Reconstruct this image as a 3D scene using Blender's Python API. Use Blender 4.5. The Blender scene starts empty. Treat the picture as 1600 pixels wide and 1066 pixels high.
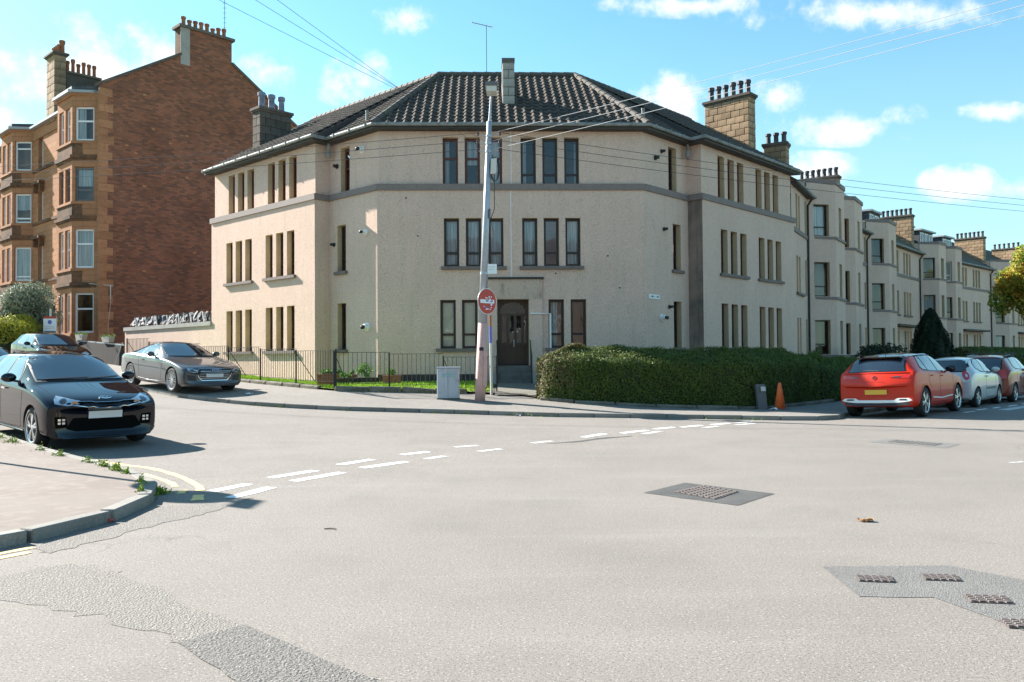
import bpy, bmesh, math, random
import numpy as np
from mathutils import Vector, Matrix
from mathutils.bvhtree import BVHTree
random.seed(7); R = math.radians
SC = bpy.context.scene
COL = SC.collection

# ------------------------------------------------------------------ camera
cam = bpy.data.cameras.new('camera'); camo = bpy.data.objects.new('camera', cam); COL.objects.link(camo)
cam.sensor_width = 36.0; cam.lens = 36.0*1294.4/1600; cam.clip_start = .05; cam.clip_end = 3000
camo.matrix_world = Matrix.Translation((0, 0, 1.5)) @ Matrix.Rotation(math.pi/2+.021, 4, 'X') @ Matrix.Rotation(-.0072, 4, 'Z')
SC.camera = camo

# ------------------------------------------------------------------ sky, sun, exposure
SUN_EL = R(31); SUN_AZ = Vector((-.858, .514, 0)).normalized()      # horizontal direction towards the sun
sun = bpy.data.lights.new('sun', 'SUN'); sun.energy = 4.8; sun.angle = R(.53); sun.color = (1, .955, .885)
suno = bpy.data.objects.new('sun', sun); COL.objects.link(suno)
tosun = Vector((SUN_AZ.x*math.cos(SUN_EL), SUN_AZ.y*math.cos(SUN_EL), math.sin(SUN_EL)))
suno.rotation_euler = tosun.to_track_quat('Z', 'Y').to_euler(); suno.location = (-40, 30, 60)
W = bpy.data.worlds.new('World'); SC.world = W; W.use_nodes = True; W.cycles.sampling_method = 'MANUAL'; W.cycles.sample_map_resolution = 256
SC.view_settings.view_transform = 'Standard'; SC.view_settings.look = 'None'
SC.view_settings.exposure = 1.82; SC.view_settings.gamma = 1.0; SC.view_settings.use_curve_mapping = False
def build_world():
    nt = W.node_tree; N = nt.nodes; L = nt.links; N.clear()
    out = N.new('ShaderNodeOutputWorld'); bg = N.new('ShaderNodeBackground'); L.new(bg.outputs[0], out.inputs[0])
    sky = N.new('ShaderNodeTexSky'); sky.sky_type = 'NISHITA'; sky.sun_disc = False
    sky.sun_elevation = SUN_EL; sky.sun_rotation = math.atan2(SUN_AZ.x, SUN_AZ.y)
    sky.air_density = 1.0; sky.dust_density = .35; sky.ozone_density = 1.4; sky.altitude = 50
    bg.inputs[1].default_value = .076
    def V(op, a, b=None):
        n = N.new('ShaderNodeVectorMath'); n.operation = op
        for i, x in enumerate((a, b)):
            if x is None: continue
            if isinstance(x, (tuple, list)): n.inputs[i].default_value = x
            else: L.new(x, n.inputs[i])
        return n.outputs[1] if op in ('LENGTH', 'DOT_PRODUCT', 'DISTANCE') else n.outputs[0]
    def M(op, a, b=None, c=None, clamp=False):
        n = N.new('ShaderNodeMath'); n.operation = op; n.use_clamp = clamp
        for i, x in enumerate((a, b, c)):
            if x is None: continue
            if isinstance(x, (int, float)): n.inputs[i].default_value = x
            else: L.new(x, n.inputs[i])
        return n.outputs[0]
    tc = N.new('ShaderNodeTexCoord'); d = tc.outputs['Generated']
    sp = N.new('ShaderNodeSeparateXYZ'); L.new(d, sp.inputs[0])
    hz = M('ADD', M('ABSOLUTE', sp.outputs[2]), .16)
    cmb = N.new('ShaderNodeCombineXYZ'); L.new(M('DIVIDE', sp.outputs[0], hz), cmb.inputs[0]); L.new(M('DIVIDE', sp.outputs[1], hz), cmb.inputs[1]); cmb.inputs[2].default_value = 3.1
    def noise(vec, sc, det, rough, ):
        n = N.new('ShaderNodeTexNoise'); n.inputs['Scale'].default_value = sc; n.inputs['Detail'].default_value = det; n.inputs['Roughness'].default_value = rough
        L.new(vec, n.inputs['Vector']); return n.outputs['Fac']
    puff = noise(d, 19.0, 5, .62); big = noise(cmb.outputs[0], 1.05, 2, .5)
    # cumulus banks: direction of each bank, its spread across and up
    banks = [((-.525, 1, .355), 0.188, 0.080), ((-.40, 1, .365), 0.075, 0.043), ((-.197, 1, .345), 0.065, 0.043), ((-.29, 1, .352), 0.056, 0.032), ((-.125, 1, .414), 0.053, 0.026),
             ((.215, 1, .428), 0.125, 0.019), ((.45, 1, .415), 0.237, 0.032), ((.205, 1, .315), 0.112, 0.052), ((.325, 1, .315), 0.056, 0.026), ((.40, 1, .278), 0.125, 0.029), ((.47, 1, .29), 0.044, 0.023), ((.59, 1, .295), 0.056, 0.017),
             ((.545, 1, .208), 0.062, 0.029), ((.62, 1, .20), 0.050, 0.020), ((.37, 1, .225), 0.075, 0.029), ((-.62, 1, .29), 0.062, 0.029)]
    tot = None
    fy = M('MAXIMUM', sp.outputs[1], .05); pc = N.new('ShaderNodeCombineXYZ'); L.new(M('DIVIDE', sp.outputs[0], fy), pc.inputs[0]); L.new(M('DIVIDE', sp.outputs[2], fy), pc.inputs[1])
    for c, wx, wz in banks:
        f = V('LENGTH', V('MULTIPLY', V('SUBTRACT', pc.outputs[0], (c[0], c[2], 0)), (1/wx, 1/wz, 0)))
        tot = f if tot is None else M('MINIMUM', tot, f)
    tot = M('MAXIMUM', M('SUBTRACT', 1.0, tot), 0.0)
    # the same broken cumulus over the rest of the sky
    rest = M('MULTIPLY', M('SUBTRACT', big, .56), 2.2); rest = M('MAXIMUM', rest, 0)
    side = M('SMOOTH_MIN', M('MAXIMUM', M('MULTIPLY', M('SUBTRACT', .72, sp.outputs[1]), 4.0), 0.0), 1.0, .1)
    tot = M('MAXIMUM', tot, M('MULTIPLY', rest, side))
    dens = M('ADD', M('MULTIPLY', tot, 1.15), M('MULTIPLY', M('SUBTRACT', puff, .52), 3.6))
    dens = M('MULTIPLY', dens, M('MINIMUM', M('MULTIPLY', tot, 6.0), 1.0))
    mr = N.new('ShaderNodeMapRange'); mr.interpolation_type = 'SMOOTHSTEP'; L.new(dens, mr.inputs[0]); mr.inputs[1].default_value = .06; mr.inputs[2].default_value = 1.25; mr.inputs[3].default_value = 0; mr.inputs[4].default_value = .97
    # thin veil towards the horizon
    veil = N.new('ShaderNodeMapRange'); veil.interpolation_type = 'SMOOTHSTEP'; L.new(sp.outputs[2], veil.inputs[0]); veil.inputs[1].default_value = .42; veil.inputs[2].default_value = .02; veil.inputs[3].default_value = .03; veil.inputs[4].default_value = .5
    vn = noise(cmb.outputs[0], 2.3, 3, .6); vmix = M('MULTIPLY', veil.outputs[0], M('ADD', .55, M('MULTIPLY', vn, .9)), clamp=True)
    tint = N.new('ShaderNodeMix'); tint.data_type = 'RGBA'; tint.blend_type = 'MULTIPLY'; tint.inputs[0].default_value = 1
    L.new(sky.outputs[0], tint.inputs[6]); tint.inputs[7].default_value = SKYTINT
    m1 = N.new('ShaderNodeMix'); m1.data_type = 'RGBA'; L.new(vmix, m1.inputs[0]); L.new(tint.outputs[2], m1.inputs[6]); m1.inputs[7].default_value = (2.7, 3.5, 3.75, 1)
    m2 = N.new('ShaderNodeMix'); m2.data_type = 'RGBA'; L.new(mr.outputs[0], m2.inputs[0]); L.new(m1.outputs[2], m2.inputs[6]); m2.inputs[7].default_value = (4.6, 4.7, 4.75, 1)
    L.new(m2.outputs[2], bg.inputs[0])
SKYTINT = (.64, 1.0, .96, 1)
build_world()

# ------------------------------------------------------------------ helpers
def v3(p, z=0): return Vector((p[0], p[1], p[2] if len(p) > 2 else z))
BASE = {}                                    # object name -> world base of its thing
class MB:
    """collects faces; build() links them as one mesh object"""
    def __init__(s): s.v = []; s.f = []; s.m = []; s.uv = []
    def face(s, pts, m=0, uv=None):
        b = len(s.v); s.v += [tuple(p) for p in pts]; s.f.append(tuple(range(b, b+len(pts)))); s.m.append(m); s.uv.append(uv); return s
    def obox(s, o, ex, ey, ez, m=0):
        o = Vector(o); ex = Vector(ex); ey = Vector(ey); ez = Vector(ez)
        if ex.cross(ey).dot(ez) < 0: o = o+ex; ex = -ex
        b = len(s.v); c = [o, o+ex, o+ex+ey, o+ey]; s.v += [tuple(p) for p in c]+[tuple(p+ez) for p in c]
        for q in ((0, 3, 2, 1), (4, 5, 6, 7), (0, 1, 5, 4), (1, 2, 6, 5), (2, 3, 7, 6), (3, 0, 4, 7)):
            s.f.append(tuple(b+i for i in q)); s.m.append(m)
            s.uv.append([(0, 0), (1, 0), (1, 1), (0, 1)])
        return s
    def box(s, x0, x1, y0, y1, z0, z1, m=0): return s.obox((x0, y0, z0), (x1-x0, 0, 0), (0, y1-y0, 0), (0, 0, z1-z0), m)
    def bar(s, p, q, w, h=None, up=(0, 0, 1), m=0):
        p = Vector(p); q = Vector(q); d = (q-p); u = Vector(up); x = d.cross(u)
        if x.length < 1e-6: x = d.cross(Vector((1, 0, 0)))
        x.normalize(); u = x.cross(d).normalized(); h = h or w
        return s.obox(p-x*w/2-u*h/2, d, x*w, u*h, m)
    def tube(s, pts, r, n=8, m=0, caps=True):
        pts = [Vector(p) for p in pts]; rs = r if isinstance(r, (list, tuple)) else [r]*len(pts)
        rings = []; up = None
        for i, p in enumerate(pts):
            t = (pts[min(i+1, len(pts)-1)]-pts[max(i-1, 0)]).normalized()
            if up is None: up = t.orthogonal().normalized()
            a = (up-t*up.dot(t)); a = a.normalized() if a.length > 1e-6 else t.orthogonal().normalized(); up = a; c = t.cross(a)
            b = len(s.v); s.v += [tuple(p+(a*math.cos(k*2*math.pi/n)+c*math.sin(k*2*math.pi/n))*rs[i]) for k in range(n)]; rings.append(b)
        for i in range(len(rings)-1):
            for k in range(n):
                s.f.append((rings[i]+k, rings[i]+(k+1) % n, rings[i+1]+(k+1) % n, rings[i+1]+k)); s.m.append(m); s.uv.append(None)
        if caps:
            s.f.append(tuple(rings[0]+k for k in reversed(range(n)))); s.m.append(m); s.uv.append(None)
            s.f.append(tuple(rings[-1]+k for k in range(n))); s.m.append(m); s.uv.append(None)
        return s
    def lathe(s, o, prof, n=16, axis=(0, 0, 1), m=0, caps=True):
        ax = Vector(axis).normalized(); a = ax.orthogonal().normalized(); c = ax.cross(a); o = Vector(o); rings = []
        for r, h in prof:
            b = len(s.v); s.v += [tuple(o+ax*h+(a*math.cos(k*2*math.pi/n)+c*math.sin(k*2*math.pi/n))*r) for k in range(n)]; rings.append(b)
        for i in range(len(rings)-1):
            for k in range(n):
                s.f.append((rings[i]+k, rings[i]+(k+1) % n, rings[i+1]+(k+1) % n, rings[i+1]+k)); s.m.append(m); s.uv.append(None)
        if caps:
            s.f.append(tuple(rings[0]+k for k in reversed(range(n)))); s.m.append(m); s.uv.append(None)
            s.f.append(tuple(rings[-1]+k for k in range(n))); s.m.append(m); s.uv.append(None)
        return s
    def prism(s, poly, z0, z1, m=0):
        b = len(s.v); n = len(poly); s.v += [(p[0], p[1], z0) for p in poly]+[(p[0], p[1], z1) for p in poly]
        s.f.append(tuple(b+i for i in reversed(range(n)))); s.f.append(tuple(b+n+i for i in range(n))); s.m += [m, m]; s.uv += [None, None]
        for i in range(n):
            s.f.append((b+i, b+(i+1) % n, b+n+(i+1) % n, b+n+i)); s.m.append(m); s.uv.append(None)
        return s
    def mesh(s, name, mats, off=(0, 0, 0), smooth=False):
        me = bpy.data.meshes.new(name); ox, oy, oz = off
        me.from_pydata([(a-ox, b-oy, c-oz) for a, b, c in s.v], [], s.f)
        for mt in (mats if isinstance(mats, (list, tuple)) else [mats]): me.materials.append(MT(mt))
        if any(s.m): me.polygons.foreach_set('material_index', s.m)
        if any(u for u in s.uv):
            ul = me.uv_layers.new(name='UVMap'); k = 0
            for u, f in zip(s.uv, s.f):
                for j in range(len(f)):
                    if u: ul.data[k].uv = u[j]
                    k += 1
        if smooth: me.polygons.foreach_set('use_smooth', [True]*len(me.polygons))
        me.update(); return me
    def build(s, name, mats, parent=None, smooth=False, base=None):
        b = BASE[parent.name] if parent is not None else (base if base is not None else Vector((0, 0, 0)))
        o = bpy.data.objects.new(name, s.mesh(name, mats, b, smooth)); COL.objects.link(o)
        if parent is not None: o.parent = parent
        else: o.location = b
        BASE[o.name] = Vector(b); return o
def tag(o, label, cat, group=None):
    o['label'] = label; o['category'] = cat
    if group: o['group'] = group
    return o
def thing(name, label, cat, loc, group=None):
    o = bpy.data.objects.new(name, None); COL.objects.link(o); o.location = loc; BASE[o.name] = Vector(loc); o.empty_display_size = .2
    return tag(o, label, cat, group)
def struct(o): o['kind'] = 'structure'; return o
def inst(name, me, parent, mw):
    """a piece that shares mesh data, placed by a world matrix under a thing"""
    o = bpy.data.objects.new(name, me); COL.objects.link(o); o.parent = parent
    o.matrix_basis = Matrix.Translation(-BASE[parent.name]) @ mw; BASE[o.name] = mw.translation.copy(); return o
def frame_m(o, x, y, z): 
    m = Matrix.Identity(4)
    for i, a in enumerate((x, y, z)):
        for k in range(3): m[k][i] = a[k]
    m.translation = Vector(o); return m

# ------------------------------------------------------------------ materials
MATS = {}
def MT(n): return MATS[n] if isinstance(n, str) else n
def mk(name, col, rough=.8, layers=(), bump=None, metal=0, spec=.5, coat=0, coord='Object', rnd=0, sub=None):
    """procedural material; layers = (noise scale, colour, low, high[, detail]) blended in turn"""
    m = bpy.data.materials.new(name); m.use_nodes = True; nt = m.node_tree; N = nt.nodes; L = nt.links
    p = N['Principled BSDF']; p.inputs['Base Color'].default_value = (*col, 1); p.inputs['Roughness'].default_value = rough; p.inputs['Metallic'].default_value = metal
    p.inputs['Specular IOR Level'].default_value = spec; p.inputs['Coat Weight'].default_value = coat; p.inputs['Coat Roughness'].default_value = .03
    tc = N.new('ShaderNodeTexCoord'); src = tc.outputs[coord]; cur = None
    for ly in layers:
        sc, c2, lo, hi = ly[:4]; det = ly[4] if len(ly) > 4 else 4
        nz = N.new('ShaderNodeTexNoise'); nz.inputs['Detail'].default_value = det; nz.inputs['Roughness'].default_value = .6
        if isinstance(sc, tuple):
            mp = N.new('ShaderNodeMapping'); mp.inputs['Scale'].default_value = sc; L.new(src, mp.inputs[0]); L.new(mp.outputs[0], nz.inputs['Vector']); nz.inputs['Scale'].default_value = 1
        else: nz.inputs['Scale'].default_value = sc; L.new(src, nz.inputs['Vector'])
        mr = N.new('ShaderNodeMapRange'); L.new(nz.outputs['Fac'], mr.inputs[0]); mr.inputs[1].default_value = lo; mr.inputs[2].default_value = hi
        mx = N.new('ShaderNodeMix'); mx.data_type = 'RGBA'; L.new(mr.outputs[0], mx.inputs[0]); mx.inputs[7].default_value = (*c2, 1)
        if cur is None: mx.inputs[6].default_value = (*col, 1)
        else: L.new(cur, mx.inputs[6])
        cur = mx.outputs[2]
    if rnd:
        oi = N.new('ShaderNodeObjectInfo'); hs = N.new('ShaderNodeHueSaturation'); mr = N.new('ShaderNodeMapRange'); L.new(oi.outputs['Random'], mr.inputs[0]); mr.inputs[3].default_value = 1-rnd; mr.inputs[4].default_value = 1+rnd
        L.new(mr.outputs[0], hs.inputs['Value'])
        if cur is None: hs.inputs['Color'].default_value = (*col, 1)
        else: L.new(cur, hs.inputs['Color'])
        cur = hs.outputs[0]
    if cur is not None: L.new(cur, p.inputs['Base Color'])
    if bump:
        nz = N.new('ShaderNodeTexNoise'); nz.inputs['Scale'].default_value = bump[0]; nz.inputs['Detail'].default_value = 3; L.new(src, nz.inputs['Vector'])
        bp = N.new('ShaderNodeBump'); bp.inputs['Strength'].default_value = bump[1]; bp.inputs['Distance'].default_value = bump[2] if len(bump) > 2 else .02; L.new(nz.outputs['Fac'], bp.inputs['Height']); L.new(bp.outputs[0], p.inputs['Normal'])
    MATS[name] = m; return m
mk('harl', (.735, .525, .43), .95, ((.7, (.655, .462, .375), .35, .75), ((5, 5, .5), (.6, .455, .355), .5, .8), (55, (.34, .225, .16), .52, .66, 2), (48, (.85, .69, .57), .57, .7, 2)), (50, .7, .02), spec=.15)
mk('reveal', (.60, .455, .29), .8, ((3, (.52, .39, .24), .4, .7),), spec=.2)
mk('band', (.22, .17, .155), .7, ((2.5, (.24, .19, .17), .4, .7), (14, (.15, .12, .105), .5, .8)), spec=.3)
mk('sill', (.19, .15, .135), .75, ((4, (.14, .11, .1), .45, .8),), spec=.3)
mk('plinth_dark', (.035, .033, .03), .8, ((3, (.06, .055, .05), .4, .7),))
mk('roof_tile', (.07, .05, .038), .9, ((.8, (.048, .035, .027), .35, .7), (9, (.085, .072, .058), .5, .8), (2.6, (.07, .065, .03), .56, .74)), (40, .35, .01), rnd=.28)
mk('hip_tile', (.10, .082, .07), .8, ((5, (.07, .06, .05), .4, .7), (2, (.12, .12, .05), .55, .75)), (30, .4))
mk('gutter', (.26, .26, .25), .7, ((3.5, (.15, .15, .14), .42, .66), (25, (.36, .36, .35), .55, .75)), (20, .3))
mk('fascia', (.045, .038, .034), .6)
mk('frame_brown', (.028, .014, .012), .35, spec=.5)
mk('frame_red', (.1, .022, .012), .4)
mk('frame_white', (.78, .78, .78), .35)
mk('frame_grey', (.12, .115, .12), .4)
mk('room', (.05, .047, .043), .9)
mk('curtain', (.78, .78, .76), .9, (((30, 30, .5), (.38, .38, .38), .4, .65, 1),))
mk('blind', (.85, .80, .66), .85)
mk('tan_stone', (.37, .25, .155), .9, ((1.6, (.27, .175, .108), .4, .7), (16, (.2, .15, .1), .52, .75)), (22, .5), rnd=.22, spec=.2)
mk('dark_stone', (.115, .095, .08), .9, ((1.4, (.17, .14, .11), .42, .7), (12, (.07, .06, .052), .5, .75)), (22, .5), rnd=.15, spec=.2)
mk('mortar', (.13, .105, .08), .95)
mk('concrete', (.34, .32, .29), .9, ((2, (.26, .245, .22), .4, .7), (24, (.42, .4, .37), .5, .75)), (30, .4), spec=.2)
mk('concrete_dark', (.15, .14, .125), .9, ((3, (.09, .085, .075), .4, .7), (24, (.2, .19, .17), .5, .75)), (30, .4), spec=.2)
mk('mossy_stone', (.19, .17, .14), .95, ((4, (.1, .09, .07), .4, .65), (9, (.12, .16, .04), .55, .7), (30, (.28, .26, .22), .55, .75)), (18, .7, .04), spec=.2, rnd=.15)
mk('pot_clay', (.36, .13, .06), .85, ((4, (.25, .09, .045), .4, .7),), rnd=.15)
mk('pot_dark', (.06, .055, .065), .6, ((4, (.03, .028, .03), .4, .7),), rnd=.2)
mk('pot_blue', (.22, .24, .32), .45, ((5, (.1, .1, .12), .4, .7),))
mk('sandstone', (.42, .20, .105), .9, (((.9, .9, 2.2), (.35, .16, .08), .4, .65), (7, (.25, .1, .045), .55, .78)), (26, .35), spec=.2, rnd=.12)
mk('sandstone_dirty', (.20, .1, .055), .95, ((1.3, (.08, .055, .04), .4, .66), (9, (.06, .045, .035), .5, .75)), (26, .4), spec=.2)
mk('black_iron', (.012, .012, .013), .5)
mk('slate', (.045, .047, .055), .6, ((5, (.09, .09, .1), .5, .7), (1.5, (.03, .045, .02), .55, .75)), (14, .5))
mk('moss_slate', (.04, .04, .042), .8, ((1.2, (.05, .055, .02), .4, .65), (12, (.075, .08, .03), .5, .75)), (14, .5))
mk('lead', (.33, .34, .36), .5)
mk('pavement', (.24, .215, .19), .92, ((.7, (.2, .18, .16), .38, .68), (7, (.27, .25, .23), .5, .75), (160, (.1, .09, .08), .55, .7, 2), (210, (.28, .26, .24), .6, .75, 2)), (120, .5, .01), spec=.25)
mk('pavement_red', (.205, .172, .15), .92, ((.9, (.175, .14, .12), .38, .68), (6, (.25, .205, .18), .5, .75), (170, (.17, .14, .125), .55, .7, 2)), (120, .4, .01), spec=.25)
mk('kerb_stone', (.25, .235, .21), .9, ((3, (.19, .175, .155), .4, .7), (60, (.34, .32, .29), .5, .75)), (60, .5, .01), rnd=.14, spec=.2)
mk('paint_white', (.80, .80, .79), .7, ((60, (.55, .54, .52), .60, .72), (7, (.7, .69, .67), .5, .75)))
mk('paint_worn', (.62, .61, .59), .8, ((24, (.27, .26, .245), .47, .58), (90, (.3, .29, .28), .5, .65)))
mk('paint_yellow', (.72, .52, .2), .8, ((14, (.5, .36, .17), .5, .64), (60, (.4, .33, .25), .55, .68)))
mk('tarmac_new', (.085, .083, .08), .9, ((3, (.12, .117, .11), .4, .7), (240, (.04, .04, .04), .5, .66, 2), (180, (.24, .235, .225), .6, .74, 2)), (150, .8, .015), spec=.3)
mk('tarmac_mid', (.175, .165, .153), .92, ((2, (.2, .195, .185), .4, .7), (150, (.07, .067, .065), .5, .66, 2), (120, (.36, .35, .34), .6, .74, 2)), (110, .8, .015), spec=.3)
mk('tarmac_worn', (.165, .152, .14), .95, ((70, (.08, .075, .07), .52, .68, 3), (85, (.32, .3, .28), .56, .7, 2)), (70, .8, .03), spec=.3)
mk('tarmac_coarse', (.215, .193, .172), .95, ((90, (.14, .126, .112), .52, .66, 3), (85, (.4, .37, .345), .56, .7, 2)), (70, .8, .03), spec=.3)
mk('iron_rust', (.17, .14, .13), .7, ((18, (.11, .085, .075), .45, .7), (60, (.26, .23, .22), .55, .75)), (60, .3), metal=.3)
mk('soil', (.055, .04, .028), 1, ((8, (.03, .024, .018), .4, .7),), (30, .8))
mk('path_stone', (.16, .145, .12), .95, ((3, (.11, .1, .08), .4, .7), (2.2, (.12, .15, .03), .56, .66), (40, (.22, .2, .18), .5, .75)), (40, .5))
mk('lawn', (.17, .26, .02), .95, ((3, (.23, .33, .03), .4, .7), (30, (.07, .12, .012), .5, .7)))
mk('grass', (.30, .44, .025), .8, ((2.5, (.38, .52, .04), .4, .7), (20, (.2, .32, .02), .5, .75)), spec=.3)
mk('weed', (.20, .30, .025), .8, ((9, (.30, .38, .05), .45, .7),), spec=.3)
def leafmat(name, col, col2, col3, sc=3, sc2=35, trans=.25):
    m = mk(name, col, .6, ((sc, col2, .38, .66), (sc2, col3, .48, .7, 2)), spec=.35)
    nt = m.node_tree; p = nt.nodes['Principled BSDF']; tr = nt.nodes.new('ShaderNodeBsdfTranslucent'); mx = nt.nodes.new('ShaderNodeMixShader'); mx.inputs[0].default_value = trans
    src = p.inputs['Base Color'].links[0].from_socket; nt.links.new(src, tr.inputs[0]); o = nt.nodes['Material Output']
    nt.links.new(p.outputs[0], mx.inputs[1]); nt.links.new(tr.outputs[0], mx.inputs[2]); nt.links.new(mx.outputs[0], o.inputs[0])
leafmat('hedge_leaf', (.085, .125, .018), (.12, .165, .025), (.05, .085, .014), 1.6)
leafmat('hedge_dry', (.2, .15, .06), (.14, .13, .045), (.28, .22, .11), 2.2)
leafmat('conifer', (.014, .032, .014), (.02, .042, .016), (.01, .02, .01))
leafmat('shrub_dark', (.03, .05, .022), (.04, .07, .03), (.02, .03, .015))
leafmat('shrub_yellow', (.34, .33, .03), (.20, .26, .03), (.42, .36, .04))
leafmat('shrub_pale', (.16, .2, .11), (.10, .14, .06), (.55, .55, .50), 4, 22)
leafmat('leaf_autumn', (.17, .27, .03), (.60, .30, .04), (.26, .33, .05), 1.1, 9, .4)
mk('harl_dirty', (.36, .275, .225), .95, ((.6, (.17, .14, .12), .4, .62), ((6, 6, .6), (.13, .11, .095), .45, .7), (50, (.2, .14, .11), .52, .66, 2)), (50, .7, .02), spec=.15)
mk('harl_sooty', (.62, .46, .365), .95, (((4.5, 4.5, 1.3), (.27, .215, .18), .5, .74), (50, (.32, .22, .16), .52, .66, 2)), (50, .7, .02), spec=.15)
leafmat('leaf_plant', (.09, .2, .03), (.16, .3, .05), (.06, .13, .02))
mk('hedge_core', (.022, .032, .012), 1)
mk('fence_wood', (.02, .016, .014), .95)
mk('bark', (.16, .125, .1), .9, ((12, (.09, .07, .055), .45, .7),), (18, .7, .03))
mk('twig', (.12, .085, .055), .9)
mk('galv', (.42, .44, .47), .42, ((5, (.32, .33, .36), .4, .7),), metal=.35)
mk('pink_paint', (.60, .35, .30), .7, ((5, (.48, .28, .24), .45, .7), (30, (.66, .45, .41), .52, .7)), (30, .2))
mk('white_plastic', (.75, .75, .74), .4)
mk('off_white', (.6, .58, .52), .6)
mk('black_plastic', (.016, .016, .017), .5)
mk('grey_plastic', (.12, .12, .125), .5)
mk('sign_red', (.50, .035, .015), .4, ((6, (.42, .03, .015), .4, .7),))
mk('sign_white', (.8, .8, .79), .4)
mk('sticker_blue', (.12, .14, .45), .5); mk('sticker_purple', (.2, .12, .4), .5)
mk('cabinet', (.42, .45, .48), .6, (((6, 6, 1.4), (.34, .37, .4), .42, .68), (5, (.2, .2, .2), .60, .74)), (30, .15))
mk('paint_teal', (.22, .52, .48), .6)
mk('cone_orange', (.85, .16, .035), .5, ((8, (.72, .12, .03), .45, .7),))
mk('terracotta', (.30, .11, .06), .85, ((9, (.22, .08, .045), .4, .7),))
mk('wire_dark', (.03, .03, .032), .5); mk('wire_pale', (.5, .5, .5), .6)  # wire_pale: sunlight on the wires put into the colour
mk('insulator', (.08, .05, .04), .3)
mk('sheet_grey', (.105, .105, .11), .75, ((5, (.06, .06, .065), .4, .7), (20, (.16, .16, .165), .55, .7)), (9, .5, .05))
mk('dead_leaf', (.42, .2, .05), .8, ((30, (.3, .13, .04), .4, .7),))
mk('red_litter', (.4, .08, .05), .6)
mk('door_wood', (.075, .04, .025), .45, (((8, 8, .7), (.05, .026, .016), .4, .7),))
mk('soot', (.05, .045, .04), 1)
def glassmat(name, tint, base=.10):
    m = bpy.data.materials.new(name); m.use_nodes = True; nt = m.node_tree; N = nt.nodes; L = nt.links; N.remove(N['Principled BSDF'])
    t = N.new('ShaderNodeBsdfTransparent'); t.inputs[0].default_value = (*tint, 1); g = N.new('ShaderNodeBsdfGlossy'); g.inputs['Roughness'].default_value = .015; g.inputs[0].default_value = (.95, .97, 1, 1)
    fr = N.new('ShaderNodeFresnel'); fr.inputs[0].default_value = 1.52; ad = N.new('ShaderNodeMath'); ad.inputs[1].default_value = base; L.new(fr.outputs[0], ad.inputs[0]); ad.use_clamp = True
    nz = N.new('ShaderNodeTexNoise'); nz.inputs['Scale'].default_value = 1.6; tc = N.new('ShaderNodeTexCoord'); L.new(tc.outputs['Object'], nz.inputs['Vector'])
    bp = N.new('ShaderNodeBump'); bp.inputs['Strength'].default_value = .06; bp.inputs['Distance'].default_value = .05; L.new(nz.outputs['Fac'], bp.inputs['Height']); L.new(bp.outputs[0], g.inputs['Normal'])
    mx = N.new('ShaderNodeMixShader'); L.new(ad.outputs[0], mx.inputs[0]); L.new(t.outputs[0], mx.inputs[1]); L.new(g.outputs[0], mx.inputs[2]); L.new(mx.outputs[0], N['Material Output'].inputs[0]); MATS[name] = m
glassmat('glass', (.80, .83, .84), .02)
glassmat('lamp_glass', (.9, .92, .93), .05)
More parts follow.
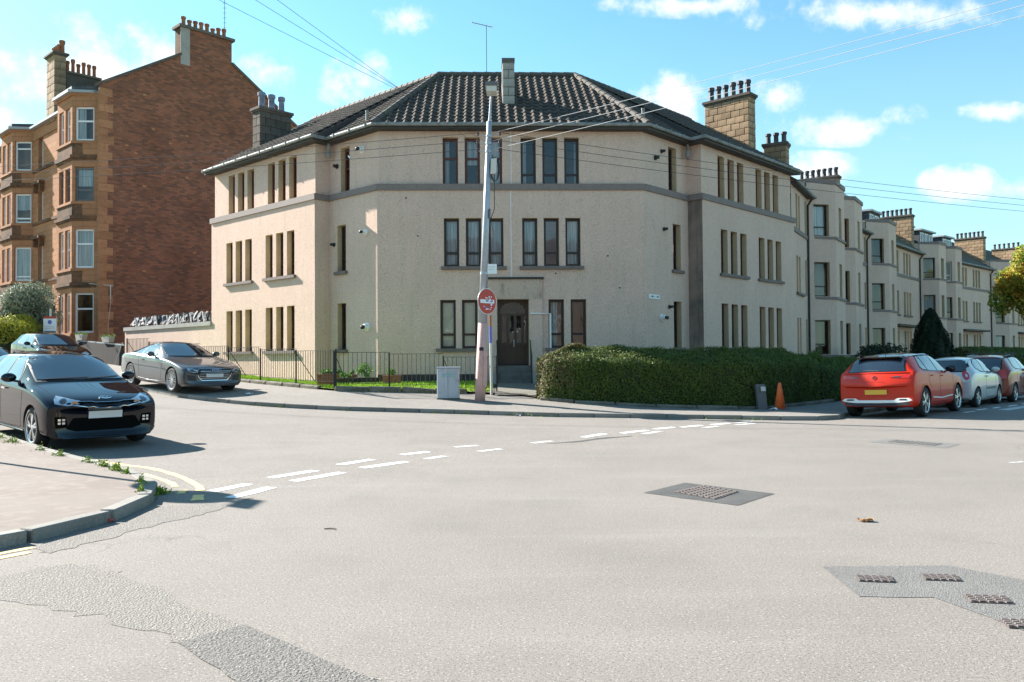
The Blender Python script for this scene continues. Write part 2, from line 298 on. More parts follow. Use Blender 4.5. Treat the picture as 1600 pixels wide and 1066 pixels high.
def brickmat(name, c1, c2, mort, w, h, ms, spots=None):
    m = mk(name, c1, .92, spec=.15); nt = m.node_tree; N = nt.nodes; L = nt.links; p = N['Principled BSDF']
    uv = N.new('ShaderNodeUVMap'); b = N.new('ShaderNodeTexBrick'); L.new(uv.outputs[0], b.inputs['Vector']); b.inputs['Scale'].default_value = 1
    b.inputs['Brick Width'].default_value = w; b.inputs['Row Height'].default_value = h; b.inputs['Mortar Size'].default_value = ms; b.inputs['Mortar Smooth'].default_value = .2; b.inputs['Bias'].default_value = -.1
    b.inputs['Color1'].default_value = (*c1, 1); b.inputs['Color2'].default_value = (*c2, 1); b.inputs['Mortar'].default_value = (*mort, 1)
    nz = N.new('ShaderNodeTexNoise'); nz.inputs['Scale'].default_value = .55; nz.inputs['Detail'].default_value = 6; L.new(uv.outputs[0], nz.inputs['Vector'])
    mr = N.new('ShaderNodeMapRange'); L.new(nz.outputs['Fac'], mr.inputs[0]); mr.inputs[1].default_value = .3; mr.inputs[2].default_value = .7; mr.inputs[3].default_value = .82; mr.inputs[4].default_value = 1.16
    hs = N.new('ShaderNodeHueSaturation'); L.new(b.outputs[0], hs.inputs['Color']); L.new(mr.outputs[0], hs.inputs['Value']); cur = hs.outputs[0]
    if spots:
        mp = N.new('ShaderNodeMapping'); mp.inputs['Scale'].default_value = (1.3, 2.6, 1); L.new(uv.outputs[0], mp.inputs[0])
        n2 = N.new('ShaderNodeTexVoronoi'); n2.inputs['Scale'].default_value = 1.6; L.new(mp.outputs[0], n2.inputs['Vector'])
        sepc = N.new('ShaderNodeSeparateColor'); L.new(n2.outputs['Color'], sepc.inputs[0])
        g1 = N.new('ShaderNodeMath'); g1.operation = 'GREATER_THAN'; g1.inputs[1].default_value = .955; L.new(sepc.outputs[0], g1.inputs[0])
        g2 = N.new('ShaderNodeMath'); g2.operation = 'LESS_THAN'; g2.inputs[1].default_value = .24; L.new(n2.outputs['Distance'], g2.inputs[0])
        g3 = N.new('ShaderNodeMath'); g3.operation = 'MULTIPLY'; L.new(g1.outputs[0], g3.inputs[0]); L.new(g2.outputs[0], g3.inputs[1])
        mx = N.new('ShaderNodeMix'); mx.data_type = 'RGBA'; L.new(g3.outputs[0], mx.inputs[0]); L.new(cur, mx.inputs[6]); mx.inputs[7].default_value = (*spots, 1); cur = mx.outputs[2]
    L.new(cur, p.inputs['Base Color'])
    bp = N.new('ShaderNodeBump'); bp.invert = True; bp.inputs['Strength'].default_value = .6; bp.inputs['Distance'].default_value = .02; L.new(b.outputs['Fac'], bp.inputs['Height']); L.new(bp.outputs[0], p.inputs['Normal'])
brickmat('brick', (.36, .13, .07), (.155, .07, .048), (.17, .11, .08), .30, .115, .016, (.46, .2, .09))
brickmat('ashlar', (.42, .20, .105), (.35, .16, .08), (.22, .12, .07), .75, .32, .012)
brickmat('tan_ashlar', (.32, .24, .15), (.24, .175, .11), (.12, .1, .08), .52, .27, .016)
def roadmat():
    m = mk('road', (.215, .205, .192), .93, spec=.25); nt = m.node_tree; N = nt.nodes; L = nt.links; p = N['Principled BSDF']; tc = N.new('ShaderNodeTexCoord'); o = tc.outputs['Object']
    def nz(sc, det=4, rough=.6, vec=None):
        n = N.new('ShaderNodeTexNoise'); n.inputs['Scale'].default_value = sc; n.inputs['Detail'].default_value = det; n.inputs['Roughness'].default_value = rough; L.new(vec or o, n.inputs['Vector']); return n.outputs['Fac']
    def rng(s, a, b, c=0, d=1):
        n = N.new('ShaderNodeMapRange'); n.interpolation_type = 'SMOOTHSTEP'; L.new(s, n.inputs[0]); n.inputs[1].default_value = a; n.inputs[2].default_value = b; n.inputs[3].default_value = c; n.inputs[4].default_value = d; return n.outputs[0]
    def mix(f, a, b):
        n = N.new('ShaderNodeMix'); n.data_type = 'RGBA'; L.new(f, n.inputs[0])
        for k, x in ((6, a), (7, b)):
            if isinstance(x, tuple): n.inputs[k].default_value = (*x, 1)
            else: L.new(x, n.inputs[k])
        return n.outputs[2]
    c = mix(rng(nz(.23, 5), .36, .66), (.222, .197, .174), (.195, .173, .153))
    c = mix(rng(nz(.9, 6), .48, .75, 0, .45), c, (.155, .142, .13)); c = mix(rng(nz(6.5, 5), .55, .72, 0, .3), c, (.165, .152, .14))
    mp = N.new('ShaderNodeMapping'); mp.inputs['Rotation'].default_value = (0, 0, R(-47)); mp.inputs['Scale'].default_value = (.25, 2.2, 1); L.new(o, mp.inputs[0])
    c = mix(rng(nz(1.0, 5, .6, mp.outputs[0]), .5, .75, 0, .6), c, (.24, .219, .2))
    c = mix(rng(nz(2.6, 6, .7), .63, .74, 0, .7), c, (.16, .148, .137))
    c = mix(rng(nz(75, 3), .54, .62, 0, .85), c, (.09, .083, .076)); c = mix(rng(nz(62, 3), .58, .66, 0, .75), c, (.38, .35, .32))
    # hairline cracks
    vo = N.new('ShaderNodeTexVoronoi'); vo.feature = 'DISTANCE_TO_EDGE'; vo.inputs['Scale'].default_value = .22
    wob = N.new('ShaderNodeVectorMath'); wob.operation = 'ADD'; nw = N.new('ShaderNodeTexNoise'); nw.inputs['Scale'].default_value = 1.4; nw.inputs['Detail'].default_value = 6; L.new(o, nw.inputs['Vector']); L.new(o, wob.inputs[0]); L.new(nw.outputs['Color'], wob.inputs[1]); L.new(wob.outputs[0], vo.inputs['Vector'])
    mm = N.new('ShaderNodeMath'); mm.operation = 'MULTIPLY'; L.new(rng(vo.outputs['Distance'], -.001, .0045, .5, 0), mm.inputs[0]); L.new(rng(nz(.35, 2), .56, .66), mm.inputs[1]); c = mix(mm.outputs[0], c, (.07, .066, .062))
    L.new(c, p.inputs['Base Color'])
    bp = N.new('ShaderNodeBump'); bp.inputs['Strength'].default_value = .35; bp.inputs['Distance'].default_value = .01; L.new(nz(120, 3), bp.inputs['Height']); L.new(bp.outputs[0], p.inputs['Normal'])
roadmat()
def carpaint(name, col, metal=.45, rough=.32, flake=None, spec=.25):
    m = mk(name, col, rough, ((220, flake or tuple(min(1, c*1.5) for c in col), .5, .75, 1),), metal=metal, coat=1.0, spec=spec); m.node_tree.nodes['Principled BSDF'].inputs['Coat Roughness'].default_value = .012
# ------------------------------------------------------------------ ground, road, pavements
def ramp(x, y):
    """the road rises gently up the side street and falls to the gutter along the terrace"""
    u = -.73*x+.684*y; t = (min(u, 62.0)-13.8)/1.6
    z = .055*1.6*(math.log1p(math.exp(-abs(t)))+max(t, 0))
    q = .73*(x-9)-.684*(y-22); a = .684*(x-9)+.73*(y-22)
    if a > -4 and a < 40:
        k = max(0., min(1., (a+4)/3.5)); z -= .07*max(0., min(1., 1-q/2.0))*k
    return z
def strip(name, A, B, zA, zB, n, mat, uvs=None):
    b = MB()
    for i in range(len(A)-1):
        for j in range(n):
            t0, t1 = j/n, (j+1)/n; P = []
            for (k, t) in ((i, t0), (i+1, t0), (i+1, t1), (i, t1)):
                P.append((A[k][0]+(B[k][0]-A[k][0])*t, A[k][1]+(B[k][1]-A[k][1])*t, zA[k]+(zB[k]-zA[k])*t))
            nrm = (Vector(P[1])-Vector(P[0])).cross(Vector(P[3])-Vector(P[0]))
            b.face(P if nrm.z > 0 else P[::-1])
    return b
GROUND_T = []
def gtris(b):
    for f in b.f:
        p = [b.v[i] for i in f]
        for k in range(1, len(p)-1): GROUND_T.append((p[0], p[k], p[k+1]))
# wide base sheet to the horizon
g = MB()
for (x0, x1, y0, y1) in ((-1500, 1500, -1500, 1500),): g.face([(x0, y0, -.6), (x1, y0, -.6), (x1, y1, -.6), (x0, y1, -.6)])
struct(g.build('ground', 'lawn'))
xs = np.concatenate([np.arange(-75, -14, 3.), np.arange(-14, 18, .5), np.arange(18, 120, 3.)]); ys = np.concatenate([np.arange(-40, 0, 4.), np.arange(0, 33, .5), np.arange(33, 130, 3.)])
rb = MB(); nx, ny = len(xs), len(ys); rb.v = [(float(x), float(y), ramp(x, y)) for y in ys for x in xs]
for j in range(ny-1):
    for i in range(nx-1): rb.f.append((j*nx+i, j*nx+i+1, (j+1)*nx+i+1, (j+1)*nx+i)); rb.m.append(0); rb.uv.append(None)
road = struct(rb.build('road', 'road', smooth=True)); gtris(rb)

KI = [((-41.1, 53.0), (-38.8, 55.3), (-33, 60)), ((-25, 37.9), (-22.7, 40.2), (-19, 46)), ((-18, 31.35), (-15.7, 33.65), (-14, 38)), ((-13.5, 27.15), (-11.2, 29.45), (-12.7, 34.7)), ((-11.86, 25.6), (-9.6, 27.9), (-11.5, 33.75)), ((-10.43, 24.2), (-8.2, 26.6), (-10, 32.35)), ((-9.1, 22.96), (-6.9, 25.4), (-8.5, 30.95)), ((-7.7, 22.0), (-5.9, 24.45), (-7.0, 29.6)), ((-6.6, 21.5), (-5.1, 23.75), (-5.6, 29.1)), ((-5.6, 21.2), (-4.4, 23.8), (-4.5, 28.15)), ((-4.1, 21.0), (-3.4, 23.95), (-3.4, 28.2)), ((-2.9, 21.0), (-2.2, 24.1), (-2.2, 28.25)), ((-1.5, 20.95), (-1.2, 24.2), (-1.1, 28.3)), ((.1, 20.7), (.2, 23.8), (.2, 28.3)), ((.95, 20.5), (1.1, 22.95), (1.2, 28.4)), ((2.3, 20.4), (2.4, 22.5), (2.4, 28.45)), ((3.5, 20.2), (3.9, 22.5), (3.6, 28.45)), ((4.9, 19.9), (5.3, 22.5), (4.6, 28.5)), ((6.2, 19.55), (6.4, 22.45), (5.6, 29.5)), ((7.2, 19.55), (6.75, 22.6), (6.5, 30.4)), ((7.8, 19.95), (7.1, 23.0), (7.0, 30.1)), ((8.2, 20.7), (7.4, 23.35), (7.5, 30.6)), ((8.7, 21.6), (7.8, 23.8), (8.2, 31.4)), ((9.5, 22.6), (8.4, 24.4), (9, 32.2)), ((12, 25.27), (10.2, 26.3), (10.5, 33.8)), ((17.9, 31), (15.5, 32.6), (12.4, 36)), ((21.1, 35.6), (18.5, 37.1), (14.2, 39.5)), ((26.3, 43.7), (23.8, 45.3), (19.6, 47.9)), ((31.4, 50.5), (29, 52.4), (25.1, 55.3)), ((36.8, 57), (34.5, 58.9), (30.6, 62)), ((41.7, 61.8), (39.6, 64), (36.1, 67.4)), ((48.4, 68.3), (46.4, 70.5), (42.8, 73.9)), ((75, 92), (73, 94.3), (68, 98))]
KP = [k[0] for k in KI]; IP = [k[1] for k in KI]; GP = [k[2] for k in KI]
KZ = [ramp(*k)+.1 for k in KP]
def rise(x): return .16 if x < -9 else (.16+.11*(x+9)/4 if x < -5 else (.27 if x < .3 else max(.115, .27-.035*(x-.3))))
IZ = [ramp(*p)+rise(p[0]) for p in IP]
GZ = [max(iz+.06, .70) if p[0] < 3 else max(.16, .70-.06*(p[0]-3)) for p, iz in zip(GP, IZ)]
pb = strip('p', KP, IP, KZ, IZ, 4, 'pavement'); pave = struct(pb.build('pavement', 'pavement', smooth=True)); gtris(pb)
IZ2 = [z+(.055 if p[0] < .3 else .02) for z, p in zip(IZ, IP)]
gb = strip('g', IP, GP, IZ2, GZ, 6, 'lawn'); garden = struct(gb.build('garden', 'soil', smooth=True)); gtris(gb)
NK = [(-30, -20.5), (-7.6, 3.0), (-5.4, 5.35), (-4.5, 6.3), (-4.1, 7.0), (-3.87, 7.7), (-3.86, 8.45), (-4.02, 9.15), (-4.4, 9.85), (-5.14, 10.75), (-6.14, 11.69), (-7.02, 12.49), (-8.7, 14.09), (-11.9, 17.1), (-18, 22.8), (-40, 43.4)]
NI = [(-45, -20), (-22, 1), (-16, 4), (-11, 6), (-9, 7.4), (-8.2, 8.2), (-7.9, 8.8), (-8, 9.3), (-8.3, 9.8), (-8.9, 10.4), (-9.4, 11), (-9.9, 11.5), (-11.2, 12.3), (-14.5, 15), (-20.6, 20.2), (-43, 40.6)]
nb = strip('n', NK, NI, [ramp(*k)+.1 for k in NK], [ramp(*k)+.12 for k in NI], 4, 'pavement_red'); npave = struct(nb.build('near_pavement', 'pavement_red', smooth=True)); gtris(nb)
GV = []; GF = []
for t in GROUND_T: GF.append((len(GV), len(GV)+1, len(GV)+2)); GV += [Vector(p) for p in t]
GBVH = BVHTree.FromPolygons(GV, GF)
def gz(x, y):
    h = GBVH.ray_cast(Vector((x, y, 60)), Vector((0, 0, -1))); return h[0].z if h[0] is not None else ramp(x, y)

# kerb stones, one by one
def bevel_box(lx, ly, lz, bev, seg=1):
    bm = bmesh.new(); bmesh.ops.create_cube(bm, size=1); bmesh.ops.scale(bm, vec=(lx, ly, lz), verts=bm.verts)
    bmesh.ops.bevel(bm, geom=list(bm.edges), offset=bev, segments=seg, affect='EDGES', profile=.5); return bm
def bm_mesh(bm, name, mat, smooth=False):
    me = bpy.data.meshes.new(name); bm.to_mesh(me); bm.free(); me.materials.append(MT(mat))
    if smooth: me.polygons.foreach_set('use_smooth', [True]*len(me.polygons))
    return me
def resample(P, step):
    out = [Vector(P[0]).to_2d()]; carry = 0
    for a, b in zip(P, P[1:]):
        a = Vector(a).to_2d(); b = Vector(b).to_2d(); L = (b-a).length; t = step-carry
        while t <= L: out.append(a+(b-a)*t/L); t += step
        carry = (carry+L) % step
    return out
KERB = bm_mesh(bevel_box(1, .15, .3, .012), 'kerb_stone', 'kerb_stone')
def kerb(P, parent, side, step=.88):
    P = resample(P, step)
    for a, b in zip(P, P[1:]):
        d = b-a; L = d.length
        if L < .3: continue
        za, zb = ramp(*a)+.1, ramp(*b)+.1; x = Vector((d.x, d.y, zb-za)).normalized(); y = Vector((-x.y, x.x, 0)).normalized()*side; z = x.cross(y)
        if z.z < 0: z = -z; 
        o = Vector(((a.x+b.x)/2, (a.y+b.y)/2, (za+zb)/2))+y*.06-z*(.15-.006+random.uniform(-.004, .004))
        inst('kerb_stone', KERB, parent, frame_m(o, x*(L-.012), x.cross(z)*-1, z))
kerb(KP[1:-3], pave, 1); kerb(NK[1:-1], npave, -1)

# ------------------------------------------------------------------ painted markings and patches on the road
def rz(x, y, h): return ramp(x, y)+h
def flat(name, poly, mat, h=.004, parent=None):
    b = MB(); P = [(x, y, rz(x, y, h)) for x, y in poly]
    n = (Vector(P[1])-Vector(P[0])).cross(Vector(P[2])-Vector(P[1]))
    b.face(P if n.z > 0 else P[::-1]); return b.build(name, mat, parent or road)
def ragged(poly, amp, n, seed):
    rg = random.Random(seed); out = []
    for a, b in zip(poly, poly[1:]+poly[:1]):
        for k in range(n): t = k/n; out.append((a[0]+(b[0]-a[0])*t+(rg.uniform(-amp, amp) if k else 0), a[1]+(b[1]-a[1])*t+(rg.uniform(-amp, amp) if k else 0)))
    return out
def dash(a, b, w, mat='paint_white', seed=0):
    a = Vector(a); b = Vector(b); d = (b-a).normalized(); n = Vector((-d.y, d.x))*w/2
    flat('road_marking', ragged([tuple(a+n), tuple(a-n), tuple(b-n), tuple(b+n)], .012, 5, seed), mat)
for i, (a, b, m) in enumerate([((-3.44, 9.5), (-3.2, 10.02), 0), ((-3.08, 9.05), (-2.84, 9.77), 0), ((-3.08, 10.55), (-2.66, 11.2), 0), ((-2.71, 10.25), (-2.26, 11.0), 0), ((-2.46, 11.8), (-2.1, 12.38), 0), ((-2.08, 11.45), (-1.55, 12.1), 0), ((-1.73, 12.95), (-1.36, 13.35), 0), ((-1.3, 12.4), (-1.03, 12.76), 1), ((-.98, 14.0), (-.6, 14.25), 1), ((-.55, 13.35), (-.2, 13.7), 1),
        ((1.33, 15.62), (1.8, 16.3), 0), ((2.16, 16.4), (2.75, 17.0), 0), ((2.56, 16.22), (2.98, 16.75), 1), ((2.96, 17.3), (3.44, 17.7), 0), ((3.6, 17.7), (4.13, 18.15), 0), ((4.03, 17.5), (4.45, 17.95), 1), ((4.39, 18.3), (4.86, 18.65), 0), ((5.05, 18.75), (5.55, 19.1), 1), ((4.9, 18.2), (5.4, 18.55), 1), ((.35, 14.6), (.7, 14.95), 1)]):
    dash(a, b, .16, 'paint_worn' if m else 'paint_white', i)
for i, (a, b) in enumerate([((11.75, 21.6), (12.3, 22.1)), ((12.62, 22.55), (13.2, 23.1)), ((13.5, 23.3), (14.0, 23.85)), ((14.4, 24.1), (15.05, 24.75)), ((15.5, 25.2), (16.1, 25.8)), ((16.6, 26.3), (17.2, 26.9)), ((17.7, 27.5), (18.3, 28.2))]): dash(a, b, .1, 'paint_white', 40+i)
dash((13.3, 22.5), (15.4, 24.5), .3, 'paint_worn', 60)
dash((6.9, 11.55), (7.15, 11.62), .08, 'paint_worn', 61)
def ribbon(P, w, mat, seed):
    P = [Vector(p) for p in P]; Lf, Rt = [], []; rg = random.Random(seed)
    for i, p in enumerate(P):
        d = (P[min(i+1, len(P)-1)]-P[max(i-1, 0)]).normalized(); n = Vector((-d.y, d.x))*(w/2+rg.uniform(-.012, .008)); Lf.append(p+n); Rt.append(p-n)
    b = MB()
    for i in range(len(P)-1): b.face([(q.x, q.y, rz(q.x, q.y, .004)) for q in (Rt[i], Rt[i+1], Lf[i+1], Lf[i])])
    b.build('road_marking', mat, road)
def curve(P, n=8):
    out = []
    for i in range(len(P)-1):
        p0, p1, p2, p3 = [Vector(P[max(0, min(len(P)-1, k))]) for k in (i-1, i, i+1, i+2)]
        for k in range(n):
            t = k/n; out.append(.5*((2*p1)+(-p0+p2)*t+(2*p0-5*p1+4*p2-p3)*t*t+(-p0+3*p1-3*p2+p3)*t**3))
    return out+[Vector(P[-1])]
ribbon(curve([(-6.2, 12.25), (-5.46, 11.75), (-4.96, 11.42), (-4.31, 10.72), (-3.75, 9.9), (-3.6, 9.55)]), .1, 'paint_yellow', 1)
ribbon(curve([(-5.9, 11.75), (-5.36, 11.28), (-4.78, 10.83), (-4.22, 10.2), (-4.0, 9.85)]), .09, 'paint_yellow', 2)
ribbon(curve([(-3.8, 9.6), (-3.74, 9.35)]), .1, 'paint_yellow', 3); ribbon(curve([(-3.5, 9.25), (-3.38, 8.9)]), .13, 'paint_yellow', 4)
ribbon(curve([(-5.3, 5.0), (-4.3, 6.12), (-3.87, 6.72)]), .085, 'paint_yellow', 5); ribbon(curve([(-5.15, 4.85), (-4.2, 5.98), (-3.8, 6.55)]), .085, 'paint_yellow', 6)
def patch(poly, mat, seed, h=.003, amp=.02): return flat('tarmac_patch', ragged(poly, amp, 7, seed), mat, h)
patch([(1.44, 9.2), (2.05, 9.92), (2.86, 9.08), (2.26, 8.37)], 'tarmac_new', 1, amp=.008)
patch([(2.19, 5.93), (3.1, 5.94), (3.7, 5.1), (3.7, 3.6), (2.95, 3.85), (2.6, 5.16), (2.15, 5.19)], 'tarmac_mid', 2, amp=.01)
patch([(6.2, 14.45), (6.74, 15.0), (7.55, 14.02), (7.0, 13.4)], 'tarmac_mid', 3, amp=.01)
patch([(-3.88, 6.67), (-3.86, 7.14), (-3.74, 7.69), (-3.66, 8.26), (-3.6, 8.54), (-3.29, 8.63), (-3.0, 8.8), (-2.83, 9.05), (-2.95, 8.3), (-3.25, 7.62), (-3.45, 6.96), (-3.62, 6.5)], 'tarmac_coarse', 4, amp=.04)
patch([(-3.9, 5.3), (-3.45, 6.1), (-3.1, 6.15), (-2.65, 5.73), (-1.63, 4.81), (-.6, 3.88), (-1.1, 3.88), (-1.7, 4.4), (-2.35, 4.85), (-3.1, 5.2)], 'tarmac_coarse', 5, .0022, amp=.05)
patch([(-1.78, 4.43), (-1.52, 4.72), (-.3, 3.55), (-.8, 3.2), (-1.3, 3.9)], 'tarmac_worn', 6, .0046, amp=.012)
patch([(.55, 14.45), (1.2, 14.9), (1.55, 15.45), (2.3, 15.85), (2.25, 15.75), (1.6, 15.3), (1.25, 14.78)], 'tarmac_new', 7, amp=.03)
flat('pavement_patch', [], 'tarmac_mid') if False else None
def cover(poly, nx, ny, mat='iron_rust', h=.008):
    """cast iron cover: frame plate with rows of raised studs"""
    a, b_, c, d = [Vector(p) for p in poly]; b = MB()
    P = [(p.x, p.y, rz(p.x, p.y, h)) for p in (a, b_, c, d)]; n = (Vector(P[1])-Vector(P[0])).cross(Vector(P[2])-Vector(P[1]))
    b.face(P if n.z > 0 else P[::-1])
    for i in range(nx):
        for j in range(ny):
            q = []
            for (s, t) in ((i+.2, j+.2), (i+.8, j+.2), (i+.8, j+.8), (i+.2, j+.8)):
                s /= nx; t /= ny; p = a*(1-s)*(1-t)+b_*s*(1-t)+c*s*t+d*(1-s)*t; q.append(p)
            top = [Vector((p.x, p.y, rz(p.x, p.y, h+.009))) for p in q]; bot = [Vector((p.x, p.y, rz(p.x, p.y, h))) for p in q]
            if (top[1]-top[0]).cross(top[2]-top[1]).z < 0: top.reverse(); bot.reverse()
            b.face(top)
            for k in range(4): b.face([bot[k], bot[(k+1) % 4], top[(k+1) % 4], top[k]])
    o = b.build('manhole_cover', mat, road); return o
cover([(1.78, 9.22), (2.2, 9.66), (2.5, 9.2), (2.12, 8.72)], 9, 7)
for (x, y), s in zip([(2.42, 5.58), (2.87, 5.6), (2.9, 5.1), (2.84, 4.63)], (1, 1, 1.05, 1)):
    e = Vector((.115, -.02))*s; f = Vector((.02, .075))*s; c = Vector((x, y)); cover([tuple(c-e-f), tuple(c+e-f), tuple(c+e+f), tuple(c-e+f)], 5, 4)
cover([(6.5, 14.42), (6.78, 14.75), (7.28, 14.05), (6.98, 13.75)], 7, 9, 'tarmac_mid', .006)
# ------------------------------------------------------------------ facade tools
def facade(b, A, d, L, z0, z1, ops=(), n=None, depth=.2, mw=0, mr=1, head=True):
    """wall sheet from A along d (xy), outward normal n, with openings (s0,s1,za,zb) and their reveals"""
    d = Vector((d[0], d[1], 0)).normalized(); n = Vector((n[0], n[1], 0)).normalized(); A = Vector((A[0], A[1], 0)); up = Vector((0, 0, 1))
    flip = d.cross(up).dot(n) < 0
    def quad(p, m, uv):
        b.face(p[::-1] if flip else p, m, uv[::-1] if flip else uv)
    S = sorted({0, L, *[o[0] for o in ops], *[o[1] for o in ops]}); Z = sorted({z0, z1, *[o[2] for o in ops], *[o[3] for o in ops]})
    S = [s for s in S if -1e-6 <= s <= L+1e-6]; Z = [z for z in Z if z0-1e-6 <= z <= z1+1e-6]
    P = lambda s, z: A+d*s+up*z
    for i in range(len(S)-1):
        run = None
        for j in range(len(Z)-1):
            sc, zc = (S[i]+S[i+1])/2, (Z[j]+Z[j+1])/2
            if any(o[0] < sc < o[1] and o[2] < zc < o[3] for o in ops): continue
            quad([P(S[i], Z[j]), P(S[i+1], Z[j]), P(S[i+1], Z[j+1]), P(S[i], Z[j+1])], mw, [(S[i], Z[j]), (S[i+1], Z[j]), (S[i+1], Z[j+1]), (S[i], Z[j+1])])
    for (s0, s1, za, zb, *r) in ops:
        k = -n*(r[0] if r else depth)
        for p, q in (((s0, za), (s0, zb)), ((s0, zb), (s1, zb)), ((s1, zb), (s1, za)), ((s1, za), (s0, za))):
            p0, q0 = P(*p), P(*q); quad([p0, q0, q0+k, p0+k], mr, [(0, 0), (1, 0), (1, .2), (0, .2)])
def window(par, A, d, n, s0, s1, za, zb, dep=.2, fm='frame_brown', tr=(.28,), cur=None, fw=.085, mull=(), name='window'):
    """casement: frame (the window part), glass panes and, where the photo shows one, a curtain or blind"""
    d = Vector((d[0], d[1], 0)).normalized(); n = Vector((n[0], n[1], 0)).normalized(); up = Vector((0, 0, 1))
    o = Vector((A[0], A[1], 0))+d*s0-n*dep+up*za; w, h = s1-s0, zb-za; f = MB(); t = .06
    f.obox(o-n*t, d*w, n*t, up*fw); f.obox(o-n*t+up*(h-fw), d*w, n*t, up*fw)
    f.obox(o-n*t+up*fw, d*fw, n*t, up*(h-2*fw)); f.obox(o-n*t+up*fw+d*(w-fw), d*fw, n*t, up*(h-2*fw))
    cuts = [fw]+[c*h for c in tr]+[h-fw]
    for c in tr: f.obox(o-n*(t-.004)+up*(c*h-fw*.45)+d*fw, d*(w-2*fw), n*(t-.012), up*fw*.9)
    for c in mull: f.obox(o-n*(t-.008)+up*fw+d*(c*w-fw*.4), d*fw*.8, n*(t-.02), up*(h-2*fw))
    wo = f.build(name, fm, par)
    for k in range(len(cuts)-1):
        z0, z1 = cuts[k], cuts[k+1]; p = o-n*.035+d*fw*.7
        g = MB(); q = [p+up*z0, p+d*(w-1.4*fw)+up*z0, p+d*(w-1.4*fw)+up*z1, p+up*z1]
        if d.cross(up).dot(n) < 0: q.reverse()
        g.face(q); g.build('pane', 'glass', wo)
    if cur:
        kind, a, b_, top = cur; c = MB(); p = o-n*.09+d*(fw*.5)
        m = 8; hh = h-fw*.8
        for k in range(m):
            x0 = a+(b_-a)*k/m; x1 = a+(b_-a)*(k+1)/m; y0, y1 = ((.03 if k % 2 else 0), (0 if k % 2 else .03)) if kind == 'curtain' else (0, 0)
            c.face([p+d*x0*(w-fw)-n*y0+up*(hh*(1-top)+fw*.4), p+d*x1*(w-fw)-n*y1+up*(hh*(1-top)+fw*.4), p+d*x1*(w-fw)-n*y1+up*(hh+fw*.4), p+d*x0*(w-fw)-n*y0+up*(hh+fw*.4)])
        c.build(kind, kind, wo)
    return wo
def sill(par, A, d, n, s0, s1, z, mat='sill', h=.11, pr=.1, over=.1):
    d = Vector((d[0], d[1], 0)).normalized(); n = Vector((n[0], n[1], 0)).normalized()
    b = MB(); o = Vector((A[0], A[1], z-h))+d*(s0-over)-n*.18
    b.obox(o+Vector((0, 0, 0)), d*(s1-s0+2*over), n*(.18+pr), (0, 0, h)); return b.build('sill', mat, par)
def chimney_pot(b, o, h, r, m=0, n=12):
    b.lathe(o, [(r*1.15, 0), (r*1.15, h*.08), (r*.9, h*.16), (r*.86, h*.7), (r*1.0, h*.76), (r*1.12, h*.8), (r*1.12, h*.97), (r*.95, h), (r*.75, h), (r*.7, h*.6)], n, m=m)
def stone_stack(par, name, o, ex, ey, lx, ly, h, mat, core, rows, n1, n2, cap, pots, potmat, pot_h=.62, pot_r=.12, capmat='dark_stone', slope=0):
    """chimney: core, separate stone blocks on its four faces, cap slab, pots"""
    ex = Vector((ex[0], ex[1], 0)).normalized(); ey = Vector((ey[0], ey[1], 0)).normalized(); o = Vector(o)
    b = MB(); b.obox(o+ex*.03+ey*.03, ex*(lx-.06), ey*(ly-.06), (0, 0, h)); st = b.build(name, core, par)
    rh = h/rows; me = {}
    def block(w, t, hh):
        key = (round(w, 2), round(t, 2), round(hh, 2))
        if key not in me: me[key] = bm_mesh(bevel_box(w-.016, t, hh-.016, .012), 'block', mat)
        return me[key]
    for r in range(rows):
        z = (r+.5)*rh
        for (a0, ax, nrm, L, n) in ((o, ex, -ey, lx, n1), (o+ey*ly, ex, ey, lx, n1), (o, ey, -ex, ly, n2), (o+ex*lx, ey, ex, ly, n2)):
            w = L/n; sh = 0 if r % 2 == 0 else w/2; xs_ = [0]+[w*(k+1)-sh for k in range(n)]+([L] if sh else [])
            for x0, x1 in zip(xs_, xs_[1:]):
                x1 = min(x1, L)
                if x1-x0 < .05: continue
                c = a0+ax*((x0+x1)/2)-nrm*(.03-random.uniform(0, .012))+Vector((0, 0, z))
                inst('block', block(x1-x0, .07, rh), st, frame_m(c, ax, nrm, (0, 0, 1)) if ax.cross(nrm).z > 0 else frame_m(c, -ax, nrm, (0, 0, 1)))
    c = MB(); c.obox(o-ex*cap-ey*cap+Vector((0, 0, h)), ex*(lx+2*cap), ey*(ly+2*cap), (0, 0, .11)); c.obox(o-ex*cap*.5-ey*cap*.5+Vector((0, 0, h-.08)), ex*(lx+cap), ey*(ly+cap), (0, 0, .08)); c.build('cap', capmat, st)
    for (px, py, sc) in pots:
        p = MB(); chimney_pot(p, o+ex*px+ey*py+Vector((0, 0, h+.11)), pot_h*sc, pot_r*sc); p.build('chimney_pot', potmat, st, smooth=False)
    return st

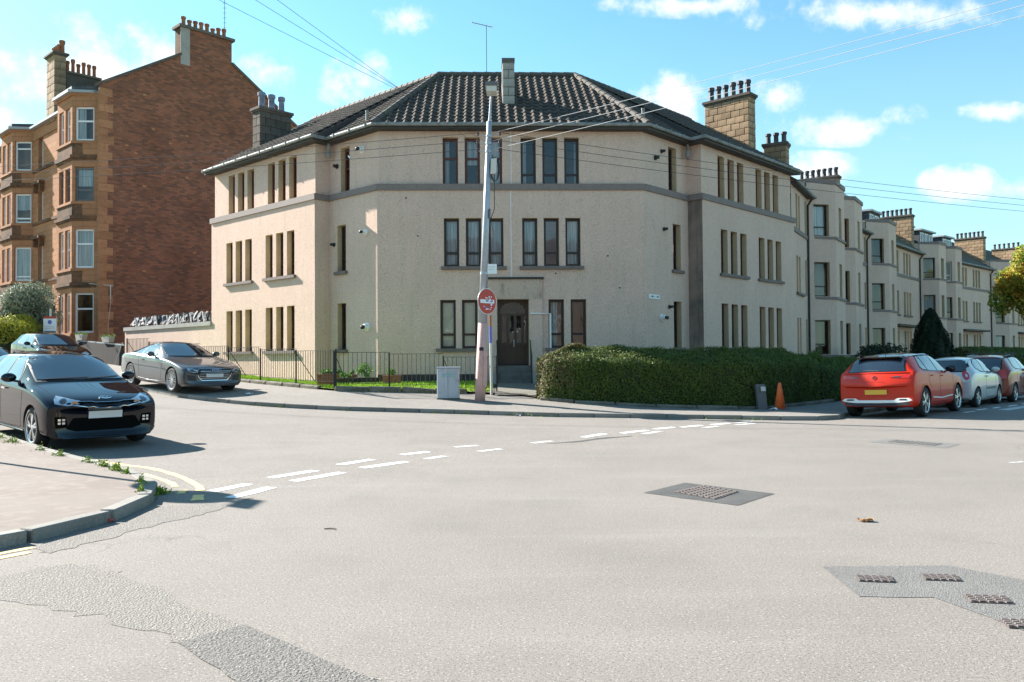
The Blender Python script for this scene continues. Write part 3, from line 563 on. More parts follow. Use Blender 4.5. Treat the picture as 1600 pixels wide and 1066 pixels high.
# ------------------------------------------------------------------ the corner tenement
YW = -.0328; _c, _s = math.cos(YW), math.sin(YW)
def bp(x, y): dx, dy = x+.9416, y+28.2723; return Vector((_c*dx+_s*dy, -_s*dx+_c*dy))
HA, SP, RT, WL, K2 = 4.5821, 2.8422, .6028, 7.6774, math.sqrt(.5)
ZB0, ZBT, ZBB, ZE = .2, 7.479, 7.261, 9.316
INS, BPJ = .10, .06
BLD = thing('corner_tenement', 'three storey beige roughcast corner block with brown tiled hipped roof facing the junction', 'building', (0.0, 28.3, .7))
def faces(e):
    """the five street faces, offset outward by e: list of (A, d, n, L, key)"""
    out = []; t8 = math.tan(math.pi/8)
    for sd in (-1, 1):
        P0 = (sd*(HA+e*t8), -e); q = lambda s, t: (sd*(HA+K2*s+K2*t), K2*s-K2*t)
        P1 = q(SP-e, e); P2 = q(SP-e, RT+e); P3 = q(SP+WL+e, RT+e); P4 = q(SP+WL+e, -9)
        out += [(P0, P1, 'splay', sd), (P1, P2, 'return', sd), (P2, P3, 'wing', sd), (P3, P4, 'end', sd)]
    out.append(((-(HA+e*t8), -e), (HA+e*t8, -e), 'centre', 0)); return out
WG = [1.3235, 1.3235+2.0264+1.0345]; WW, WPI = .5121, .245
def wing_ops(za, zb, sh=0.):
    return [(g+k*(WW+WPI)-sh, g+k*(WW+WPI)+WW-sh, za, zb) for g in WG for k in range(3)]
C2 = [(-2.353, -1.824), (-1.594, -1.07), (-.825, -.305), (.332, .86), (1.08, 1.605), (1.836, 2.352)]
C1 = [(-2.317, -1.796), (-1.569, -1.044), (-.799, -.28), (.363, .888), (1.103, 1.629), (1.847, 2.37)]
C0 = [(-2.456, -1.925), (-1.716, -1.185), (1.245, 1.78), (2.005, 2.544)]
Z2, Z1, Z0, S1, S0 = 9.1125, 6.3125, 3.5125, 4.6476, 1.8503
DOOR = (-.513, .572)
CURT = {0: ('curtain', 0, .45, 1), 1: None, 2: ('curtain', .5, 1, 1), 3: ('curtain', 0, .3, 1), 4: None, 5: None}
def do_face(P0, P1, kind, sd, lower):
    A = bp(*P0); B = bp(*P1); d = (B-A); L = d.length; d.normalize(); n = Vector((d.y, -d.x))
    # outward = away from the block's middle
    mid = bp(0, 6); 
    if ((A+B)/2-mid).dot(n) < 0: n = -n
    if kind == 'return': n = -(bp(sd*1, 1)-bp(0, 0)).normalized() if False else (bp(-sd*K2, -K2)-bp(0, 0)).normalized()
    b = MB(); wins = []
    if lower:
        if kind == 'wing': wins = [(s0, s1, S1, Z1, 1) for s0, s1, *_ in wing_ops(0, 0)]+[(s0, s1, S0, Z0, 0) for s0, s1, *_ in wing_ops(0, 0)]
        elif kind == 'splay': wins = [(1.80, 2.32, S1, Z1, 1), (1.80, 2.32, S0, Z0, 0)]
        elif kind == 'centre': wins = [(HA+a, HA+c, S1, Z1, 1) for a, c in C1]+[(HA+a, HA+c, S0, Z0, 0) for a, c in C0]
        ops = [(w[0], w[1], w[2], w[3]) for w in wins]
        if kind == 'centre': ops.append((HA+DOOR[0], HA+DOOR[1], .3, Z0+.01, .55))
        facade(b, A, d, L, ZB0, ZBB+.05, ops, n)
    else:
        if kind == 'wing': wins = [(s0, s1, ZBT, Z2, 2) for s0, s1, *_ in wing_ops(0, 0, .1)]
        elif kind == 'splay': wins = [(1.66, 2.2, ZBT, Z2, 2)]
        elif kind == 'centre': o_ = L/2; wins = [(o_+a, o_+c, ZBT, Z2, 2) for a, c in C2]
        ops = [(w[0], w[1], w[2], w[3]) for w in wins]
        facade(b, A, d, L, ZBB, ZE+.12, ops, n)
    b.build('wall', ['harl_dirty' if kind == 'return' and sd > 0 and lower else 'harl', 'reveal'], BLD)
    for i, (s0, s1, za, zb, fl) in enumerate(wins):
        fm, tr, cur = 'frame_brown', (.29,), None
        if kind == 'centre':
            if fl == 2: fm, tr = ('frame_red', (.575,)) if i < 3 else ('frame_brown', (.235,)); cur = [('curtain', 0, .4, 1), ('curtain', 0, 1, .55), ('curtain', 0, 1, 1), ('curtain', 0, .35, 1), None, ('curtain', .75, 1, 1)][i]
            elif fl == 1: cur = [('curtain', 0, .9, 1), ('curtain', .1, .95, 1), ('curtain', 0, 1, 1), ('curtain', 0, 1, 1), None, ('curtain', .1, 1, .95)][i]
            else: cur = [('blind', 0, 1, 1), ('blind', 0, 1, 1), ('curtain', 0, .6, 1), None][i-6]
        elif kind == 'wing' and fl == 2: fm, tr = ('frame_red', (.5,))
        elif kind == 'splay' and fl == 2 and sd < 0: fm, tr = ('frame_red', (.55,))
        if cur is None and random.random() < .5 and kind != 'centre': cur = ('curtain', 0, random.choice((.4, 1)), random.choice((1, .5)))
        window(BLD, A, d, n, s0, s1, za, zb, .2, fm, tr, cur)
    if lower:
        if kind == 'wing':
            for z in (S1, S0):
                for g in WG: sill(BLD, A, d, n, g, g+2.0264, z)
        elif kind == 'splay':
            for z in (S1, S0): sill(BLD, A, d, n, 1.80, 2.32, z)
        elif kind == 'centre':
            sill(BLD, A, d, n, HA+C1[0][0], HA+C1[2][1], S1); sill(BLD, A, d, n, HA+C1[3][0], HA+C1[5][1], S1)
            sill(BLD, A, d, n, HA+C0[0][0], HA+C0[1][1], S0, over=.14); sill(BLD, A, d, n, HA+C0[2][0], HA+C0[3][1], S0, over=.12)
            p = MB(); facade(p, A+n*.012, d, L, ZB0, .98, [(HA-.95, HA+1.04, 0, 2)], n); p.build('base_course', 'plinth_dark', BLD)
for f in faces(0): do_face(*f, True)
for f in faces(-INS): do_face(*f, False)
# back wall so that the block is closed
bk = MB(); pl = [bp(-(HA+K2*(SP+WL)+K2*-9), K2*(SP+WL)+K2*9), bp(HA+K2*(SP+WL)+K2*-9, K2*(SP+WL)+K2*9)]
bk.face([(*pl[1], ZB0), (*pl[0], ZB0), (*pl[0], ZE), (*pl[1], ZE)]); bk.build('wall', 'harl', BLD)
fl = MB(); fl.face([(*bp(-11, 12), .55), (*bp(-4.5, .4), .55), (*bp(4.5, .4), .55), (*bp(11, 12), .55)][::-1]); fl.build('floor', 'room', BLD)
# band course and gutter follow the street line
def street_line(e):
    t8 = math.tan(math.pi/8); L = []
    for sd in (-1, 1):
        q = lambda s, t: (sd*(HA+K2*s+K2*t), K2*s-K2*t)
        pts = [(sd*(HA+e*t8), -e), q(SP-e, e), q(SP-e, RT+e), q(SP+WL+min(e, .1), RT+e)]
        L.append([bp(*p) for p in pts])
    return L[0][::-1]+L[1]
oi, ii = street_line(BPJ), street_line(-INS)
for k in range(len(oi)-1):
    a, b_, c, d_ = oi[k], oi[k+1], ii[k+1], ii[k]
    P = MB(); lo = [Vector((*p, ZBB)) for p in (a, b_, c, d_)]; hi = [Vector((*p, ZBT)) for p in (a, b_, c, d_)]
    P.face(lo[::-1]); P.face(hi); P.face([lo[0], lo[1], hi[1], hi[0]])
    if k in (0, 6):
        kk = 3 if k == 0 else 1; P.face([lo[0], hi[0], hi[3], lo[3]] if k == 0 else [lo[1], lo[2], hi[2], hi[1]])
    P.build('band_course', 'band', BLD)
EO = .27; eo, ew = street_line(EO), street_line(-INS)
so = MB()
for k in range(7):
    so.face([(*eo[k], ZE), (*ew[k], ZE), (*ew[k+1], ZE), (*eo[k+1], ZE)]); so.face([(*eo[k], ZE), (*eo[k+1], ZE), (*eo[k+1], ZE+.14), (*eo[k], ZE+.14)])
so.build('eaves_board', 'fascia', BLD)
gl = street_line(EO+.06); gt = MB(); gt.tube([(*p, ZE+.135) for p in gl], .062, 8)
rs = resample([tuple(p) for p in gl], .92)
for p, q in zip(rs, rs[1:]):
    dd = (q-p).normalized(); gt.obox(Vector((p.x, p.y, ZE+.05))-Vector((dd.x, dd.y, 0))*.02+Vector((0, 0, .03))-Vector((-dd.y, dd.x, 0))*.07, Vector((dd.x, dd.y, 0))*.04, Vector((-dd.y, dd.x, 0))*.14, (0, 0, .125))
gt.build('gutter', 'gutter', BLD, smooth=False)
# downpipe heads at the two inner corners
for sd in (-1, 1):
    c = bp(sd*(HA+K2*(SP-.18)+K2*.12), K2*(SP-.18)-K2*.12); b = MB(); b.lathe((c.x, c.y, ZE-.52), [(.05, 0), (.09, .05), (.09, .2), (.06, .26), (.055, .6)], 10); b.build('rainwater_head', 'gutter', BLD)
# render joint beads
for x, z0, z1, e in ((-.02, 4.26, ZBB, .004), (.0, ZBT, ZE, -INS+.004)):
    A = bp(x-.012, -e); B = bp(x+.012, -e); b = MB(); n = bp(0, -1)-bp(0, 0); b.obox((*A, z0), (*(B-A), 0), (*(n*.008), 0), (0, 0, z1-z0)); b.build('render_bead', 'frame_white', BLD)

# roof: three tiled planes meeting at hips, gables at the wing ends
RD, RZ = 4.53, 12.76
roof = MB(); t8 = math.tan(math.pi/8)
ridgeL, ridgeR = bp(-(HA-t8*RD), RD), bp(HA-t8*RD, RD)
def wq(sd, s, t): return bp(sd*(HA+K2*s+K2*t), K2*s-K2*t)
PLANES = {}
ev = street_line(EO)
z_e = ZE+.13
cen = [Vector((*ev[3], z_e)), Vector((*ev[4], z_e)), Vector((*ridgeR, RZ)), Vector((*ridgeL, RZ))]
roof.face(cen)
def side_plane(sd):
    c0 = ev[3] if sd < 0 else ev[4]; r0 = ridgeL if sd < 0 else ridgeR
    s_end = SP+WL+.1; rend = wq(sd, s_end, -RD); inner = wq(sd, SP-EO, EO); inner_top = wq(sd, SP-EO, -RD)
    pA = [Vector((*c0, z_e)), Vector((*r0, RZ)), Vector((*inner_top, RZ)), Vector((*inner, z_e))]
    wc = wq(sd, SP-EO, RT+EO); we = wq(sd, s_end, RT+EO)
    pB = [Vector((*wc, z_e)), Vector((*inner_top, RZ)), Vector((*rend, RZ)), Vector((*we, z_e))]
    tri = [Vector((*wc, z_e)), Vector((*inner, z_e)), Vector((*inner_top, RZ))]
    back = wq(sd, s_end, -RD*2-EO); bk0 = wq(sd, -RD*t8-1, -RD*2-EO)
    for P in (pA, pB, tri): roof.face(P if (P[1]-P[0]).cross(P[2]-P[0]).z > 0 else P[::-1])
    bkp = [Vector((*rend, RZ)), Vector((*r0, RZ)), Vector((*bk0, z_e)), Vector((*back, z_e))]; roof.face(bkp if (bkp[1]-bkp[0]).cross(bkp[2]-bkp[0]).z > 0 else bkp[::-1])
    # gable end triangle
    ge = [Vector((*wq(sd, SP+WL-.05, RT), ZE)), Vector((*wq(sd, SP+WL-.05, -RD), RZ-.1)), Vector((*wq(sd, SP+WL-.05, -RD*2), ZE))]; roof.face(ge, 1)
    return pA, pB
sideL = side_plane(-1); sideR = side_plane(1)
roofo = roof.build('roof', ['fascia', 'harl'], BLD)
# interlocking tiles
TW, TL = .295, .375
def tile_mesh():
    b = MB(); prof = [(0, .0), (.35, .0), (.45, .012), (.55, .042), (.68, .055), (.81, .042), (.92, .012), (1.02, .0)]
    y0, y1 = -.02, TL+.05; t = .022
    for i in range(len(prof)-1):
        (xa, ha), (xb, hb) = prof[i], prof[i+1]; xa *= TW; xb *= TW
        b.face([(xa, y0, ha+t+.022), (xb, y0, hb+t+.022), (xb, y1, hb+t*.2), (xa, y1, ha+t*.2)]); b.face([(xa, y0, ha-.002), (xb, y0, hb-.002), (xb, y0, hb+t+.022), (xa, y0, ha+t+.022)])
    return b
TB = tile_mesh(); TM = TB.mesh('tile', 'roof_tile')
def inpoly(p, poly):
    c = False; j = len(poly)-1
    for i in range(len(poly)):
        (xi, yi), (xj, yj) = poly[i], poly[j]
        if (yi > p[1]) != (yj > p[1]) and p[0] < (xj-xi)*(p[1]-yi)/(yj-yi)+xi: c = not c
        j = i
    return c
def lay_tiles(P, limit=0):
    """P: eave start, eave end, top..., in plane; returns matrices"""
    e0, e1 = P[0], P[1]; x = (e1-e0).normalized(); nrm = (P[1]-P[0]).cross(P[2]-P[0]).normalized()
    if nrm.z < 0: x = -x; e0, e1 = e1, e0; nrm = -nrm
    y = nrm.cross(x); loc = [((q-e0).dot(x), (q-e0).dot(y)) for q in P]; out = []
    mx = max(a for a, _ in loc); mn = min(a for a, _ in loc); my = max(b for _, b in loc); rows = int(my/TL)
    for r in range(rows+1):
        for c in range(int(mn/TW)-1, int(mx/TW)+2):
            a, b = c*TW, r*TL
            if inpoly((a+TW/2, min(b+TL/2, my-.05)), loc): out.append((r, frame_m(e0+x*a+y*b+nrm*(.01+random.uniform(-.003, .004)), x, y, nrm)))
    return out
ct = lay_tiles(cen)
for r, m in ct[:300]: inst('tile', TM, roofo, m)
rest = MB()
def put(m):
    b0 = len(rest.v); rest.v += [tuple(m @ Vector(v)) for v in TB.v]
    for f in TB.f: rest.f.append(tuple(b0+i for i in f)); rest.m.append(0); rest.uv.append(None)
for r, m in ct[300:]: put(m)
for sp_ in (sideL, sideR):
    for pl_ in sp_:
        P = [pl_[0], pl_[3], pl_[2], pl_[1]]
        for r, m in lay_tiles(P): put(m)
ro = rest.build('tile_courses', 'roof_tile', roofo); ro['kind'] = 'stuff'
def ridge_line(p, q, nseg, r=.13, name='hip_tiles'):
    b = MB(); p = Vector(p); q = Vector(q)
    for k in range(nseg):
        a = p+(q-p)*k/nseg; c = p+(q-p)*(k+1.12)/nseg; b.tube([a, c], [r*1.08, r*.94], 10)
    o = b.build(name, 'hip_tile', roofo); return o
up_ = Vector((0, 0, .03))
ridge_line(cen[0]+up_, cen[3]+up_, 15); ridge_line(cen[1]+up_, cen[2]+up_, 15); ridge_line(cen[3]+up_, cen[2]+up_, 12, name='ridge_tiles')
for sd in (-1, 1): r0 = ridgeL if sd < 0 else ridgeR; ridge_line((*r0, RZ+.03), (*wq(sd, SP+WL+.1, -RD), RZ+.03), 24, name='ridge_tiles')
# vent pipes by the hips
for sd, s_ in ((-1, 1.0), (1, .5)):
    p = wq(sd, s_, -.35); b = MB(); b.tube([(p.x, p.y, z_e+.2), (p.x, p.y, z_e+.78)], .055, 8); b.tube([(p.x, p.y, z_e+.78), (p.x, p.y, z_e+.84)], .065, 8); b.build('vent_pipe', 'gutter', BLD)
# chimneys
dL = (wq(-1, 1, 0)-wq(-1, 0, 0)); dR = (wq(1, 1, 0)-wq(1, 0, 0)); iL = (wq(-1, 0, -1)-wq(-1, 0, 0)); iR = (wq(1, 0, -1)-wq(1, 0, 0))
o = wq(1, SP+WL-.62, RT-1.72); stone_stack(BLD, 'chimney', (o.x, o.y, 9.9), iR, dR, 2.18, .62, 3.2, 'tan_stone', 'mortar', 11, 5, 2, .09, [(.18+.365*k, .31, 1+.03*(k % 3)) for k in range(6)], 'pot_dark', .66, .125)
o = wq(-1, SP+WL-1.25, RT-1.55); stone_stack(BLD, 'chimney', (o.x, o.y, 9.8), iL, dL, 1.5, .62, 2.45, 'dark_stone', 'mortar', 7, 3, 1, .09, [(.25, .3, 1), (.72, .3, 1), (1.2, .3, 1)], 'pot_blue', .7, .15)
o = bp(-.24, 1.45); stone_stack(BLD, 'chimney', (o.x, o.y, 10.05), bp(1, 0)-bp(0, 0), bp(0, 1)-bp(0, 0), .42, .85, 2.2, 'concrete', 'mortar', 7, 1, 1, .025, [], 'pot_dark', capmat='concrete_dark')
b = MB(); b.obox((*bp(-.29, 1.36), 10.2), (*(bp(.52, 0)-bp(0, 0)), 0), (*(bp(0, 1.0)-bp(0, 0)), 0), (0, 0, .32)); b.build('flashing', 'lead', BLD)
# porch, door, steps
u_ = bp(1, 0)-bp(0, 0); w_ = bp(0, 1)-bp(0, 0)
def BB(b, x0, x1, y0, y1, z0, z1, m=0): b.obox((*bp(x0, y0), z0), (*(u_*(x1-x0)), 0), (*(w_*(y1-y0)), 0), (0, 0, z1-z0), m); return b
for (xa, xb, za, zb, m_) in ((-.95, DOOR[0], .3, Z0+.01, 'harl'), (DOOR[1], 1.03, .3, Z0+.01, 'harl'), (-.95, 1.03, Z0+.012, 4.2, 'harl_sooty')): p = MB(); BB(p, xa, xb, -.07, .0, za, zb); p.build('door_surround', m_, BLD)
p = MB(); BB(p, -1.0, 1.08, -.12, 0.02, 4.2, 4.27); p.build('porch_cap', 'soot', BLD)
DZ = 1.28
dr_ = MB(); BB(dr_, DOOR[0], DOOR[0]+.09, .42, .52, DZ, Z0); BB(dr_, DOOR[1]-.09, DOOR[1], .42, .52, DZ, Z0); BB(dr_, DOOR[0]+.09, DOOR[1]-.09, .42, .52, Z0-.06, Z0); BB(dr_, DOOR[0]+.09, DOOR[1]-.09, .43, .51, 2.98, 3.05)
cx_, ww_ = (DOOR[0]+DOOR[1])/2, (DOOR[1]-DOOR[0])/2-.09
for k in range(10):     # spandrel of the arched light
    a0, a1 = math.pi*k/10, math.pi*(k+1)/10; x0, x1 = cx_-ww_*math.cos(a0), cx_-ww_*math.cos(a1); zt = 3.05+.40*math.sin((a0+a1)/2)
    BB(dr_, x0, x1, .44, .5, zt, Z0-.05)
for x in (-.42, -.17, .085, .34): BB(dr_, cx_+x-.05, cx_+x+.05, .44, .5, DZ+.05, 2.98)
for z in (DZ, 1.95): BB(dr_, DOOR[0]+.09, DOOR[1]-.09, .445, .495, z, z+.1)
door = dr_.build('door', 'door_wood', BLD)
p = MB(); BB(p, DOOR[0]+.09, DOOR[1]-.09, .465, .475, 2.0, 3.5); p.build('pane', 'glass', door); p = MB(); BB(p, DOOR[0]+.09, DOOR[1]-.09, .465, .475, DZ, 1.98); p.build('panel', 'door_wood', door)
p = MB(); BB(p, cx_+.02, cx_+.05, .39, .44, 1.9, 2.15); p.build('handle', 'galv', door)
p = MB(); BB(p, DOOR[0]-.02, DOOR[1]+.02, .56, .6, .3, Z0); p.build('wall', 'room', BLD)
for k, (y0, z) in enumerate(((-.95, .62+.2), (-.62, .62+.4), (-.29, DZ-.02))):
    p = MB(); BB(p, DOOR[0]-.06, DOOR[1]+.06, y0, (.5 if k == 2 else 0.0), .35, z+.0); p.build('step', 'concrete_dark', BLD)
for x0 in (DOOR[0]-.17, DOOR[1]+.06): p = MB(); BB(p, x0, x0+.11, -1.0, 0, .35, .98); p.build('step_cheek', 'concrete', BLD)
# handrails of the steps
hr = MB()
for x in (DOOR[0]-.02, DOOR[1]+.03):
    a = bp(x, -1.0); b2 = bp(x, -.02); hr.tube([(a.x, a.y, .6), (a.x, a.y, 1.55), (b2.x, b2.y, 2.15), (b2.x, b2.y, 1.3)], .018, 6)
    for k in range(1, 5): q = a.lerp(b2, k/5); hr.tube([(q.x, q.y, .7+.1*k), (q.x, q.y, 1.55+.12*k)], .01, 5)
hr.build('handrail', 'black_iron', BLD)
# a white pipe beside the porch
p = MB(); a = bp(1.03, -.09); c = bp(1.32, -.03); p.tube([(*bp(.62, -.11), 3.02), (*bp(1.3, -.05), 3.02), (*bp(1.3, -.05), .8)], .035, 8); p.build('waste_pipe', 'white_plastic', BLD)
# wall fittings: boiler flues and terminals on the splays
def on_face(sd, s, e=0): return wq(sd, s, 0+e), (wq(sd, 0, 1)-wq(sd, 0, 0))
for sd, s, z, r, m in ((-1, .95, 8.85, .09, 'white_plastic'), (-1, .62, 5.9, .07, 'white_plastic'), (-1, .55, 2.62, .1, 'white_plastic'), (1, 1.0, 2.9, .085, 'white_plastic'), (1, .85, 8.55, .06, 'black_plastic'), (1, 1.25, 8.85, .05, 'black_plastic'), (1, 1.2, 6.05, .05, 'black_plastic'), (-1, 2.45, 8.5, .06, 'black_plastic'), (-1, 2.5, 5.65, .05, 'black_plastic'), (1, 1.5, 3.3, .05, 'black_plastic')):
    c, n = on_face(sd, s, 0 if z < 7.3 else -INS); b = MB(); b.lathe((c.x, c.y, z), [(r*1.5, -.01), (r*1.5, .03), (r, .04), (r, .16), (r*.7, .17)], 12, axis=(n.x, n.y, 0)); o = b.build('flue', m, BLD)
    if m == 'white_plastic': b = MB(); b.lathe((c.x+n.x*.15, c.y+n.y*.15, z), [(r*.72, 0), (r*.72, .12), (r*.3, .14)], 10, axis=(n.x, n.y, -.15)); b.build('terminal', 'black_plastic', o)
for (xx, zz) in ((-3.2, 5.7), (-3.6, 7.0), (3.3, 5.0), (3.7, 3.9), (1.5, 4.4)):
    b = MB(); c = bp(xx, 0); b.lathe((c.x, c.y, zz), [(.03, -.01), (.03, .012), (.012, .014)], 6, axis=(0, -1, 0)); b.build('wall_fixing', 'black_plastic', BLD)
# ------------------------------------------------------------------ red sandstone tenement up the side street
RC = Vector((-21.77, 43.6)); FD = Vector((-.73, .684)).normalized(); NF = Vector((-.684, -.73)).normalized(); GD = -NF; GN = -FD
RED = thing('red_tenement', 'four storey red sandstone tenement with canted bay windows and a bare brick gable', 'building', (-21.77, 43.6, 2.0))
def at(s, o=0.): return RC+FD*s+NF*o
LV = [(3.02, 5.14), (6.46, 8.53), (10.02, 11.82), (13.25, 15.06)]
EV = 15.75
# gable with its chimney head
g = MB(); gp = [(0, .8), (12.3, .8), (12.3, 16.0), (7.54, 19.15), (7.54, 20.55), (4.44, 20.55), (4.44, 18.9), (0, 16.15)]
g.face([(*(RC+GD*s), z) for s, z in gp][::1], 0, gp); g.build('gable_wall', 'brick', RED)
g = MB()
for (a, b_) in (((-.1, 16.12), (4.44, 18.92)), ((7.54, 19.17), (12.5, 15.9))):
    p, q = RC+GD*a[0], RC+GD*b_[0]; g.bar((*(p+FD*.12), a[1]+.07), (*(q+FD*.12), b_[1]+.07), .42, .13)
    (g.build('skew_stone', 'dark_stone', RED)); g = MB()
ch = MB(); ch.obox((*(RC+GD*4.44+FD*.01), 17.5), (*(GD*3.1), 0), (*(FD*.75), 0), (0, 0, 3.04)); st = ch.build('chimney', 'sandstone_dirty', RED)
ch = MB(); ch.obox((*(RC+GD*4.3-FD*.12), 20.54), (*(GD*3.4), 0), (*(FD*1.0), 0), (0, 0, .16)); ch.build('cap', 'dark_stone', st)
ch = MB(); ch.obox((*(RC+GD*4.40-FD*.03), 18.4), (*(GD*.55), 0), (*(FD*.03), 0), (0, 0, 2.14)); ch.build('quoin', 'concrete', st)
for k in range(8):
    p = MB(); c = RC+GD*(4.75+k*.355)+FD*.38; chimney_pot(p, (c.x, c.y, 20.7), (.62, .5, .55, .58, .6, .42, .55, .6)[k], .13); p.build('chimney_pot', 'pot_clay', st)
# quoins up the corner, alternately long and short
for r in range(34):
    z0 = 1.6+r*.425; ln = .72 if r % 2 else .46; p = MB(); p.obox((*(RC-FD*.03+NF*.02), z0), (*(GD*(ln+random.uniform(-.05, .05))), 0), (*(FD*.06), 0), (0, 0, .413)); p.build('quoin', 'sandstone', RED)
# street wall
wops = [(8.6, 9.5, a, b) for a, b in LV[1:]]+[(8.75, 9.5, *LV[0])]+[(18.6, 19.5, a, b) for a, b in LV]+[(6.45, 7.65, 2.0, 4.75, 1.0)]
w = MB(); facade(w, RC, FD, 26, .8, EV, wops, NF, .25); w.build('wall', ['ashlar', 'sandstone'], RED)
for (s0, s1, a, b, *r) in wops[:-1]: window(RED, RC, FD, NF, s0, s1, a, b, .22, 'frame_white', (.52,), ('curtain', 0, 1, 1) if random.random() < .4 else None, .07)
p = MB(); p.obox((*(at(6.4, -1.05)), 2.0), (*(FD*1.3), 0), (*(NF*.05), 0), (0, 0, 2.8)); p.build('door', 'door_wood', RED)
def bay(s, first):
    pr = .92; W_ = 2.2; pts = [at(s, -.02), at(s+pr, pr), at(s+pr+W_, pr), at(s+2*pr+W_, -.02)]
    for k in range(3):
        A, B = pts[k], pts[k+1]; d = (B-A); L = d.length; d.normalize(); n = Vector((d.y, -d.x)); n = n if n.dot(NF) > 0 else -n
        ops = []
        for a, b in LV: ops += ([(.17, L-.15, a, b)] if k != 1 else [(.28, 1.0, a, b), (1.25, 1.95, a, b)])
        wb = MB(); facade(wb, A, d, L, .8, EV, ops, n, .2); wb.build('bay_wall', ['ashlar', 'sandstone'], RED)
        for i, (s0, s1, a, b) in enumerate(ops):
            fm = 'frame_white'
            if k == 0 and first and i == 2: fm = 'frame_grey'
            if k == 1 and first and i in (4, 5): fm = 'frame_grey'
            tr = (.57, .52, .26, .58)[i % 4] if k == 0 else .5
            if k == 0: tr = ((.6, .62, .33, .58) if first else (.5, .13, .16, .75))[i]
            window(RED, A, d, n, s0, s1, a, b, .12, fm, (tr,), (('curtain', .5, 1, 1) if i == 3 else ('curtain', 0, 1, .55 if i == 2 else 1)) if (k != 0 or i in (1, 2, 3)) and random.random() < .7 else None, .1)
    def ring(z0, z1, e, mat, nm):
        q = [at(s-e*.4, -.05), at(s+pr-e*.41, pr+e), at(s+pr+W_+e*.41, pr+e), at(s+2*pr+W_+e*.4, -.05)]
        r = MB(); r.prism([tuple(x) for x in q][::-1] if (q[1]-q[0]).cross(q[2]-q[1]) < 0 else [tuple(x) for x in q], z0, z1); r.build(nm, mat, RED)
    for (a, b) in LV[1:]:
        ring(a-.16, a-.03, .07, 'sandstone', 'sill_course'); ring(a-.95, a-.78, .13, 'sandstone_dirty', 'cornice'); ring(a-1.05, a-.95, .06, 'sandstone_dirty', 'cornice')
        ring(a-.78, a-.16, .012, 'sandstone_dirty', 'apron')
    ring(LV[0][0]-.16, LV[0][0]-.03, .07, 'sandstone', 'sill_course')
    ring(EV-.12, EV+.02, .08, 'sandstone', 'cornice'); ring(EV+.02, EV+.16, .26, 'lead', 'gutter'); ring(EV+.16, EV+.38, .05, 'slate', 'bay_roof')
bay(.28, True); bay(10.3, False); bay(20.4, False)
# string courses along the flat wall between the bays
for (a, b_) in LV[1:]:
    for (s0, s1) in ((4.4, 10.25), (14.4, 20.3)):
        p = MB(); p.obox((*at(s0, 0), a-.22), (*(FD*(s1-s0)), 0), (*(NF*.09), 0), (0, 0, .16)); p.build('string_course', 'sandstone_dirty', RED)
for (a, b_) in LV[:3]:       # bracketed hoods over the single windows
    p = MB(); p.obox((*at(8.35, 0), b_+.35), (*(FD*1.4), 0), (*(NF*.34), 0), (0, 0, .16)); p.build('window_hood', 'sandstone_dirty', RED)
    for s in (8.42, 9.5): p = MB(); p.obox((*at(s, 0), b_-.1), (*(FD*.16), 0), (*(NF*.26), 0), (0, 0, .45)); p.build('bracket', 'sandstone_dirty', RED)
for (s0, s1) in ((4.35, 10.28), (14.3, 20.38)):
    p = MB(); p.obox((*at(s0, -.05), EV-.05), (*(FD*(s1-s0)), 0), (*(NF*.36), 0), (0, 0, .13)); p.build('gutter', 'lead', RED)
    p = MB(); p.obox((*at(s0, 0), EV-.7), (*(FD*(s1-s0)), 0), (*(NF*.05), 0), (0, 0, .62)); p.build('frieze', 'sandstone', RED)
rf = MB(); rg0 = 6.0; zr = 19.7
for P in ([(*at(0.15, .2), EV+.05), (*at(26, .2), EV+.05), (*at(26, -rg0), zr), (*at(.15, -rg0), zr)], [(*at(.15, -rg0), zr), (*at(26, -rg0), zr), (*at(26, -12.3), EV), (*at(.15, -12.3), EV)], [(*at(26, 0), .8), (*at(26, -12.3), .8), (*at(26, -12.3), EV), (*at(26, -rg0), zr), (*at(26, 0), EV)]):
    v = [Vector(q) for q in P]; rf.face(v if (v[1]-v[0]).cross(v[2]-v[0]).z > 0 else v[::-1])
rf.build('roof', 'slate', RED)
# mutual chimney across the roof
o = at(6.45, .1); stone_stack(RED, 'chimney', (o.x, o.y, EV-.2), FD, GD, 1.35, .62, 3.95, 'tan_stone', 'dark_stone', 9, 2, 1, .14, [(.25+.28*k, .3, .7) for k in range(4)]+[(.3, .5, 1.1)], 'pot_clay', .75, .14)
ch = MB(); o = at(6.45, -.55); ch.obox((*o, EV), (*(FD*.6), 0), (*(GD*1.85), 0), (0, 0, 2.75)); c2 = ch.build('chimney', 'dark_stone', RED)
ch = MB(); ch.obox((*(o-FD*.1), EV+2.75), (*(FD*.8), 0), (*(GD*1.95), 0), (0, 0, .12)); ch.build('cap', 'dark_stone', c2)
for k in range(6):
    p = MB(); c = o+FD*.3+GD*(.15+.3*k); chimney_pot(p, (c.x, c.y, EV+2.87), (.8, 1.0, .75, .95, .9, .9)[k]*.85, .11); p.build('chimney_pot', 'pot_clay', c2)
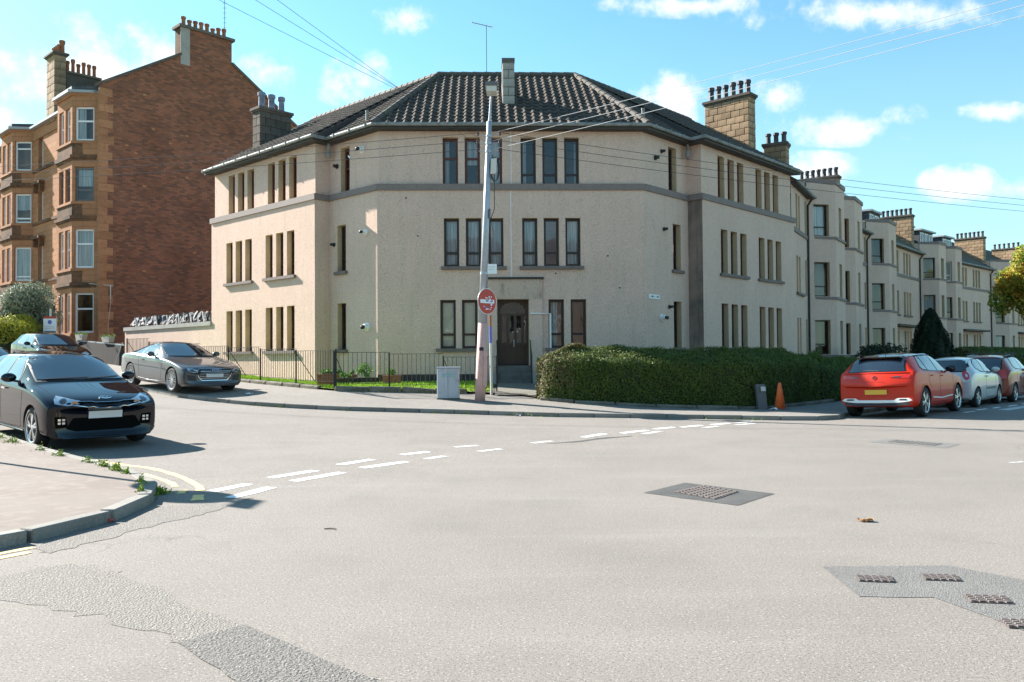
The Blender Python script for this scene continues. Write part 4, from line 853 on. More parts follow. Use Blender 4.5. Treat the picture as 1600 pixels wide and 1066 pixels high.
# rooftop mast on the gable chimney
def aerial(name, label, base, h, boom, rods, mat='wire_dark', lean=(0, 0), r=.016):
    t = thing(name, label, 'aerial', base); b = MB(); top = Vector(base)+Vector((lean[0], lean[1], h)); b.tube([base, top], r, 6); b.build('mast', mat, t)
    if boom:
        d, L, w = boom; d = Vector(d).normalized(); b = MB(); p0 = top-d*L*.3; p1 = top+d*L*.7; b.tube([p0, p1], .013, 5)
        x = d.cross(Vector((0, 0, 1))).normalized()
        for k in range(rods): q = p0.lerp(p1, k/(rods-1)); b.tube([q-x*w*(1-.4*k/rods), q+x*w*(1-.4*k/rods)], .008, 4)
        b.build('antenna', mat, t)
    return t
c = RC+GD*7.4+FD*.6; t = aerial('rooftop_aerial', 'tall thin aerial mast on the brick gable chimney', (c.x, c.y, 20.0), 3.4, None, 0)
b = MB()
for k in range(7): b.tube([(c.x-.12, c.y, 21.2+k*.3), (c.x+.12, c.y, 21.2+k*.3)], .01, 4)
b.build('rungs', 'wire_dark', t)

# ------------------------------------------------------------------ the terrace along the right-hand street
TP = [(12.25, 36.1), (14.16, 39.56), (19.58, 48.0), (22.1, 51.46), (25.06, 55.4), (30.62, 62.07), (36.07, 67.49), (42.84, 74.02), (47.0, 77.9), (57.0, 86.8)]
TEV = 9.05; TZ = [(7.3, 8.84), (4.38, 6.04), (1.58, 3.24)]
TGROUPS = [[0, 1], [2, 3], [4, 5], [6, 7], [8]]
TNAMES = ['beige roughcast terrace house joined to the right end of the corner block', 'beige terrace house between the first and second roof chimneys of the right-hand street', 'beige terrace house with a slate dormer behind the dark conifer', 'beige terrace house with a canopy over its ground floor triple windows', 'farthest beige terrace house partly hidden by the autumn tree']
def terrace():
    for gi, segs in enumerate(TGROUPS):
        A0 = Vector(TP[segs[0]]); T = thing('terrace_house', TNAMES[gi], 'building', (A0.x, A0.y, .1), 'terrace along the right-hand street')
        for si in segs:
            A, B = Vector(TP[si]), Vector(TP[si+1]); d = B-A; L = d.length; d.normalize(); n = Vector((d.y, -d.x)); inw = -n
            bays = si in (1, 3, 5, 7); ops = []
            if not bays:
                grp = [(L*.5-.9+0,)] if L < 5 else [(L*.14,), (L*.5,)]
                wd, pi_ = (.48, .24) if L >= 5 else (.42, .2)
                for (za, zb) in TZ:
                    for (g,) in grp: ops += [(g+k*(wd+pi_), g+k*(wd+pi_)+wd, za, zb) for k in range(3 if L > 4 else 2)]
                    if 3 < L < 5: ops.append((L-.6, L-.2, za, zb))
            wb = MB(); facade(wb, A, d, L, 0, TEV, ops, n, .18); wb.build('wall', ['harl', 'reveal'], T)
            for (s0, s1, za, zb) in ops: window(T, A, d, n, s0, s1, za, zb, .18, 'frame_brown', (.3,), ('curtain', 0, 1, 1) if random.random() < .35 else None, .07)
            if not bays:
                b = MB(); b.obox((*(A-n*.05), 7.05), (*(d*L), 0), (*(n*.11), 0), (0, 0, .2)); b.build('band_course', 'band', T)
                for (g,) in grp: sill(T, A, d, n, g, g+3*wd+2*pi_, 4.38); sill(T, A, d, n, g, g+3*wd+2*pi_, 1.58)
                if L > 5:
                    b = MB(); b.obox((*(A+d*.4), 3.5), (*(d*(L-2.6)), 0), (*(n*.75), 0), (0, 0, .14)); b.build('canopy', 'dark_stone', T)
                b = MB(); q = B+n*.07-d*.08; b.tube([(q.x, q.y, .1), (q.x, q.y, TEV-.35), (q.x-n.x*-.2, q.y-n.y*-.2, TEV-.05)], .055, 8); b.build('downpipe', 'black_plastic', T)
            b = MB(); b.tube([(*(A+n*.3), TEV+.1), (*(B+n*.3), TEV+.1)], .07, 8); b.build('gutter', 'gutter', T)
            b = MB(); b.obox((*(A), TEV), (*(d*L), 0), (*(n*.27), 0), (0, 0, .12)); b.build('eaves_board', 'fascia', T)
            # roof planes
            r0, r1 = A+inw*4.2, B+inw*4.2; zr_ = TEV+3.3; rb_ = MB()
            for P in ([(*(A+n*.3), TEV+.14), (*(B+n*.3), TEV+.14), (*r1, zr_), (*r0, zr_)], [(*r0, zr_), (*r1, zr_), (*(r1+inw*4.2), TEV), (*(r0+inw*4.2), TEV)]):
                v = [Vector(q) for q in P]; rb_.face(v if (v[1]-v[0]).cross(v[2]-v[0]).z > 0 else v[::-1])
            rb_.build('roof', 'moss_slate', T)
            if bays:
                nb = 2 if L > 7 else 1
                for k in range(nb):
                    bl = (L-.5)/nb-.3; s = .15+k*((L-.2)/nb); c = bl*.26; fw_ = bl-2*c
                    pts = [A+d*s-n*.03, A+d*(s+c)+n*1.05, A+d*(s+c+fw_)+n*1.05, A+d*(s+bl)-n*.03]; top = TEV+1.0
                    for j in range(3):
                        a, b2 = pts[j], pts[j+1]; dd = b2-a; LL = dd.length; dd.normalize(); nn = Vector((dd.y, -dd.x)); nn = nn if nn.dot(n) > 0 else -nn
                        ww = .85 if j != 1 else .62; o3 = [(LL/2-ww/2, LL/2+ww/2, za, zb) for za, zb in TZ]
                        wb = MB(); facade(wb, a, dd, LL, 0, top-.18, o3, nn, .2); wb.build('bay_wall', ['harl', 'reveal'], T)
                        for i3, (s0, s1, za, zb) in enumerate(o3): window(T, a, dd, nn, s0, s1, za, zb, .2, 'frame_red' if (si, k, i3) == (1, 1, 0) else 'frame_white' if (si, k) == (5, 1) and i3 == 0 else 'frame_brown', (.3,), ('curtain', 0, 1, random.choice((1, .6))) if random.random() < .5 else None, .07)
                    def ring(z0, z1, e, mat, nm):
                        q = [A+d*(s-e*.5)-n*.1, A+d*(s+c-e*.4)+n*(1.05+e), A+d*(s+c+fw_+e*.4)+n*(1.05+e), A+d*(s+bl+e*.5)-n*.1]
                        r = MB(); r.prism([tuple(x) for x in q][::-1] if (q[1]-q[0]).cross(q[2]-q[1]) < 0 else [tuple(x) for x in q], z0, z1); r.build(nm, mat, T)
                    ring(top-.2, top, .06, 'band', 'parapet')
                    bx_ = MB(); qq = A+d*s-n*.03; bx_.obox((*(qq+inw*1.3), TEV), (*(d*bl), 0), (*(n*1.25), 0), (0, 0, .9)); bx_.build('parapet_return', 'harl', T)
                    for za, zb in TZ: ring(za-.14, za-.02, .07, 'band', 'sill_course')
        # transverse stack at the end of the pair
        if gi in (0, 1, 2, 3) and False: pass
        T['n'] = gi
        yield T
TT = list(terrace())
for o in TT: del o['n']
def tstack(T, near, d, w, top, npots, z0=9.0):
    d = Vector(d).normalized(); n = Vector((d.y, -d.x)); inw = -n; o = Vector(near)
    stone_stack(T, 'chimney', (o.x, o.y, z0), inw, d, w, .6, top-z0, 'tan_stone', 'mortar', max(3, int((top-z0)/.27)), max(2, int(w/.42)), 1, .08, [(.15+(w-.3)*k/(npots-1), .3, 1) for k in range(npots)], 'pot_dark', .52, .12)
tstack(TT[0], (12.5, 37.4), (.5, .86), 1.0, 11.15, 3)
tstack(TT[0], (19.2, 48.5), (.58, .81), 2.3, 12.05, 7)
tstack(TT[1], (30.2, 62.3), (.66, .75), 2.6, 12.05, 8)
tstack(TT[3], (42.4, 74.2), (.72, .69), 2.4, 12.05, 7)
tstack(TT[4], (50.0, 81.4), (.74, .67), 2.4, 12.0, 6)
def dormer(T, P, d, wd, white=True):
    d = Vector(d).normalized(); n = Vector((d.y, -d.x)); o = Vector(P)-n*1.15; b = MB(); z0, z1 = TEV+.75, TEV+2.35; dep = 2.2
    b.obox((*(o-n*dep), z0-.3), (*(d*wd), 0), (*(n*dep), 0), (0, 0, z1-z0+.3)); t = b.build('dormer', 'slate', T)
    b = MB(); b.obox((*(o-n*dep-d*.15), z1), (*(d*(wd+.3)), 0), (*(n*(dep+.25)), 0), (0, 0, .12)); b.build('dormer_roof', 'lead', t)
    k = max(1, int(wd/1.0)); g = wd/k
    for i in range(k):
        a = o+d*(g*i+.12)+n*.004; w2 = g-.24; f = MB(); h0, h1 = z0+.25, z1-.15; tt = .07
        for (x0, x1, y0, y1) in ((0, w2, h0, h0+tt), (0, w2, h1-tt, h1), (0, tt, h0+tt, h1-tt), (w2-tt, w2, h0+tt, h1-tt), (w2/2-tt/2, w2/2+tt/2, h0+tt, h1-tt)): f.obox((*(a+d*x0), y0), (*(d*(x1-x0)), 0), (*(n*.05), 0), (0, 0, y1-y0))
        f.build('window_frame', 'frame_white', t); p = MB(); q = [(*(a+n*.02), h0), (*(a+d*w2+n*.02), h0), (*(a+d*w2+n*.02), h1), (*(a+n*.02), h1)]; p.face(q); p.build('pane', 'glass', t)
def tp(i, t): A, B = Vector(TP[i]), Vector(TP[i+1]); return A+(B-A)*t, (B-A)
for T, i, t, wd in ((TT[1], 1, .93, 1.5), (TT[1], 2, .35, 2.4), (TT[2], 4, .05, 2.2), (TT[2], 5, .05, 1.4), (TT[3], 5, .45, 3.0), (TT[3], 6, .1, 2.2)): P, d = tp(i, t); dormer(T, P, d, wd)
# closing end of the far house row: a distant block so the street does not end in sky

# ------------------------------------------------------------------ the tenement across the road, behind the viewer: the windows and cars mirror it
OP = thing('opposite_tenement', 'dark grey tenement row across the road behind the viewer', 'building', (0, -27, 0)); ops = []
for k in range(17):
    for za, zb in ((1.2, 3.0), (4.3, 6.1), (7.4, 9.2)): ops.append((1.2+k*3.6, 2.5+k*3.6, za, zb))
w = MB(); facade(w, (-30, -27), (1, 0), 62, -.2, 10.6, ops, (0, 1), .2); w.build('wall', ['concrete_dark', 'dark_stone'], OP)
for (s0, s1, za, zb) in ops: window(OP, (-30, -27), (1, 0), (0, 1), s0, s1, za, zb, .2, 'frame_white', (.5,), ('curtain', 0, 1, 1) if random.random() < .4 else None, .08)
w = MB(); w.face([(-30, -26.6, 10.6), (32, -26.6, 10.6), (32, -32, 14.2), (-30, -32, 14.2)][::-1]); w.face([(-30, -32, 14.2), (32, -32, 14.2), (32, -37, 10.6), (-30, -37, 10.6)][::-1]); w.face([(-30, -37, -.2), (-30, -37, 10.6), (32, -37, 10.6), (32, -37, -.2)]); w.build('roof', 'slate', OP)
# ------------------------------------------------------------------ foliage
def leaves(name, P, Nn, size, mat, parent=None, base=None, seed=1, lay=.55, asp=.6, fold=.25, midx=None, mats=None):
    """one mesh of many small folded leaves at points P with rough normals Nn"""
    rg = np.random.default_rng(seed); P = np.asarray(P, float); n = len(P); Nn = np.asarray(Nn, float)+rg.normal(0, lay, (n, 3)); Nn /= np.linalg.norm(Nn, axis=1)[:, None]+1e-9
    t = rg.normal(0, 1, (n, 3)); t -= Nn*(t*Nn).sum(1)[:, None]; t /= np.linalg.norm(t, axis=1)[:, None]+1e-9; s = np.cross(Nn, t)
    L = (size*rg.uniform(.6, 1.35, n))[:, None]; W_ = L*asp*.5; off = np.array(BASE[parent.name] if parent is not None else (base if base is not None else (0, 0, 0)))
    a = P-t*L*.5; c = P+t*L*.5; l = P-s*W_+Nn*L*fold*.5; r = P+s*W_+Nn*L*fold*.5
    V = np.stack([a, l, c, r], 1).reshape(-1, 3)-off; k = np.arange(n)*4
    F = np.stack([np.stack([k, k+2, k+1], 1), np.stack([k, k+3, k+2], 1)], 1).reshape(-1, 3)
    me = bpy.data.meshes.new(name); me.vertices.add(len(V)); me.vertices.foreach_set('co', V.ravel().astype(np.float32)); me.loops.add(len(F)*3); me.loops.foreach_set('vertex_index', F.ravel().astype(np.int32))
    me.polygons.add(len(F)); me.polygons.foreach_set('loop_start', (np.arange(len(F))*3).astype(np.int32)); me.polygons.foreach_set('loop_total', np.full(len(F), 3, np.int32))
    for m in (mats or [mat]): me.materials.append(MT(m))
    if midx is not None: me.polygons.foreach_set('material_index', np.repeat(midx, 2).astype(np.int32))
    me.update(calc_edges=True); o = bpy.data.objects.new(name, me); COL.objects.link(o)
    if parent is not None: o.parent = parent
    else: o.location = off
    BASE[o.name] = Vector(off); return o
def hedge(name, label, path, zf, prof, hfun, dens, seed, dry=None, leaf=.05, group=None, cap=True):
    """clipped hedge swept along path; prof in (depth, height fraction)"""
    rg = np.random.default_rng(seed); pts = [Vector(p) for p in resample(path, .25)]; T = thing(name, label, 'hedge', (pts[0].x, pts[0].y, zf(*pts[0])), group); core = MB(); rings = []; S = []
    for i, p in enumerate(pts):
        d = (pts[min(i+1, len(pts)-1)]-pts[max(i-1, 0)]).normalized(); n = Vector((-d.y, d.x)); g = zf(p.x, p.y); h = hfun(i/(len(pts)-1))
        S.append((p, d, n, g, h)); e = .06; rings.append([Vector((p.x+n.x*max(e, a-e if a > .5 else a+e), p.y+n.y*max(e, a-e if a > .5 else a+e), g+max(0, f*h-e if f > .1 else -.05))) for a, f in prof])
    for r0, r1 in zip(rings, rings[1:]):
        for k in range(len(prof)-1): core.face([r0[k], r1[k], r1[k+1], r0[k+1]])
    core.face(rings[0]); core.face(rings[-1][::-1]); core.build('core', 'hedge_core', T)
    seg = [math.dist((prof[k][0], prof[k][1]*1.8), (prof[k+1][0], prof[k+1][1]*1.8)) for k in range(len(prof)-1)]; per = sum(seg); L = .25*(len(pts)-1); n = int(per*L*dens); P = np.zeros((n, 3)); Nn = np.zeros((n, 3)); mi = np.zeros(n, int)
    cs = np.cumsum(seg)/per
    bump = lambda x, y: .025*math.sin(x*2.3+y*1.7+seed)+.02*math.sin(x*5.1-y*4.3)+.015*math.sin(x*11+y*13)
    for q in range(n):
        u = rg.random()*(len(pts)-1); i = min(int(u), len(pts)-2); f = u-i; (p, d, nn, g, h), (p2, d2, n2, g2, h2) = S[i], S[i+1]; p = p.lerp(p2, f); g = g+(g2-g)*f; h = h+(h2-h)*f; nn = nn.lerp(n2, f)
        k = int(np.searchsorted(cs, rg.random())); k = min(k, len(seg)-1); t = rg.random(); a = prof[k][0]+(prof[k+1][0]-prof[k][0])*t; z = (prof[k][1]+(prof[k+1][1]-prof[k][1])*t)*h
        da, dz = prof[k+1][0]-prof[k][0], (prof[k+1][1]-prof[k][1])*h; m = math.hypot(da, dz); na, nz = -dz/m, da/m
        j = bump(u*.25, z+a)+rg.normal(0, .03)-.02
        P[q] = (p.x+nn.x*(a+na*j), p.y+nn.y*(a+na*j), g+max(.02, z+nz*j)); Nn[q] = (nn.x*na, nn.y*na, nz)
        if dry and rg.random() < dry(u*.25, z/h, t): mi[q] = 1
    if cap:   # leaves on the near end
        m = int(1.5*1.7*dens); (p, d, nn, g, h) = S[0]; a = rg.uniform(0, prof[-1][0], m); z = rg.uniform(0, 1, m)
        hp = np.interp(a, [x[0] for x in prof[1:-1]], [x[1] for x in prof[1:-1]])*h; j = rg.normal(0, .05, m)
        P2 = np.stack([p.x+nn.x*a-d.x*j, p.y+nn.y*a-d.y*j, g+z*hp], 1); P = np.concatenate([P, P2]); Nn = np.concatenate([Nn, np.tile([[-d.x, -d.y, .1]], (m, 1))]); mi = np.concatenate([mi, (rg.random(m) < .45).astype(int)])
    leaves('foliage', P, Nn, leaf, None, T, seed=seed, midx=mi, mats=['hedge_leaf', 'hedge_dry']); return T
HP = [(0, 0), (0, .70), (.05, .76), (.22, .81), (1.15, 1.0), (1.5, .97), (1.6, 0)]
pz = lambda x, y: gz(x, y)
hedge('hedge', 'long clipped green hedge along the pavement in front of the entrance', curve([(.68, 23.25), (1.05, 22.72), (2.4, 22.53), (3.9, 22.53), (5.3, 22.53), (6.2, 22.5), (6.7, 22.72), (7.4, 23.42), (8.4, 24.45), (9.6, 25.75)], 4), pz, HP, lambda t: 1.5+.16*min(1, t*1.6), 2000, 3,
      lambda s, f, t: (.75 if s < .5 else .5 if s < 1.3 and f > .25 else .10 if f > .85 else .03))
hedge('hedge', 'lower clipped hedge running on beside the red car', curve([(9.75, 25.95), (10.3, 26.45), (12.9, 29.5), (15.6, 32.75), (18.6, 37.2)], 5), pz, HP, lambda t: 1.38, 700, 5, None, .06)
hedge('hedge', 'far dark hedge in front of the distant terrace house at the right edge', curve([(31, 55), (34.6, 59), (39.7, 64.1), (46.5, 70.6)], 5), pz, HP, lambda t: 1.85, 200, 6, None, .1)
def blob_pts(rg, n, c, rad, lobes, seed, shell=.35):
    """points through a crown made of lobes"""
    L = [(np.array(c)+np.array(o)*np.array(rad), np.array(rad)*s) for o, s in lobes]; P = []; Nn = []
    w = np.array([np.prod(r)**.667 for _, r in L]); w /= w.sum()
    for k, (cc, rr) in enumerate(L):
        m = int(n*w[k]); d = rg.normal(0, 1, (m, 3)); d /= np.linalg.norm(d, axis=1)[:, None]; q = (1-shell*rg.random(m)**1.5)*(1+.12*np.sin(d[:, 0]*7+k)*np.sin(d[:, 2]*9+k*2)+.08*np.sin(d[:, 1]*15)); P.append(cc+d*rr*q[:, None]); Nn.append(d)
    return np.concatenate(P), np.concatenate(Nn)
def lobes(rg, n, flat=1.0): return [((0, 0, 0), .72)]+[((lambda v: tuple(v/np.linalg.norm(v)*.62*np.array([1, 1, flat])))(rg.normal(0, 1, 3)), rg.uniform(.32, .5)) for _ in range(n)]
def bush(name, label, cat, x, y, rx, h, mat, n, leaf, seed, core=True, stem=.1, cone=False, nl=9, group=None, z=None):
    rg = np.random.default_rng(seed); z = gz(x, y) if z is None else z; T = thing(name, label, cat, (x, y, z), group)
    if cone:
        t = rg.random(n)**.8; a = rg.uniform(0, 2*np.pi, n); r = rx*np.minimum(1, (1-t)**.62*1.12)*(1+.12*np.sin(a*5+t*9)+.1*np.sin(a*11-t*14)); r *= (1-.3*rg.random(n)**2); P = np.stack([x+r*np.cos(a), y+r*np.sin(a), z+.05+t*h*.97], 1); Nn = np.stack([np.cos(a), np.sin(a), np.full(n, .5)], 1)
    else: P, Nn = blob_pts(rg, n, (x, y, z+h*.52), (rx, rx, h*.5), lobes(rg, nl), seed); P[:, 2] = np.maximum(P[:, 2], z+.03)
    leaves('crown', P, Nn, leaf, mat, T, seed=seed)
    b = MB()
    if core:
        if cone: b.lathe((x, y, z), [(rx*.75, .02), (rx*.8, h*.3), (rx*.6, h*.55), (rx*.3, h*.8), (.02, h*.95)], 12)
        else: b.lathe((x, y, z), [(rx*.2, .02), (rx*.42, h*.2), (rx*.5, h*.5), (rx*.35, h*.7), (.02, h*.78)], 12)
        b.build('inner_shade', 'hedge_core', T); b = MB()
    b.tube([(x, y, z-.05), (x, y, z+h*.5)], [stem, stem*.6], 7); b.build('trunk', 'bark', T); return T
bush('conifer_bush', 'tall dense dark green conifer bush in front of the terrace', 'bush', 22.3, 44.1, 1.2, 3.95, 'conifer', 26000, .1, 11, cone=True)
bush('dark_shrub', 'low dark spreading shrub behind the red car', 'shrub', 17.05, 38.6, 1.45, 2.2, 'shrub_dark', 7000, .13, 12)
bush('round_bush', 'small rounded green bush behind the end of the long hedge', 'bush', 9.75, 27.2, .62, 1.6, 'hedge_leaf', 6000, .06, 13)
bush('flowering_shrub', 'tall pale shrub with white blossom at the left edge', 'shrub', -24.5, 41.2, 1.95, 3.6, 'shrub_pale', 20000, .11, 14)
bush('yellow_shrub', 'bright yellow green shrub in front of the white blossom', 'shrub', -23.9, 39.3, 1.45, 2.15, 'shrub_yellow', 14000, .1, 15)
def tree(name, label, x, y, zc, r, h, n, leaf, mat, seed):
    rg = np.random.default_rng(seed); z = gz(x, y); T = thing(name, label, 'tree', (x, y, z)); b = MB(); tips = []
    b.tube([(x, y, z-.1), (x+.03, y, z+1.5), (x-.02, y, zc-h*.2), (x+.05, y, zc+h*.3)], [.17, .13, .1, .04], 9)
    for k in range(9):
        a = rg.uniform(0, 6.28); z0 = rg.uniform(zc-h*.42, zc+h*.1); rr = r*rg.uniform(.5, .8); tip = (x+rr*math.cos(a), y+rr*math.sin(a), z0+rg.uniform(.5, 1.3)); b.tube([(x, y, z0), ((x+tip[0])/2, (y+tip[1])/2, (z0+tip[2])/2+.1), tip], [.06, .04, .015], 6); tips.append(tip)
    b.build('trunk', 'bark', T); P, Nn = blob_pts(rg, n, (x, y, zc), (r, r, h*.5), [((0, 0, -.1), .6)]+[(((t[0]-x)/r, (t[1]-y)/r, (t[2]-zc)/(h*.5)), rg.uniform(.3, .45)) for t in tips]+[((0, 0, .62), .36), ((.2, .1, -.55), .4)], seed, .6)
    leaves('crown', P, Nn, leaf, mat, T, seed=seed, lay=.9); return T
tree('autumn_tree', 'street tree with green and orange autumn leaves at the right edge', 33.75, 54.3, 6.2, 1.9, 5.3, 8000, .24, 'leaf_autumn', 21)
# trees across the street behind the camera side, seen only in reflections, are left out

# ------------------------------------------------------------------ garden edge, railing, lawn
GK = [(-15.7, 33.65), (-11.2, 29.45), (-8.2, 26.6), (-5.1, 23.75)]; GK2 = [(-5.1, 23.75), (-3.4, 23.97), (-1.2, 24.2), (-.45, 24.2)]
def zi(x, y): return gz(x, y)
gk = thing('garden_kerb', 'mossy low stone edging under the iron railing', 'edging', (-5.1, 23.75, zi(-5.1, 23.7)))
def edging(T, path, step, w, up, mat='mossy_stone', inward=.06, jit=.015, mkmesh={}):
    P = resample(path, step); me = bm_mesh(bevel_box(1, w, .34, .03), 'stone', mat)
    for a, b in zip(P, P[1:]):
        d = b-a; x = Vector((d.x, d.y, gz(b.x, b.y)-gz(a.x, a.y))).normalized(); y = Vector((-x.y, x.x, 0)).normalized(); z = x.cross(y); c = (a+b)/2
        z0 = min(gz(c.x+y.x*s, c.y+y.y*s) for s in (-.2, .2)); inst('stone', me, T, frame_m(Vector((c.x, c.y, z0+up-.17+random.uniform(-jit, jit)))+y*(inward+random.uniform(-.01, .01)), x*(d.length-.015), y, z))
edging(gk, GK[1:], .95, .24, .11); edging(gk, GK2, .95, .26, .16)
hk = thing('hedge_kerb', 'worn low stone kerb along the foot of the hedge', 'edging', (3.9, 22.45, gz(3.9, 22.4)))
edging(hk, [(.78, 23.0), (1.15, 22.56), (2.4, 22.42), (3.9, 22.42), (5.3, 22.42), (6.25, 22.38), (6.75, 22.6), (8.4, 24.33), (10.2, 26.25)], 1.1, .2, .09, 'mossy_stone', 0, .02)
RL = thing('garden_railing', 'black iron railing with thin upright bars round the front garden', 'railing', (-5.1, 23.75, zi(-5.1, 23.75)))
bar_me = MB().tube([(0, 0, 0), (0, 0, 1)], .009, 5).mesh('bar', 'black_iron')
def rail_run(path, npan, h, lift=.12):
    P = resample(path, sum(math.dist(a, b) for a, b in zip(path, path[1:]))/npan-1e-4)[:npan+1]
    for i, (a, b) in enumerate(zip(P, P[1:])):
        za, zb = gz(a.x, a.y), gz(b.x, b.y); d = (b-a).normalized(); nrm = Vector((-d.y, d.x))*.06; a2, b2 = a+nrm, b+nrm; zl = max(za, zb)+lift; zt = zl+h
        pm = MB(); pm.bar((a2.x, a2.y, min(za, zb)-.05), (a2.x, a2.y, zt+.04), .04); pm.build('post', 'black_iron', RL)
        if i == npan-1: pm = MB(); pm.bar((b2.x, b2.y, zb-.05), (b2.x, b2.y, zt+.04), .04); pm.build('post', 'black_iron', RL)
        for z in (zl+.02, zt): pm = MB(); pm.bar((a2.x, a2.y, z), (b2.x, b2.y, z), .04, .012); pm.build('rail', 'black_iron', RL)
        L = (b2-a2).length; n = int(L/.125)
        for k in range(1, n): q = a2.lerp(b2, k/n); inst('bar', bar_me, RL, Matrix.Translation((q.x, q.y, zl+.02)) @ Matrix.Diagonal((1, 1, h-.02, 1)))
        pm = MB(); q = a2.lerp(b2, .02); r = nrm.normalized(); pm.tube([(q.x, q.y, zt-.1), (q.x+r.x*.45+d.x*.3, q.y+r.y*.45+d.y*.3, zl-.02)], .012, 5)
        if i % 2 == 0: pm.build('stay', 'black_iron', RL)
rail_run([(-15.7, 33.65), (-5.1, 23.75)], 7, .92); rail_run(GK2, 3, .92)
# door path
pp = MB(); YS = np.linspace(23.75, 27.4, 9)
for y0, y1 in zip(YS, YS[1:]): pp.face([(-.5, y0, gz(-.5, y0)+.03), (.95, y0, gz(.95, y0)+.03), (.95, y1, gz(.95, y1)+.03), (-.5, y1, gz(-.5, y1)+.03)])
struct(pp.build('garden_path', 'path_stone'))
# lawn blades
def strip_pt(rg, i0, i1, tmax=1.0):
    i = rg.integers(i0, i1); f = rg.random(); t = rg.random()**.8*tmax; a = np.array(IP[i])*(1-f)+np.array(IP[i+1])*f; b = np.array(GP[i])*(1-f)+np.array(GP[i+1])*f; return a*(1-t)+b*t
def blades(name, label, pts, h, mat, seed, cat='grass'):
    rg = np.random.default_rng(seed); b = MB(); 
    for (x, y) in pts:
        z = gz(x, y); a = rg.uniform(0, 6.28); w = .012*rg.uniform(.7, 1.4); hh = h*rg.uniform(.5, 1.4); lx, ly = rg.normal(0, .35*hh, 2); dx, dy = w*math.cos(a), w*math.sin(a)
        b.v += [(x-dx, y-dy, z), (x+dx, y+dy, z), (x+lx, y+ly, z+hh)]; k = len(b.v); b.f.append((k-3, k-2, k-1)); b.m.append(0); b.uv.append(None)
    o = b.build(name, mat); o['kind'] = 'stuff'; tag(o, label, cat); return o
rg = np.random.default_rng(5); GPTS = []
while len(GPTS) < 26000:
    p = strip_pt(rg, 2, 13, 1.0)
    if p[0] < -.6: GPTS.append(p)
blades('lawn_grass', 'short bright green grass of the front garden behind the railing', GPTS, .07, 'grass', 6)
lw = strip('l', IP[2:13], GP[2:13], [z+.004 for z in IZ2[2:13]], [z+.004 for z in GZ[2:13]], 6, 'lawn'); struct(lw.build('lawn', 'lawn', smooth=True))
# weeds along the kerbs
W1 = []
for (cx, cy, s, n) in ((-4.02, 9.35, .10, 120), (-3.93, 8.9, .06, 60), (-4.25, 9.65, .08, 80), (-4.75, 10.3, .07, 40), (-5.0, 10.62, .12, 130), (-5.35, 11.0, .1, 110), (-5.75, 11.38, .1, 60), (-6.5, 12.06, .12, 60), (-7.1, 12.62, .1, 40), (-8.0, 13.5, .2, 90), (-8.6, 14.05, .25, 120)):
    W1 += [(cx+rg.normal(0, s*.6), cy+rg.normal(0, s*.6)) for _ in range(n*6)]
leaves('x', np.array([(x, y, gz(x, y)+abs(rg.normal(0, .035))) for x, y in W1]), np.tile([[0, 0, 1.]], (len(W1), 1)), .03, 'weed', seed=3, lay=.9).name = 'kerb_weeds'
o = bpy.data.objects['kerb_weeds']; o['kind'] = 'stuff'; tag(o, 'green weeds sprouting along the near kerb', 'weeds')
W2 = []; PK = resample(KP[5:22], .1)
for p in PK:
    for _ in range(rg.integers(0, 7) if (math.sin(p.x*2.7)+math.sin(p.x*1.1+2)) > .35 else 0): W2.append((p.x+rg.normal(0, .03), p.y-.03+rg.normal(0, .03)))
leaves('x', np.array([(x, y, ramp(x, y)+abs(rg.normal(0, .03))) for x, y in W2]), np.tile([[0, 0, 1.]], (len(W2), 1)), .05, 'weed', seed=4, lay=.9).name = 'gutter_weeds'
o = bpy.data.objects['gutter_weeds']; o['kind'] = 'stuff'; tag(o, 'sparse weeds in the gutter of the far kerb', 'weeds')
# pots against the wall
def potted(label, x, y, pr, ph, kind, fol_h, fol_r, mat, seed, n=500):
    z = gz(x, y); T = thing('potted_plant', label, 'plant', (x, y, z), 'pots on the front lawn'); b = MB()
    if kind == 'round': b.lathe((x, y, z), [(pr*.7, 0), (pr, ph*.85), (pr*1.1, ph*.86), (pr*1.1, ph), (pr*.9, ph), (pr*.85, ph*.7)], 14)
    else: b.obox((x-pr, y-.14, z), (2*pr, 0, 0), (0, .28, 0), (0, 0, ph)); b.obox((x-pr-.02, y-.16, z+ph), (2*pr+.04, 0, 0), (0, .32, 0), (0, 0, .03))
    b.build('pot', mat, T); rg = np.random.default_rng(seed); P, Nn = blob_pts(rg, n, (x, y, z+ph+fol_h*.45), (fol_r, fol_r, fol_h*.5), lobes(rg, 5), seed, .8); leaves('foliage', P, Nn, .1, 'leaf_plant', T, seed=seed, lay=.9, asp=.35)
potted('terracotta trough with low plants nearest the railing post on the lawn', -5.75, 25.7, .27, .34, 'box', .22, .22, 'terracotta', 1, 160)
potted('round terracotta pot with pale flowers at the foot of the left splay', -5.95, 28.3, .24, .3, 'round', .2, .2, 'terracotta', 2, 120)
potted('small terracotta pot beside the round one on the lawn', -5.45, 28.2, .17, .3, 'round', .15, .12, 'terracotta', 3, 80)
potted('large leafy green plant in a dark trough by the splay wall', -4.85, 27.55, .4, .18, 'box', .62, .36, 'black_plastic', 4, 420)
potted('low plants in a dark trough left of the leafy plant', -5.5, 27.3, .35, .17, 'box', .3, .25, 'black_plastic', 5, 150)
potted('short terracotta trough below the centre wall', -3.95, 27.2, .28, .26, 'box', .3, .2, 'terracotta', 6, 140)

